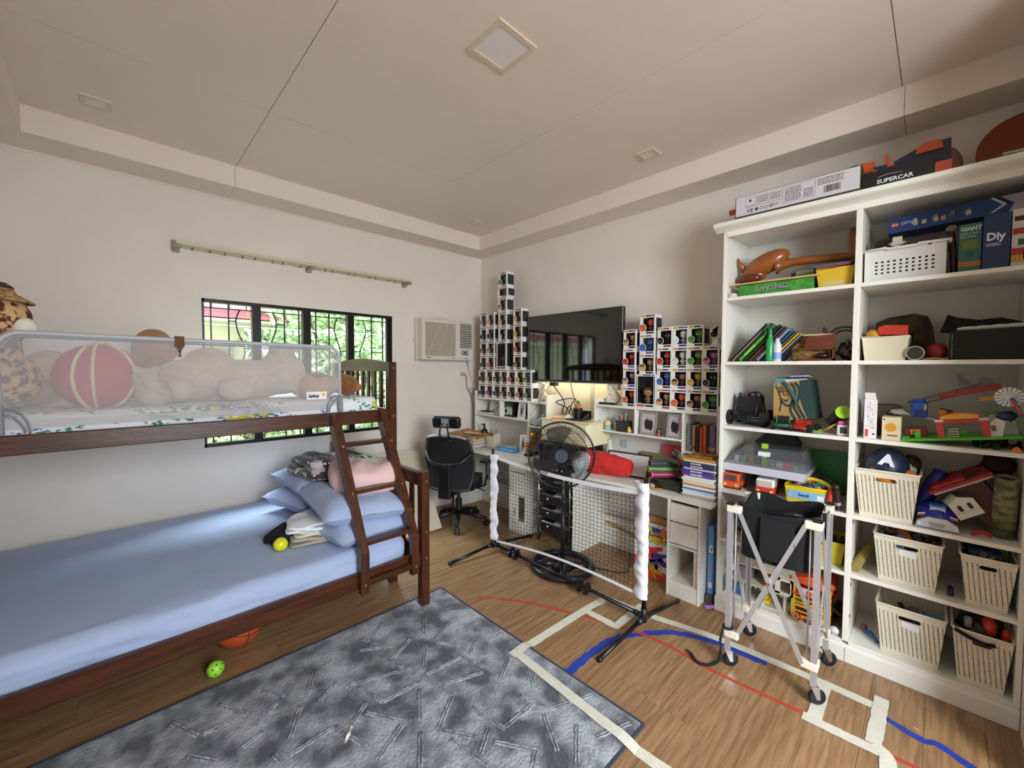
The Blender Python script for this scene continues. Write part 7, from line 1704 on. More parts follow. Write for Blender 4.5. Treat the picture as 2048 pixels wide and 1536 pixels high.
for (ya, za, yb2, zb2, c_) in ((-0.198, 0.19, -0.25, 0.21, '3a1c1c'), (-0.195, 0.135, -0.254, 0.16, 'a82a24'), (-0.193, 0.05, -0.254, 0.078, 'a83024'), (-0.21, 0.09, -0.254, 0.115, '2a5a2c'), (-0.194, 0.02, -0.23, 0.05, 'c99a2a'), (-0.225, 0.03, -0.254, 0.06, '3a2a50')): b.box(2.7212, ya, L1 + za, 2.722, yb2, L1 + zb2, flat(c_))
b.build('block_print', flat('a82a24'), t)['kind'] = 'stuff'
b = B(); b.tube(crv([(2.78, -0.015, L1 + 0.21), (2.78, -0.025, L1 + 0.12), (2.78, -0.03, L1 + 0.01)], 4), 0.012, 8); b.sph((2.775, -0.018, L1 + 0.215), (0.014, 0.02, 0.016), 10, 8, flat('7a6a5c')); one('toy_animal', b, flat('2a1c14', 0.6), 'dark brown toy between the white basket and the puzzle carton', 'toy')

# ---- right column, second row
t = thing('storage_bin', 'plain cream bin with toys on the second right shelf', 'bin', (2.82, 0.19, L2))
b = B(); openbin(b, 2.715, 2.95, 0.105, 0.278, L2, L2 + 0.116, 0.012); b.build('bin_body', M('cream_bin', 'd9cfb2', 0.45), t)
b = B(); b.prism([(0.112, L2 + 0.122), (0.112, L2 + 0.168), (0.195, L2 + 0.175), (0.218, L2 + 0.165), (0.222, L2 + 0.15), (0.215, L2 + 0.128)], 'x', 2.75, 2.80); one('red_toy_gun', b, flat('c8361f', 0.4), 'bright red toy lying in the plain cream bin', 'toy')
b = B(); b.sph((2.775, 0.24, L2 + 0.128), (0.03, 0.028, 0.028), 14, 10); one('yellow_ball', b, flat('c98a1e', 0.4), 'mustard yellow ball in the plain cream bin', 'ball')
pile(2.74, 2.93, 0.13, 0.26, L2 + 0.088, 12, ['2a2018', '3c2a20', '1e1a18'], 41, 'dark toys at the bottom of the plain cream bin')
CAMB = M('camo_brown', '4a3a26', 0.85, col2='221a12', vscale=16, bump=0.2, bscale=120, lo=0.4, hi=0.6)
b = B(); b.prism([(0.25, L2 + 0.12), (0.245, L2 + 0.205), (0.20, L2 + 0.228), (0.10, L2 + 0.242), (0.05, L2 + 0.225), (0.03, L2 + 0.17), (0.02, L2 + 0.08), (0.06, L2 + 0.002), (0.10, L2 + 0.002), (0.10, L2 + 0.14)], 'x', 2.96, 3.07); one('camouflage_bag', b, CAMB, 'brown camouflage bag standing behind the plain cream bin', 'bag')
t = thing('tin_can', 'open green tin lying on its side on the second right shelf', 'tin', (2.76, 0.084, L2))
b = B(); b.cyl((2.71, 0.084, L2 + 0.033), (2.80, 0.084, L2 + 0.033), 0.032, n=22); b.build('tin_body', flat('6a6a52', 0.4), t); b = B(); b.torus((2.709, 0.084, L2 + 0.033), 0.031, 0.003, (1, 0, 0), 22, 6); b.build('rim', flat('a9a698', 0.3), t); b = B(); b.cyl((2.7085, 0.084, L2 + 0.033), (2.7095, 0.084, L2 + 0.033), 0.029, n=20); b.build('dark_inside', flat('2f3020', 0.8), t)
b = B(); b.sph((2.79, 0.012, L2 + 0.04), (0.038, 0.036, 0.04), 16, 12); one('red_ball', b, flat('8f1f22', 0.5), 'dark red ball beside the open tin', 'ball')
t = thing('black_crate', 'large matt black box at the right of the second right shelf', 'box', (2.82, -0.14, L2))
b = B(); b.box(2.715, -0.252, L2, 2.93, -0.028, L2 + 0.13); b.build('box_body', flat('0d0d0e', 0.7), t)
b = B(); [b.sph((2.714, -0.034, L2 + 0.012 + i * 0.011), 0.004, 6, 5) for i in range(10)]; b.build('shiny_seam', flat('77777a', 0.15), t)['kind'] = 'stuff'
b = B(); b.prism([(0.005, L2 + 0.135), (-0.018, L2 + 0.212), (-0.05, L2 + 0.195), (-0.115, L2 + 0.18), (-0.18, L2 + 0.185), (-0.235, L2 + 0.165), (-0.25, L2 + 0.132), (-0.028, L2 + 0.132)], 'x', 2.80, 2.90); one('black_cloth', b, FABK, 'black folded cloth lying on the matt black box', 'cloth')
b = B(); [b.sph((2.75, -0.085 - i * 0.045, L2 + 0.138 + i * 0.002), (0.02, 0.04, 0.011), 12, 6) for i in range(4)]; one('white_shoe', b, flat('c9c9c6', 0.5), 'white rounded item lying on the front of the matt black box', 'shoe')
b = B(); b.tube(crv([(2.70, 0.06, L2 + 0.004), (2.70, 0.02, L2 + 0.007), (2.70, -0.02, L2 + 0.004)], 4), 0.0035, 5); one('gold_stick', b, flat('a8823c', 0.4), 'thin gold stick at the edge of the second right shelf', 'stick')

# ---- right column, third row
t = thing('open_carton', 'tall narrow white carton with open flap and small print', 'box', (2.76, 0.235, L3))
Tm = rot((2.75, 0.235, L3), 0, 0, 8)
b = B(); b.T = Tm; b.box(2.712, 0.214, L3, 2.80, 0.262, L3 + 0.192); b.build('carton', flat('ded9d6', 0.5), t)
b = B(); b.T = Tm; b.poly([(2.712, 0.217, L3 + 0.192), (2.712, 0.260, L3 + 0.192), (2.70, 0.264, L3 + 0.228), (2.70, 0.224, L3 + 0.228)]); b.build('flap', flat('ded9d6', 0.5), t)
b = B(); b.T = Tm; k_ = flat('6a6668'); b.box(2.7112, 0.246, L3 + 0.008, 2.712, 0.258, L3 + 0.045, flat('c43a2c')); rg = random.Random(6)
for i in range(26): y = rg.uniform(0.222, 0.25); z = L3 + 0.06 + i * 0.0048; b.box(2.7112, y, z, 2.712, min(0.258, y + rg.uniform(0.004, 0.01)), z + 0.0022, k_)
b.cyl((2.7112, 0.226, L3 + 0.022), (2.712, 0.226, L3 + 0.022), 0.005, n=10, mat=flat('3a383a')); b.text('CE', (2.711, 0.236, L3 + 0.05), 0.010, mat=flat('3a383a')); b.build('small_print', k_, t)['kind'] = 'stuff'
t = thing('small_box', 'small cream box with an orange round print beside the open white carton', 'box', (2.77, 0.15, L3))
B().box(2.712, 0.122, L3, 2.81, 0.190, L3 + 0.112).build('carton', flat('dccfa6', 0.5), t)
b = B(); b.prism([(0.158 + 0.021 * cos(a), L3 + 0.062 + 0.022 * sin(a)) for a in [2 * pi * q / 16 for q in range(16)]], 'x', 2.711, 2.712, flat('d99a2c')); b.cyl((2.711, 0.182, L3 + 0.10), (2.712, 0.182, L3 + 0.10), 0.004, n=10, mat=flat('4a4238')); b.box(2.711, 0.132, L3 + 0.02, 2.712, 0.17, L3 + 0.026, flat('7a4a2c')); b.build('print', flat('d99a2c'), t)
b = B(); b.T = rot((2.92, 0.2, L3), 0, 0, 14); b.box(2.86, 0.14, L3, 2.98, 0.235, L3 + 0.16); one('brown_carton', b, flat('4a3826', 0.7), 'plain brown carton behind the open white carton', 'box')
b = B(); b.sph((2.86, 0.14, L3 + 0.128), (0.03, 0.035, 0.016), 14, 8, dent=0.5); one('white_trainer', b, flat('b9b6b2', 0.5), 'pale grey rounded toy on top of the small cream box', 'toy')
t = thing('toy_playset', 'green based toy farm playset with a red gate on the third right shelf', 'playset', (2.80, -0.06, L3))
GRN = flat('4fae2a', 0.4); TR = rot((2.80, 0.11, L3 + 0.004), -9, 0, 0)
def nb():
    b = B(); b.T = TR; return b
b = nb(); pts = [(2.71, 0.118), (2.70, 0.02), (2.70, -0.15), (2.71, -0.252), (2.95, -0.252), (2.97, 0.0), (2.93, 0.11)]; b.prism(pts, 'z', L3 + 0.001, L3 + 0.012); b.build('green_base', GRN, t)
b = nb(); b.box(2.74, 0.05, L3 + 0.012, 2.76, 0.07, L3 + 0.04); b.box(2.78, -0.03, L3 + 0.012, 2.82, -0.1, L3 + 0.035); b.box(2.74, 0.09, L3 + 0.012, 2.76, 0.115, L3 + 0.02); b.poly([(2.80, -0.14, L3 + 0.10), (2.80, -0.205, L3 + 0.11), (2.88, -0.205, L3 + 0.115), (2.88, -0.13, L3 + 0.105)]); b.build('green_block', GRN, t)
RG = flat('c23a24', 0.4)
for y in (-0.018, -0.155):
    b = nb(); b.box(2.715, y - 0.011, L3 + 0.012, 2.735, y + 0.011, L3 + 0.085); b.build('gate_post', RG, t); b = nb(); b.box(2.712, y - 0.014, L3 + 0.085, 2.738, y + 0.014, L3 + 0.094); b.build('post_cap', flat('dcd8d0'), t)
b = nb(); b.box(2.716, -0.155, L3 + 0.078, 2.73, -0.018, L3 + 0.09); b.build('gate_beam', RG, t)
b = nb(); b.prism([(-0.018, L3 + 0.091)] + [(-0.018 - 0.13 * q / 10, L3 + 0.112 + 0.014 * sin(pi * q / 10)) for q in range(11)] + [(-0.148, L3 + 0.091)], 'x', 2.714, 2.722, RG); b.prism([(-0.024, L3 + 0.095)] + [(-0.024 - 0.118 * q / 10, L3 + 0.108 + 0.012 * sin(pi * q / 10)) for q in range(11)] + [(-0.142, L3 + 0.095)], 'x', 2.712, 2.714, flat('e2b03a')); b.build('sign_board', RG, t)
b = nb(); [b.tube(crv([(2.73, -0.03 - i * 0.004, L3 + 0.014 + i * 0.011), (2.72, -0.05, L3 + 0.016 + i * 0.011), (2.72, -0.07, L3 + 0.016 + i * 0.011), (2.735, -0.072, L3 + 0.02 + i * 0.011)], 3), 0.0022, 5) for i in range(4)]; b.build('white_fence', flat('e4e2de'), t)['kind'] = 'stuff'
b = nb(); b.prism([(-0.165, L3 + 0.012), (-0.2, L3 + 0.012), (-0.215, L3 + 0.075), (-0.19, L3 + 0.09), (-0.172, L3 + 0.07)], 'x', 2.725, 2.735, flat('dcd6cc')); b.box(2.724, -0.172, L3 + 0.035, 2.7255, -0.186, L3 + 0.06, flat('8a5a4a')); b.poly([(2.80, -0.17, L3 + 0.012), (2.80, -0.25, L3 + 0.012), (2.80, -0.25, L3 + 0.075), (2.80, -0.175, L3 + 0.10)], flat('d2cfc6')); b.build('white_wall', flat('dcd6cc'), t)['kind'] = 'stuff'
b = nb(); b.box(2.77, 0.03, L3 + 0.012, 2.86, 0.10, L3 + 0.055); b.box(2.765, 0.05, L3 + 0.025, 2.77, 0.085, L3 + 0.048, flat('e0a83a')); b.box(2.763, 0.06, L3 + 0.03, 2.766, 0.076, L3 + 0.043, flat('7a2c22')); b.build('barn', flat('7a2418', 0.5), t)
t = thing('toy_crane', 'grey and red toy crane arm leaning across the third right shelf', 'toy', (2.92, 0.0, L3 + 0.1))
b = B(); b.bar((2.92, 0.11, L3 + 0.175), (2.92, -0.16, L3 + 0.285), 0.03, 0.012); b.bar((2.92, 0.10, L3 + 0.16), (2.92, -0.05, L3 + 0.215), 0.025, 0.008); b.prism([(-0.058, L3 + 0.325), (-0.072, L3 + 0.325), (-0.108, L3 + 0.275), (-0.065, L3 + 0.262)], 'x', 2.91, 2.93); b.cyl((2.90, -0.15, L3 + 0.29), (2.94, -0.15, L3 + 0.29), 0.022, n=18); b.build('grey_arm', flat('76767a', 0.4), t)
b = B(); b.bar((2.885, 0.0, L3 + 0.215), (2.885, -0.195, L3 + 0.27), 0.025, 0.026); b.bar((2.885, -0.185, L3 + 0.26), (2.885, -0.195, L3 + 0.225), 0.02, 0.016); b.build('red_arm', flat('b03226', 0.4), t)
b = B(); b.bar((2.88, -0.13, L3 + 0.208), (2.88, -0.215, L3 + 0.222), 0.02, 0.018); b.build('yellow_bar', flat('d9a53a', 0.4), t)
b = B(); b.bar((2.86, 0.12, L3 + 0.125), (2.84, -0.03, L3 + 0.098), 0.05, 0.006); b.bar((2.86, 0.14, L3 + 0.14), (2.86, 0.10, L3 + 0.125), 0.06, 0.004); b.build('white_deck', flat('cfcabd', 0.5), t)
b = B(); b.rbox(2.81, 0.035, L3 + 0.112, 2.87, 0.092, L3 + 0.185, 0.008, 2); b.cyl((2.84, 0.065, L3 + 0.185), (2.84, 0.065, L3 + 0.20), 0.022, n=16); b.box(2.806, 0.05, L3 + 0.12, 2.812, 0.08, L3 + 0.15, flat('16306a')); b.box(2.806, 0.038, L3 + 0.15, 2.812, 0.048, L3 + 0.175, flat('d8b63a')); one('toy_engine', b, flat('1f55c0', 0.35), 'bright blue toy engine on the toy crane deck', 'toy')
b = B(); b.T = rot((2.86, -0.02, L3 + 0.13), 10, 0, 0); b.box(2.84, -0.045, L3 + 0.108, 2.88, 0.0, L3 + 0.155, flat('5c2018')); b.box(2.838, -0.025, L3 + 0.125, 2.84, 0.0, L3 + 0.15, flat('dcae3a')); one('toy_sign', b, flat('5c2018'), 'small maroon and yellow toy sign behind the red gate', 'toy')
t = thing('toy_windmill', 'blue toy windmill with white fan wheel at the right of the third shelf', 'toy', (2.74, -0.215, L3))
for q in range(16):
    a = 2 * pi * q / 16; b = B(); r0, r1 = 0.012, 0.042; c0 = Vector((2.738, -0.208, L3 + 0.228)); w0, w1 = 0.002, 0.0062
    d_ = Vector((0, cos(a), sin(a))); s_ = Vector((0, -sin(a), cos(a)))
    b.poly([c0 + d_ * r0 + s_ * w0, c0 + d_ * r1 + s_ * w1, c0 + d_ * r1 - s_ * w1, c0 + d_ * r0 - s_ * w0]); b.poly([c0 + Vector((0.0015, 0, 0)) + d_ * r0 + s_ * w0, c0 + Vector((0.0015, 0, 0)) + d_ * r1 + s_ * w1, c0 + Vector((0.0015, 0, 0)) + d_ * r1 - s_ * w1, c0 + Vector((0.0015, 0, 0)) + d_ * r0 - s_ * w0])
    b.build('blade', flat('dfe2e8', 0.4), t)
b = B(); b.bar((2.742, -0.215, L3 + 0.225), (2.742, -0.246, L3 + 0.15), 0.012, 0.03, up=(1, 0, 0)); b.build('tower', flat('23479c', 0.4), t); b = B(); b.bar((2.728, -0.217, L3 + 0.215), (2.728, -0.243, L3 + 0.155), 0.01, 0.012, up=(1, 0, 0)); b.build('red_stripe', flat('b8503a'), t); b = B(); b.cyl((2.733, -0.208, L3 + 0.228), (2.744, -0.208, L3 + 0.228), 0.012, n=12); b.build('hub', flat('d9dce2'), t)
b = B(); b.sph((2.76, -0.205, L3 + 0.145), (0.03, 0.03, 0.02), 12, 8, dent=0.7); one('blue_brick_toy', b, flat('1f2e5c', 0.4), 'dark blue lump of toy behind the windmill foot', 'toy')
b = B(); b.lathe([(0.0, 0), (0.016, 0), (0.017, 0.006), (0.009, 0.018), (0, 0.024)], (2.70, -0.232, L3), 14); one('orange_cone', b, flat('e8862a', 0.4), 'small orange cone cap at the edge of the third right shelf', 'toy')
pile(2.72, 2.85, -0.245, -0.12, L3 + 0.006, 16, ['1c1e1a', '3a4a2c', '55585a', '2c3a24'], 51, 'dark and green bits under the raised end of the green playset', h=0.018)

# ---- perforated bins
def perf_bin(x0, y0, y1, z0, h, dx, label, tagtxt=False, inset=0.022, handle_col=None, group=None, rz=0, nm='storage_bin'):
    t = thing(nm, label, 'bin', (x0 + dx / 2, (y0 + y1) / 2, z0), group)
    cx, cy = x0 + dx / 2, (y0 + y1) / 2
    Tm = rot((cx, cy, z0), 0, 0, rz) if rz else None
    m_ = dotted('bin_perforated_%d' % round(h * 1000), 'e3dac2', 0.0155, 0.0092, 0.0045, 0.0052, 0.022, h - 0.028)
    x1 = x0 + dx; hz0, hz1 = z0 + h * 0.77, z0 + h * 0.87; hw_ = (y1 - y0) * 0.17
    def fx(z): return x0 + inset * (1 - (z - z0) / h)
    def yy(y, z): k = (z - z0) / h; return cy + (y - cy) * (1 - (1 - k) * inset * 2 / (y1 - y0))
    b = B(); b.T = Tm
    def q(ya, za, yb2, zb2): b.poly([(fx(za), yy(ya, za), za), (fx(za), yy(yb2, za), za), (fx(zb2), yy(yb2, zb2), zb2), (fx(zb2), yy(ya, zb2), zb2)])
    # front with a rounded hand slot
    q(y0, z0, y1, hz0); q(y0, hz1, y1, z0 + h); q(y0, hz0, cy - hw_, hz1); q(cy + hw_, hz0, y1, hz1)
    zm, hr = (hz0 + hz1) / 2, (hz1 - hz0) / 2
    for s_ in (-1, 1):
        for v in (-1, 1):
            arc = [(fx(zm + v * hr * sin(a)) - 0.0003, yy(cy + s_ * (hw_ - hr + hr * cos(a)), zm + v * hr * sin(a)), zm + v * hr * sin(a)) for a in [pi / 2 * k / 4 for k in range(5)]]
            c_ = (fx(zm + v * hr) - 0.0003, yy(cy + s_ * hw_, zm + v * hr), zm + v * hr)
            for k in range(4): b.poly([c_, arc[k], arc[k + 1]])
    for ya in (y0, y1):
        b.poly([(fx(z0), yy(ya, z0), z0), (x1 - inset, yy(ya, z0), z0), (x1, ya, z0 + h), (x0, ya, z0 + h)])
    b.poly([(x1 - inset, yy(y0, z0), z0), (x1 - inset, yy(y1, z0), z0), (x1, y1, z0 + h), (x1, y0, z0 + h)]); b.poly([(fx(z0), yy(y0, z0), z0 + 0.001), (x1 - inset, yy(y0, z0), z0 + 0.001), (x1 - inset, yy(y1, z0), z0 + 0.001), (fx(z0), yy(y1, z0), z0 + 0.001)])
    b.build('bin_wall', m_, t)
    b = B(); b.T = Tm; r_ = 0.014
    loop = []
    for (px_, py_, a0) in ((x1 - r_, y1 - r_, 0), (x0 + r_, y1 - r_, pi / 2), (x0 + r_, y0 + r_, pi), (x1 - r_, y0 + r_, 3 * pi / 2)):
        loop += [(px_ + r_ * cos(a0 + pi / 2 * k / 3), py_ + r_ * sin(a0 + pi / 2 * k / 3), z0 + h) for k in range(4)]
    b.tube(loop, 0.0055, 6, closed=True); b.build('rim', CREAMP, t)
    b = B(); b.T = Tm; sl = [(fx(zm + hr * sin(a)) - 0.001, cy + (1 if cos(a) >= 0 else -1) * (hw_ - hr) + hr * cos(a), zm + hr * sin(a)) for a in [2 * pi * k / 20 + 0.01 for k in range(20)]]
    b.tube(sl, 0.0025, 5, closed=True); b.build('handle_slot', CREAMP, t)
    if tagtxt:
        b = B(); b.T = Tm; za = z0 + h * 0.62; b.poly([(fx(za) - 0.0012, cy - 0.035, za), (fx(za) - 0.0012, cy + 0.028, za + 0.004), (fx(za + 0.03) - 0.0012, cy + 0.028, za + 0.034), (fx(za + 0.03) - 0.0012, cy - 0.035, za + 0.03)]); lb = b.build('paper_label', flat('f0eeec', 0.6), t)
        b = B(); b.T = Tm; [b.poly([(fx(za) - 0.0018, cy - 0.02, za + 0.012 + k * 0.007), (fx(za) - 0.0018, cy + 0.015, za + 0.014 + k * 0.007), (fx(za) - 0.0018, cy + 0.015, za + 0.0165 + k * 0.007), (fx(za) - 0.0018, cy - 0.02, za + 0.0145 + k * 0.007)]) for k in range(2)]; b.build('label_writing', flat('a9a6ac'), lb)
    return t
GB = 'perforated cream bins'
perf_bin(2.69, 0.048, 0.284, L4, 0.238, 0.30, 'perforated cream bin with a helmet on the fourth right shelf', group=GB)
perf_bin(2.70, -0.036, 0.204, L5, 0.228, 0.30, 'perforated cream bin with paper label on the fifth right shelf', True, group=GB)
perf_bin(2.69, -0.252, -0.088, L5, 0.222, 0.30, 'perforated cream bin at the right end of the fifth right shelf', group=GB)
perf_bin(2.70, -0.056, 0.186, L6, 0.242, 0.30, 'perforated cream bin with paper label on the bottom right shelf', True, group=GB)
perf_bin(2.69, -0.252, -0.074, L6, 0.24, 0.30, 'perforated cream bin holding red gear on the bottom right shelf', group=GB)
# contents of the bin with the helmet
t = thing('toy_helmet', 'dark blue toy helmet mask with a white A lying in the top perforated bin', 'helmet', (2.80, 0.17, L4 + 0.2))
b = B(); hc = Vector((2.81, 0.172, L4 + 0.235))
b.T = rot(hc, 8, 0, 0)
b.grid(lambda u, v: (hc.x + 0.095 * cos(2 * pi * u) * sin(pi * (0.02 + 0.62 * v)), hc.y + 0.085 * sin(2 * pi * u) * sin(pi * (0.02 + 0.62 * v)), hc.z + 0.108 * cos(pi * (0.02 + 0.62 * v))), 28, 12, closed_u=True); b.build('shell', M('helmet_blue', '1d2a48', 0.45), t)
b = B(); b.T = rot(hc, 8, 0, 0)
for s_ in (-1, 1): b.prism([(hc.y + s_ * 0.012, hc.z - 0.006), (hc.y + s_ * 0.055, hc.z + 0.004), (hc.y + s_ * 0.056, hc.z - 0.022), (hc.y + s_ * 0.014, hc.z - 0.026)], 'x', hc.x - 0.098, hc.x - 0.082)
b.build('eye_opening', flat('b8602a', 0.6), t)
b = B(); b.T = rot(hc, 8, 0, 0) @ rot((hc.x - 0.08, hc.y, hc.z + 0.055), 0, 33, 0); b.text('A', (hc.x - 0.0865, hc.y + 0.028, hc.z + 0.026), 0.078, bold=0.004, depth=0.004); b.build('white_letter', flat('eceef2', 0.4), t)
b = B(); b.T = rot(hc, 8, 0, 0); [b.bar((hc.x - 0.035 + k * 0.014, hc.y - 0.083 + 0.002 * k, hc.z + 0.05), (hc.x - 0.035 + k * 0.014, hc.y - 0.088, hc.z + 0.022), 0.006, 0.003) for k in range(3)]; b.build('white_wing_mark', flat('dfe2e8'), t)['kind'] = 'stuff'
b = B(); b.sph((2.775, 0.085, L4 + 0.222), 0.026, 14, 10); one('orange_ball', b, flat('e8872a', 0.5), 'orange ball beside the helmet in the top perforated bin', 'ball')
b = B(); b.sph((2.80, 0.08, L4 + 0.245), 0.019, 14, 10); one('mint_ball', b, flat('9cc9b4', 0.5), 'mint green ball on top of the orange one in the perforated bin', 'ball')
b = B(); b.sph((2.735, 0.165, L4 + 0.20), (0.03, 0.06, 0.03), 14, 10); one('orange_toy', b, flat('e88a2a', 0.5), 'orange toy filling the hand slot of the top perforated bin', 'toy')
pile(2.72, 2.96, 0.075, 0.26, L4 + 0.18, 26, ['d8772a', '26304a', 'a8442a', '5a4a3a', '3c4a6a'], 61, 'mixed toys filling the top perforated bin', s=(0.014, 0.026), h=0.035, base='2c2622')
b = B(); b.sph((2.90, 0.09, L4 + 0.255), (0.05, 0.04, 0.045), 12, 8, dent=0.8); one('brown_toy', b, flat('4a3426', 0.8), 'brown soft toy behind the helmet in the perforated bin', 'toy')
t = thing('water_bottle', 'dark blue bottle leaning beside the top perforated bin', 'bottle', (2.85, 0.02, L4))
b = B(); b.T = rot((2.86, 0.04, L4 + 0.1), 20, 0, 0); b.lathe([(0, 0), (0.03, 0), (0.032, 0.01), (0.032, 0.16), (0.027, 0.175), (0.027, 0.2), (0, 0.205)], (2.86, 0.035, L4 + 0.06), 16); b.build('bottle_body', flat('18247a', 0.3), t)
t = thing('toy_car', 'large blue and silver toy car on the fourth right shelf', 'toy car', (2.76, -0.01, L4))
Tm = at((2.775, -0.012, L4), 0)
def nb():
    b = B(); b.T = Tm; return b
CB = flat('1c2ca0', 0.25); SV = M('toy_silver', 'c6c8cc', 0.3, metal=0.3)
b = nb(); b.sph((0.03, 0, 0.052), (0.10, 0.072, 0.055), 22, 12); b.build('car_body', CB, t)
b = nb(); b.prism([(-0.07, 0.006), (0.07, 0.006), (0.066, 0.03), (0.03, 0.055), (-0.03, 0.055), (-0.066, 0.03)], 'x', -0.075, -0.03); b.prism([(-0.03, 0.055), (0.03, 0.055), (0.024, 0.098), (-0.024, 0.098)], 'x', -0.045, 0.0); b.build('silver_front', SV, t)
b = nb(); b.prism([(-0.02, 0.012), (0.02, 0.012), (0.028, 0.032), (-0.028, 0.032)], 'x', -0.078, -0.075, flat('9a9ca0')); b.build('grille', flat('9a9ca0'), t)
b = nb(); b.box(-0.04, -0.028, 0.098, 0.02, 0.028, 0.106); b.build('light_blue_visor', flat('2f7ac8', 0.2), t)
b = nb()
for s_ in (-1, 1): b.bar((-0.052, s_ * 0.04, 0.066), (-0.045, s_ * 0.064, 0.058), 0.004, 0.006, mat=flat('e6e6ea')); b.bar((-0.056, s_ * 0.04, 0.058), (-0.049, s_ * 0.066, 0.05), 0.004, 0.005, mat=flat('c4583a'))
b.build('stripe', flat('e6e6ea'), t)['kind'] = 'stuff'
b = nb(); [b.sph((-0.074, s_ * 0.06, 0.02), 0.007, 8, 6) for s_ in (-1, 1)]; b.build('headlamp', flat('eef0f4', 0.2), t)['kind'] = 'stuff'
for sx in (-0.02, 0.09):
    for sy in (-0.062, 0.062):
        b = nb(); b.cyl((sx, sy, 0.02), (sx, sy * 0.8, 0.02), 0.02, n=14); b.build('wheel', flat('151517', 0.6), t)
t = thing('toy_house', 'white toy house block with two dark windows on the fourth right shelf', 'toy house', (2.76, -0.09, L4 + 0.06))
Tm = at((2.77, -0.09, L4 + 0.118), 14, -34, 0)
b = B(); b.T = Tm; b.prism([(-0.045, -0.045), (0.045, -0.045), (0.045, 0.028), (0.0, 0.05), (-0.045, 0.028)], 'x', -0.03, 0.05); b.build('house_body', flat('e2ded4', 0.5), t)
b = B(); b.T = Tm; [b.box(-0.0312, y, -0.012, -0.029, y + 0.014, 0.014) for y in (-0.026, 0.010)]; b.box(-0.0308, -0.045, -0.02, -0.03, 0.045, -0.018, flat('a8a49c')); b.build('window', flat('1a1a1c', 0.4), t)
b = B(); b.T = Tm; b.poly([(-0.032, -0.046, 0.028), (0.052, -0.046, 0.028), (0.052, 0, 0.052), (-0.032, 0, 0.052)]); b.build('grey_roof', flat('5a5854', 0.5), t)
b = B(); b.T = rot((2.80, -0.08, L4 + 0.22), -33, 0, 8); b.box(2.76, -0.19, L4 + 0.215, 2.96, 0.04, L4 + 0.228, flat('9c2420')); b.box(2.765, -0.185, L4 + 0.205, 2.95, 0.03, L4 + 0.215, flat('c9bcae')); b.box(2.77, -0.10, L4 + 0.229, 2.93, 0.02, L4 + 0.24, flat('b02c22')); one('red_folder', b, flat('9c2420', 0.4), 'glossy red folder slanting up behind the blue and silver car', 'folder')
b = B(); b.T = rot((2.82, -0.17, L4 + 0.1), -36, 0, 0); b.box(2.78, -0.235, L4 + 0.05, 2.90, -0.135, L4 + 0.26); one('camouflage_bag', b, M('camo_maroon', '4f2f28', 0.7, col2='a99a7a', vscale=14, lo=0.30, hi=0.36), 'maroon patterned bag leaning on the fourth right shelf', 'bag')
CAMG = M('camo_green', '8d8a64', 0.7, col2='4d5538', vscale=18, stretch=(1, 1, 2), lo=0.4, hi=0.6)
t = thing('camouflage_bucket', 'green camouflage bucket with dark opening at the right end of the shelf', 'bucket', (2.76, -0.215, L4))
b = B(); b.T = rot((2.75, -0.22, L4 + 0.15), 0, -14, 0); b.lathe([(0, 0), (0.036, 0.0), (0.038, 0.12), (0.034, 0.24), (0.034, 0.275), (0.029, 0.275), (0.028, 0.20)], (2.765, -0.213, L4 + 0.004), 20); b.build('bucket_body', CAMG, t)
b = B(); b.T = rot((2.75, -0.22, L4 + 0.15), 0, -14, 0); b.cyl((2.765, -0.213, L4 + 0.262), (2.765, -0.213, L4 + 0.266), 0.029, n=20); b.build('dark_opening', flat('2a2418', 0.9), t)
b = B(); b.sph((2.95, -0.2, L4 + 0.30), (0.06, 0.05, 0.05), 14, 10, dent=0.6); one('brown_cloth', b, flat('3f2c20', 0.9), 'dark brown cloth bundle at the back above the camouflage bucket', 'cloth')
b = B(); [b.tube(crv([(2.72, -0.12, L4 + 0.006 + k * 0.006), (2.735, -0.15, L4 + 0.016 + k * 0.006), (2.73, -0.18, L4 + 0.008 + k * 0.006)], 4), 0.0035, 5) for k in range(3)]; one('red_cord', b, flat('c02a24', 0.4), 'red toy track pieces lying at the front of the fourth right shelf', 'toy')['kind'] = 'stuff'
# contents of lower bins
pile(2.73, 2.97, -0.02, 0.18, L5 + 0.175, 34, ['2a3440', '3a4a6a', 'a83a34', '1f2a44', '4f6a5a', 'c8602c', '6a2c4a'], 71, 'red, blue and black toys filling the labelled bin on the fifth shelf', s=(0.012, 0.026), h=0.04, base='26262c')
pile(2.73, 2.97, -0.235, -0.10, L5 + 0.165, 18, ['5a6270', '3c4450', '7a7468', '2c3038'], 72, 'grey toys and bags filling the right bin on the fifth shelf', s=(0.016, 0.03), h=0.04, base='34343a')
b = B(); b.sph((2.74, -0.235, L5 + 0.185), (0.02, 0.016, 0.016), 12, 8); one('yellow_toy', b, flat('c8d23a', 0.4), 'yellow green toy at the front of the right bin on the fifth shelf', 'toy')
b = B(); b.T = rot((2.80, -0.15, L5 + 0.21), 0, 6, 0); b.rbox(2.75, -0.22, L5 + 0.205, 2.92, -0.115, L5 + 0.225, 0.008, 1); one('blue_toy_case', b, flat('3a5272', 0.4), 'slate blue flat toy lying on the right bin of the fifth shelf', 'toy')
b = B(); b.cyl((2.71, 0.275, L5 + 0.022), (2.93, 0.225, L5 + 0.10), 0.022, n=16); one('rolled_mat', b, M('roll_tan', '9a8648', 0.8, var=0.3, vscale=20), 'tan rolled mat lying at the left of the fifth right shelf', 'rolled mat')
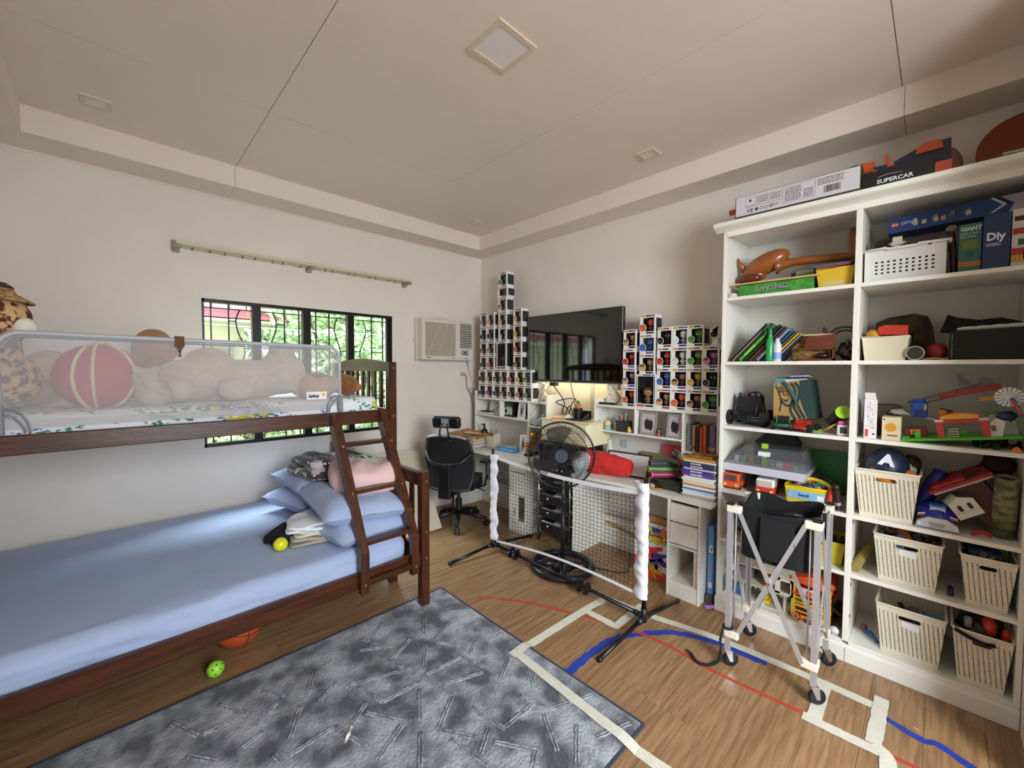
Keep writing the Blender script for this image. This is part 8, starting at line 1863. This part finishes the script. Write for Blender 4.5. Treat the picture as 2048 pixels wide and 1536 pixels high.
b = B(); b.rbox(2.74, -0.075, L5, 2.80, -0.055, L5 + 0.03, 0.004, 1); one('blue_block', b, flat('1f2a54', 0.4), 'small navy block between the two bins of the fifth shelf', 'toy')
pile(2.73, 2.97, -0.03, 0.16, L6 + 0.10, 12, ['8a8a8c', '2a2a2c', '3a3c40', '6a6a6c'], 73, 'few grey toys low inside the labelled bin on the bottom shelf', s=(0.016, 0.03), h=0.05, base='6a6862')
b = B(); b.T = rot((2.76, 0.0, L6 + 0.225), -6, 0, 20); b.rbox(2.74, -0.035, L6 + 0.218, 2.765, 0.05, L6 + 0.232, 0.004, 1); one('blue_ruler', b, flat('2f8fc8', 0.4), 'blue toy blade resting on the labelled bin of the bottom shelf', 'toy')
t = thing('toy_glove', 'black and red protective gear piled in the bottom right bin', 'gear', (2.78, -0.16, L6 + 0.2))
b = B(); b.sph((2.82, -0.165, L6 + 0.235), (0.085, 0.075, 0.055), 18, 12, dent=0.3); b.build('gear_body', flat('17171a', 0.4), t)
b = B(); b.sph((2.775, -0.185, L6 + 0.252), (0.042, 0.026, 0.045), 14, 10); b.sph((2.765, -0.235, L6 + 0.24), (0.02, 0.016, 0.03), 12, 8); b.sph((2.715, -0.19, L6 + 0.195), (0.012, 0.04, 0.016), 12, 8); b.build('red_pad', flat('d23a22', 0.3), t)['kind'] = 'stuff'
b = B(); b.rbox(2.735, -0.135, L6 + 0.235, 2.76, -0.11, L6 + 0.285, 0.008, 2); b.build('grey_strap', flat('8a8a8e', 0.4), t)
b = B(); b.tube(crv([(2.683, -0.08, L6 + 0.238), (2.678, -0.12, L6 + 0.222), (2.678, -0.17, L6 + 0.21), (2.683, -0.20, L6 + 0.215)], 5), 0.008, 6); b.build('black_strap', FABK, t)
b = B(); b.tube(crv([(2.84, 0.235, L6 + 0.012), (2.80, 0.205, L6 + 0.02), (2.76, 0.18, L6 + 0.014)], 5), [0.012] * 6 + [0.009] * 5, 8); b.sph((2.85, 0.24, L6 + 0.02), (0.018, 0.016, 0.02), 10, 8, flat('7a4a30')); one('toy_doll', b, flat('2456a0', 0.5), 'small blue toy doll lying left of the bottom labelled bin', 'toy')
for z in (L5 - 0.07, L6 + 0.12, L4 - 0.05):
    b = B(); b.prism([(2.69, z), (2.69, z + 0.02), (2.705, z + 0.01)], 'y', 0.283, 0.2858); one('door_catch', b, flat('3a342c', 0.6), 'tiny dark triangular catch on the shelf divider, %s' % {L5 - 0.07: 'below the fifth shelf', L6 + 0.12: 'just above the bottom shelf', L4 - 0.05: 'below the fourth shelf'}[z], 'catch')
# ================================================================ rug and floor tape
t = thing('rug', 'grey blue shaggy rug with carved line pattern on the wooden floor', 'rug', (0.55, 1.56, 0))
RUG = M('rug_pile', 'a9abb2', 0.95, col2='474951', vscale=7, detail=12, bump=1.0, bscale=70, lo=0.40, hi=0.62, sheen=0.3)
RX0, RX1, RY0, RY1 = -0.45, 1.572, 0.822, 2.312
def ff(u, v):
    x = RX0 + (RX1 - RX0) * u; y = RY0 + (RY1 - RY0) * v
    e = min(u, 1 - u, v, 1 - v)
    return (x, y, (0.0105 + 0.0028 * noise.noise(Vector((x * 22, y * 22, 0))) + 0.0016 * noise.noise(Vector((x * 60, y * 60, 3)))) * (1 if e > 0.004 else 0.5))
b = B(); b.grid(ff, 150, 110); b.build('pile', RUG, t)
b = B(); z_ = 0.004
for a in ((RX0, RY0, RX1, RY0), (RX1, RY0, RX1, RY1), (RX1, RY1, RX0, RY1), (RX0, RY1, RX0, RY0)): b.bar((a[0], a[1], z_), (a[2], a[3], z_), 0.012, 0.009)
b.build('rug_border', M('rug_edge', '3b3f4c', 0.95), t)
SEGS = [(1.31,2.1,1.22,1.96),(1.23,1.87,1.38,1.94),(1.23,1.86,1.3,1.75),(0.99,1.9,1.15,1.98),(0.99,1.9,1,1.81),(1.18,1.89,1.09,1.75),(1,2.14,1.1,2.21),(0.95,2.16,1,2.03),(0.9,2.08,1.06,1.98),(1.06,1.69,1.26,1.67),(1.26,1.67,1.31,1.49),(1.29,1.65,1.39,1.71),(1.08,1.58,1.27,1.51),(1.02,1.74,1.08,1.5),(1.07,1.49,0.93,1.39),(0.93,1.39,1.02,1.25),(0.79,1.84,0.83,1.68),(0.83,1.68,1.01,1.67),(0.99,1.63,0.9,1.48),(0.68,1.66,0.78,1.73),(0.75,1.68,0.85,1.52),(0.85,1.52,0.69,1.44),(0.87,1.43,0.79,1.3),(0.94,1.32,0.98,1.13),(1.1,1.38,1.13,1.2),(1.14,1.21,1.3,1.21),(1.08,1.25,0.99,1.19),(1.06,1.19,1.15,1.05),(1.15,1.05,1.09,1.01),(1.3,1.14,1.21,0.99),(1.36,1.01,1.23,0.91),(1.31,1.42,1.43,1.5),(1.46,1.38,1.39,1.28),(1.3,1.28,1.35,1.13),(1.34,1.14,1.54,1.06),(1.37,0.92,1.53,0.86),(0.77,1.88,1.03,1.78),(1.45,1.67,1.54,1.66),(1.45,1.84,1.36,1.85),(0.6,1.95,0.68,2.09),(0.39,1.93,0.49,2),(0.48,1.77,0.56,1.91),(0.63,1.88,0.73,1.94),(0.45,1.69,0.63,1.7),(0.63,1.7,0.68,1.52),(0.41,1.74,0.43,1.64),(0.46,2.12,0.53,2.02),(0.69,1.67,0.78,1.73),(0.3,2.17,0.38,2.02),(0.23,2.03,0.32,2.03),(0.14,2.19,0.21,2.04),(0.33,1.85,0.41,1.88),(0.17,1.96,0.25,1.85)]
RIB = M('rug_rib', 'b9bbc2', 0.95, col2='7c7e88', vscale=30, bump=1.0, bscale=140)
b = B()
for x0, y0, x1, y1 in SEGS:
    d = Vector((x1 - x0, y1 - y0, 0)); n_ = max(3, int(d.length / 0.012)); s_ = Vector((-d.y, d.x, 0)).normalized()
    for off in (-0.006, 0.006):
        pts = [(x0 + d.x * i / n_ + s_.x * (off + 0.001 * sin(i * 2.1)), y0 + d.y * i / n_ + s_.y * (off + 0.001 * sin(i * 1.7)), 0.0118 + 0.0012 * sin(i * 1.9 + off * 400)) for i in range(n_ + 1)]
        b.tube(pts, 0.0042, 5)
b.build('carved_line', RIB, t)['kind'] = 'stuff'
MASK = M('masking_tape', 'dcd8c6', 0.7, var=0.08, vscale=25, bump=0.15, bscale=70)
BLT = M('blue_tape', '2440a8', 0.6, var=0.2, vscale=20)
RDT = M('red_tape', 'c2452e', 0.6, var=0.12, vscale=20)
def tape(pts, w, mat, label, z=0.0006, rag=0.0, zf=None, group='floor tape marks'):
    p = crv([(x, y, 0) for x, y in pts], 8 if len(pts) > 2 else 14)
    b = B(); L_ = []; R_ = []
    for i, q in enumerate(p):
        d = (p[min(i + 1, len(p) - 1)] - p[max(i - 1, 0)]).normalized(); s_ = Vector((-d.y, d.x, 0))
        k1 = rag * noise.noise(Vector((q.x * 30, q.y * 30, 1))); k2 = rag * noise.noise(Vector((q.x * 30, q.y * 30, 7)))
        zz = zf(q.x, q.y) if zf else z
        L_.append(Vector((q.x, q.y, zz)) + s_ * (w / 2 + k1)); R_.append(Vector((q.x, q.y, zz)) - s_ * (w / 2 + k2))
    n = len(p); dn = Vector((0, 0, -0.0004))
    for i in range(n - 1):
        b.add([L_[i], L_[i + 1], R_[i + 1], R_[i]], [(0, 1, 2, 3)])
        b.add([L_[i] + dn, L_[i + 1] + dn, R_[i + 1] + dn, R_[i] + dn], [(3, 2, 1, 0)])
    return one('floor_tape', b, mat, label, 'tape', group)
def over(x, y): return 0.0016 if x > 1.60 else (0.0155 if x < 1.565 else 0.0006 + 0.0149 * (1.60 - x) / 0.035)
def over2(x, y): return 0.0006 if y < 0.80 else (0.0170 if y > 0.835 else 0.0006 + 0.0164 * (y - 0.80) / 0.035)
tape([(1.452, 1.496), (1.52, 1.498), (1.607, 1.502), (1.85, 1.496), (2.118, 1.487)], 0.052, MASK, 'white tape strip running from the rug edge towards the desk', zf=over, rag=0.003)
tape([(2.10, 1.489), (2.26, 1.472)], 0.05, MASK, 'short white tape strip at the far end of the long strip below the net', z=0.0012, rag=0.006)
tape([(2.075, 1.485), (2.075, 1.255)], 0.05, MASK, 'white tape strip closing the near side of the square by the net foot', z=0.0012, rag=0.005)
tape([(2.285, 1.50), (2.31, 1.26)], 0.05, MASK, 'white tape strip along the far side of the square by the net foot', z=0.0018, rag=0.005)
tape([(2.385, 1.266), (2.055, 1.266)], 0.05, MASK, 'white tape strip across the square under the net post', z=0.0024, rag=0.005)
tape([(2.31, 1.20), (2.39, 0.81), (2.411, 0.41), (2.412, 0.12)], 0.05, MASK, 'long white tape line running parallel to the bookshelf', z=0.0012, rag=0.003)
tape([(1.485, 1.51), (1.462, 1.15), (1.449, 0.82), (1.458, 0.55)], 0.05, MASK, 'long white tape strip lying across the rug corner', zf=over2, rag=0.003)
tape([(2.42, 0.336), (2.095, 0.331)], 0.052, MASK, 'white tape strip passing under the nearest cart wheel', z=0.0018, rag=0.004)
tape([(2.118, 0.37), (2.127, 0.12)], 0.05, MASK, 'white tape strip nearest the camera on the right', z=0.0024, rag=0.004)
tape([(2.492, 0.138), (2.155, 0.14)], 0.052, MASK, 'white tape strip at the right end of the line by the bookshelf', z=0.0030, rag=0.006)
tape([(2.156, 0.142), (2.123, 0.098), (2.03, 0.088)], 0.05, MASK, 'white tape piece at the bottom right corner of the floor', z=0.0036, rag=0.004)
tape([(1.687, 2.063), (1.856, 1.829), (1.999, 1.513), (2.093, 1.228), (2.129, 1.083), (2.128, 0.904), (2.112, 0.763), (2.135, 0.36)], 0.02, RDT, 'long thin red tape line curving across the floor', z=0.0009)
tape([(2.143, 0.085), (2.145, 0.016), (2.141, -0.05)], 0.02, RDT, 'short red tape end at the bottom right of the floor', z=0.0006)
tape([(1.578, 1.232), (1.69, 1.234), (1.793, 1.234), (1.985, 1.208), (2.114, 1.133), (2.238, 1.039), (2.306, 0.926), (2.353, 0.788), (2.356, 0.665), (2.371, 0.569)], 0.045, BLT, 'ragged blue tape arc on the floor between rug and cart', z=0.0004, rag=0.016)
tape([(2.36, 0.12), (2.327, 0.008), (2.343, -0.041), (2.30, -0.132), (2.29, -0.20)], 0.034, BLT, 'straight blue tape strip near the right end of the bookshelf', z=0.0004, rag=0.006)
b = B(); b.grid(lambda u, v: (0.62 + 0.055 * u + 0.008 * sin(v * 3), 1.575 + 0.06 * u + 0.018 * v, 0.017 + 0.004 * sin(u * 9 + v * 4)), 10, 3); one('paper_scrap', b, PAPER, 'small white torn paper scrap lying on the rug', 'paper')
b = B(); b.prism([(2.39, 0.035), (2.384, 0.02), (2.37, 0.012), (2.377, 0.03)], 'z', 0.0005, 0.0015); one('floor_scrap', b, flat('d9a090'), 'tiny pink scrap on the floor beside the straight blue tape', 'scrap')

# ================================================================ portable net
PL, PR = Vector((2.215, 2.515, 0)), Vector((2.19, 1.155, 0))
t = thing('sports_net', 'low portable net on a black tube frame in front of the desks', 'net', (2.2, 1.83, 0))
TB = M('net_tube', '131315', 0.3, metal=0.2)
def lp(y, z, dx=0.0): k = (y - PR.y) / (PL.y - PR.y); return Vector((PR.x + (PL.x - PR.x) * k + dx, y, z))
for p, fa, fb, zt in ((PL, (1.80, 2.543, 0.014), (2.655, 2.48, 0.014), 0.84), (PR, (1.748, 1.166, 0.014), (2.584, 1.124, 0.014), 0.865)):
    B().tube([p + Vector((0, 0, 0.045)), p + Vector((0, 0, zt))], 0.0125, 10).build('post', TB, t)
    for e in (fa, fb):
        o = B().tube([p + Vector((0, 0, 0.055)), e], 0.0125, 10).build('foot_tube', TB, t)
        d_ = (Vector(e) - p).normalized(); B().tube([Vector(e) - d_ * 0.02, Vector(e)], 0.0145, 10).build('end_cap', BLACK, o)
    b = B(); b.tube([p + Vector((0, 0, 0.03)), p + Vector((0, 0, 0.11))], 0.017, 10); s_ = -1 if p is PL else 1
    b.tube([p + Vector((0, 0, 0.06)), lp(p.y + s_ * 0.06, 0.062)], 0.017, 10)
    for e in (fa, fb): b.tube([p + Vector((0, 0, 0.055)), p.lerp(Vector(e), 0.14) + Vector((0, 0, 0.047))], 0.017, 10)
    b.build('joint', BLACK, t)
B().tube([lp(PL.y - 0.03, 0.062), lp(PR.y + 0.03, 0.062)], 0.0125, 10).build('base_bar', TB, t)
for y in (2.26, 1.59):
    b = B(); c0 = lp(y, 0.062)
    for dy in (-0.018, 0.018):
        ring = [(c0.x + (0.038 + 0.006 * cos(a * 8)) * cos(a), y + dy * 1.1, c0.z + (0.038 + 0.006 * cos(a * 8)) * sin(a)) for a in [2 * pi * k / 48 for k in range(48)]]
        r2 = [(p_[0], p_[1] + 0.014 * (1 if dy > 0 else -1), p_[2]) for p_ in ring]; n = 48
        b.add(ring + r2, [tuple(range(n)), tuple(range(2 * n - 1, n - 1, -1))] + [(i, (i + 1) % n, n + (i + 1) % n, n + i) for i in range(n)])
    b.cyl((c0.x, y - 0.03, c0.z), (c0.x, y + 0.03, c0.z), 0.022, n=14); b.build('coupling_knob', BLACK, t)
NW = M('net_webbing', 'ecebf2', 0.85, var=0.05, vscale=12)
def ztop(y): f = (y - 1.155) / 1.36; return 0.802 - 0.046 * sin(pi * min(1, max(0, f))) ** 0.75
def zbot(y): f = (y - 1.155) / 1.36; return 0.185 - 0.09 * f + 0.035 * sin(pi * f)
def strip(b, ys, zf0, zf1, dx):
    n = len(ys)
    for s_ in (-1, 1): b.add([tuple(lp(y, zf(y), dx(y) + s_ * 0.0012)) for y in ys for zf in (zf0, zf1)], [(2 * i, 2 * i + 1, 2 * i + 3, 2 * i + 2) for i in range(n - 1)], None, True)
def sag(y, z=0.5): f = (y - 1.155) / 1.36; return 0.03 * sin(pi * f) * (1 - 0.5 * z)
ys = [1.20 + 1.27 * k / 50 for k in range(51)]
b = B(); strip(b, ys, lambda y: ztop(y) - 0.027, ztop, lambda y: sag(y)); b.build('top_tape', NW, t)
b = B(); strip(b, ys, lambda y: zbot(y) - 0.018, zbot, lambda y: sag(y, 1)); b.build('bottom_tape', NW, t)
for p, s_, za, zb_ in ((PL, -1, 0.105, 0.805), (PR, 1, 0.165, 0.845)):
    b = B()
    def fs(u, v, p=p, s_=s_, za=za, zb_=zb_):
        z = za + (zb_ - za) * v; a = 2 * pi * u
        ruf = 0.004 * sin(v * 44 + 3 * sin(v * 9)) + 0.003 * sin(v * 71 + u * 4)
        wd = 0.058 + 0.012 * sin(v * 26 + 2 * sin(v * 7))
        y = p.y + s_ * (-0.020 + (1 - cos(a)) / 2 * (wd + 0.020)); x = p.x + sin(a) * (0.026 + ruf) * (1 - 0.6 * ((1 - cos(a)) / 2) ** 2)
        return (x, y + ruf * 0.5, z)
    b.grid(fs, 18, 90, closed_u=True); b.build('post_sleeve', NW, t)
b = B(); NY, NZ = 42, 22; y0_, y1_ = 1.20, 2.47
def node(i, j):
    y = y0_ + (y1_ - y0_) * i / NY; f = j / NZ; z = zbot(y) + (ztop(y) - 0.027 - zbot(y)) * f
    return lp(y + 0.003 * ((j % 2) * 2 - 1), z + 0.003 * ((i % 2) * 2 - 1), sag(y, 1 - f) + 0.012 * sin(pi * f) * sin(pi * i / NY))
for i in range(NY + 1): b.tube([node(i, j) for j in range(NZ + 1)], 0.0015, 3, cap=False)
for j in range(1, NZ): b.tube([node(i, j) for i in range(NY + 1)], 0.0015, 3, cap=False)
b.build('netting', flat('16161a', 0.7), t)['kind'] = 'stuff'

# ================================================================ standing fan
t = thing('standing_fan', 'tall black standing fan on a round steering wheel base behind the net', 'fan', (2.40, 1.94, 0))
FB = Vector((2.395, 1.925, 0)); FC = Vector((2.325, 1.89, 0.873)); fn_ = Vector((-0.77, -0.635, 0.05)).normalized()
FX = fn_.cross(Vector((0, 0, 1))).normalized(); FZ = FX.cross(fn_)
FBK = M('fan_black', '19191c', 0.32)
b = B(); b.torus((FB.x, FB.y, 0.026), 0.215, 0.026, (0, 0, 1), 44, 10); b.build('base_ring', FBK, t)
b = B(); b.lathe([(0.0, 0.05), (0.06, 0.05), (0.075, 0.03), (0.08, 0.004), (0.0, 0.004)], FB, 24)
for a in (-2.45, -0.9, 0.75, 2.2): b.tube([(FB.x + 0.05 * cos(a), FB.y + 0.05 * sin(a), 0.034), (FB.x + 0.205 * cos(a), FB.y + 0.205 * sin(a), 0.028)], [0.03, 0.022], 8)
b.build('base_hub', FBK, t)
B().tube([FB + Vector((0, 0, 0.045)), FB + Vector((0, 0, 0.50))], 0.017, 12).build('outer_pole', FBK, t); B().tube([FB + Vector((0, 0, 0.50)), FB + Vector((0, 0, 0.76))], 0.010, 10).build('inner_pole', CHROME, t); B().tube([FB + Vector((0, 0, 0.48)), FB + Vector((0, 0, 0.53))], 0.023, 12).build('height_collar', FBK, t)
b = B(); hb = FB + Vector((0, 0, 0.70)); b.rbox(FB.x - 0.04, FB.y - 0.05, 0.70, FB.x + 0.04, FB.y + 0.05, 0.79, 0.012, 2); [b.sph((FB.x - 0.042, FB.y + dy, 0.745), 0.008, 8, 6, flat('d8d8d4')) for dy in (-0.02, 0.03)]; b.build('control_box', FBK, t)
b = B(); b.cyl(FC - fn_ * 0.05, FC - fn_ * 0.20, 0.062, 0.05, 20); b.tube([FB + Vector((0, 0, 0.78)), FC - fn_ * 0.11 - Vector((0, 0, 0.04))], 0.025, 10); b.build('motor_housing', FBK, t)
RG_ = 0.238
def ringpts(r, dp, n=64): return [FC + (FX * cos(2 * pi * k / n) + FZ * sin(2 * pi * k / n)) * r + fn_ * dp for k in range(n)]
b = B(); b.tube(ringpts(RG_, 0), 0.0068, 8, closed=True); b.build('guard_rim', FBK, t)
for nm, dpt, hub, nw in (('front_guard', 0.055, 0.052, 88), ('rear_guard', -0.075, 0.06, 72)):
    b = B()
    for k in range(nw):
        a = 2 * pi * k / nw; sk = 0.25 if dpt > 0 else 0.0
        pts = []
        for q in range(6):
            f = q / 5; r_ = hub + (RG_ - hub) * f; aa = a + sk * (1 - f); pts.append(FC + (FX * cos(aa) + FZ * sin(aa)) * r_ + fn_ * dpt * (1 - f ** 3))
        b.tube(pts, 0.0016, 3, cap=False)
    for f in (0.42, 0.75): b.tube(ringpts(hub + (RG_ - hub) * f, dpt * (1 - f ** 3), 48), 0.0022, 4, closed=True)
    b.build(nm, FBK, t)['kind'] = 'stuff'
b = B(); b.cyl(FC + fn_ * 0.05, FC + fn_ * 0.064, 0.052, 0.046, 28); b.build('guard_cap', M('fan_cap', '2b3140', 0.5), t)
BLD = M('fan_blade', '3a3534', 0.25, alpha=0.78)
for k, a0 in enumerate((1.15, 3.25, 5.35)):
    b = B()
    def bl(u, v, a0=a0):
        r_ = 0.045 + 0.165 * v; w_ = 0.42 + 0.30 * sin(pi * v * 0.8); aa = a0 + (u - 0.5) * w_ * 1.5 + 0.35 * v
        return FC + (FX * cos(aa) + FZ * sin(aa)) * r_ + fn_ * (0.018 * (u - 0.5) * 2)
    b.grid(bl, 8, 10); b.build('blade', BLD, t)
b = B(); b.cyl(FC - fn_ * 0.03, FC + fn_ * 0.035, 0.045, 0.04, 20); b.build('blade_hub', FBK, t)
b = B(); b.tube(crv([(2.56, 1.78, 0.012), (2.60, 1.66, 0.008), (2.66, 1.56, 0.008), (2.72, 1.555, 0.03), (2.735, 1.56, 0.15)], 6), 0.004, 6); b.build('power_cord', BLACK, t)

# ================================================================ folding cart
t = thing('folding_cart', 'folding aluminium cart with black fabric bag in front of the bookshelf', 'cart', (2.385, 0.53, 0))
CP = {'fl': (2.205, 0.705), 'fr': (2.225, 0.352), 'br': (2.565, 0.360), 'bl': (2.535, 0.712)}
for k, (x, y) in CP.items():
    B().box(x - 0.0115, y - 0.0115, 0.088, x + 0.0115, y + 0.0115, 0.815).build('leg', ALU, t)
    CTm = rot((x, y, 0), 0, 0, -52)
    b = B(); b.T = CTm; b.box(x - 0.016, y - 0.016, 0.080, x + 0.016, y + 0.016, 0.088); [b.prism([(x - 0.014, 0.082), (x + 0.020, 0.082), (x + 0.024, 0.030), (x + 0.010, 0.030)], 'y', y + s_ * 0.013 - 0.0012, y + s_ * 0.013 + 0.0012) for s_ in (-1, 1)]; b.build('caster_fork', CHROME, t)
    b = B(); b.T = CTm; b.lathe([(0.0, -0.010), (0.026, -0.010), (0.034, -0.007), (0.037, 0.0), (0.034, 0.007), (0.026, 0.010), (0.0, 0.010)], (x + 0.016, y, 0.037), 24, axis=(0, 1, 0)); w_ = b.build('caster_wheel', BLACK, t)
    b = B(); b.T = CTm; b.cyl((x + 0.016, y - 0.0115, 0.037), (x + 0.016, y + 0.0115, 0.037), 0.011, n=12); b.build('wheel_hub', flat('5a5a5e', 0.3), w_)
def corner_block(name, x, y, dx, dy, z, h):
    b = B(); b.rbox(min(x - 0.015, x + dx), min(y - 0.015, y + 0.015), z, max(x + 0.015, x + dx), max(y - 0.015, y + 0.015), z + h, 0.004, 1); b.rbox(x - 0.0158, min(y - 0.0158, y + dy), z - 0.0008, x + 0.0158, max(y + 0.0158, y + dy), z + h + 0.0008, 0.004, 1); return b.build(name, CREAMP, t)
for k, (x, y) in CP.items():
    dx = 0.05 if k[0] == 'f' else -0.05; dy = -0.05 if k[1] == 'l' else 0.05
    corner_block('top_bracket', x, y, dx, dy, 0.79, 0.035); corner_block('lower_bracket', x, y, dx, dy, 0.155, 0.035)
def xbrace(a, c_, off):
    a = Vector(a); c_ = Vector(c_); o_ = Vector(off)
    B().bar(a + Vector((0, 0, 0.805)) + o_, c_ + Vector((0, 0, 0.172)) + o_, 0.006, 0.020).build('cross_bar', ALU, t)
    o2 = o_ * 0.55
    B().bar(c_ + Vector((0, 0, 0.805)) + o2, a + Vector((0, 0, 0.172)) + o2, 0.006, 0.020).build('cross_bar', ALU, t)
V2 = {k: (x, y, 0) for k, (x, y) in CP.items()}
xbrace((2.207, 0.665, 0), (2.222, 0.395, 0), (-0.012, 0, 0)); xbrace((2.53, 0.67, 0), (2.56, 0.40, 0), (0.012, 0, 0))
xbrace((2.25, 0.352, 0), (2.52, 0.36, 0), (0, -0.012, 0)); xbrace((2.25, 0.705, 0), (2.50, 0.712, 0), (0, 0.012, 0))
b = B()
for x, y in ((2.23, 0.38), (2.545, 0.39), (2.24, 0.69), (2.515, 0.695)): b.tube([(x, y, 0.18), (x, y, 0.80)], 0.004, 6)
b.build('tension_rod', ALU, t)['kind'] = 'stuff'
b = B(); b.cyl((2.193, 0.53, 0.488), (2.20, 0.53, 0.488), 0.006, n=10); b.build('rivet', CHROME, t)
b = B(); b.box(2.2122, 0.3385, 0.715, 2.2376, 0.340, 0.745, flat('d8d4d8')); b.box(2.2122, 0.338, 0.73, 2.2376, 0.3386, 0.744, flat('2a3358')); b.prism([(2.2124, 0.715), (2.2374, 0.715), (2.2374, 0.728)], 'y', 0.338, 0.3386, flat('b8404a')); b.build('sticker', flat('d8d4d8'), t)
# hanging bag
xa, xb, ya, yb_ = 2.215, 2.55, 0.372, 0.690
def bag(u, v, k=0.0):
    a = 2 * pi * u; f = lambda q: math.copysign(abs(q) ** 0.28, q)
    cx, cy = (xa + xb) / 2, (ya + yb_) / 2
    sh_ = 1 - 0.10 * v - 0.05 * sin(pi * v)
    x = cx + f(cos(a)) * ((xb - xa) / 2 - k) * sh_; y = cy + f(sin(a)) * ((yb_ - ya) / 2 - k) * sh_
    rim = 0.835 - 0.03 * (1 - min(1, abs(x - cx) / ((xb - xa) / 2) * abs(y - cy) / ((yb_ - ya) / 2) * 1.0) ** 0.5)
    z = rim - v * (rim - 0.575 + k) + 0.006 * noise.noise(Vector((x * 14, y * 14, v * 5))) 
    return (x, y, z)
b = B(); b.grid(lambda u, v: bag(u, v), 56, 14, closed_u=True); b.grid(lambda u, v: bag(u, v, 0.005), 56, 14, closed_u=True); b.poly([bag(k / 56, 1) for k in range(56)]); b.poly([bag(k / 56, 1, 0.005) for k in range(55, -1, -1)]); b.build('bag_fabric', FABK, t)
b = B(); b.grid(lambda u, v: (xa - 0.002 + 0.012 * v * (1 - v) * -1, 0.435 + 0.14 * u, 0.795 - 0.20 * v), 6, 8); b.build('bag_front_pocket', FABK, t)
b = B(); b.tube(crv([(2.30, 0.50, 0.80), (2.31, 0.46, 0.81), (2.33, 0.43, 0.805)], 4), 0.01, 6); b.build('inner_handle', BLACK, t)
for k, (x, y) in CP.items():
    B().rbox(x - 0.018, y - 0.018, 0.825, x + 0.018, y + 0.018, 0.836, 0.004, 1).build('corner_tab', FABK, t)
b = B(); b.torus((2.205, 0.705, 0.20), 0.021, 0.006, (0, 0, 1), 18, 6); b.tube(crv([(2.19, 0.722, 0.20), (2.185, 0.735, 0.13), (2.19, 0.73, 0.05), (2.17, 0.745, 0.012), (2.12, 0.775, 0.008), (2.11, 0.82, 0.010), (2.14, 0.86, 0.014)], 6), [0.0035] * 14 + [0.008] * 23, 6); b.tube(crv([(2.195, 0.725, 0.20), (2.20, 0.735, 0.12), (2.185, 0.735, 0.03)], 5), 0.0035, 5)
for k in range(9): b.tube([(2.138, 0.858, 0.012), (2.155 + 0.004 * (k % 3), 0.885 + 0.003 * k - 0.012, 0.006 + 0.003 * (k % 4))], 0.0012, 3)
b.build('tie_strap', FABK, t)
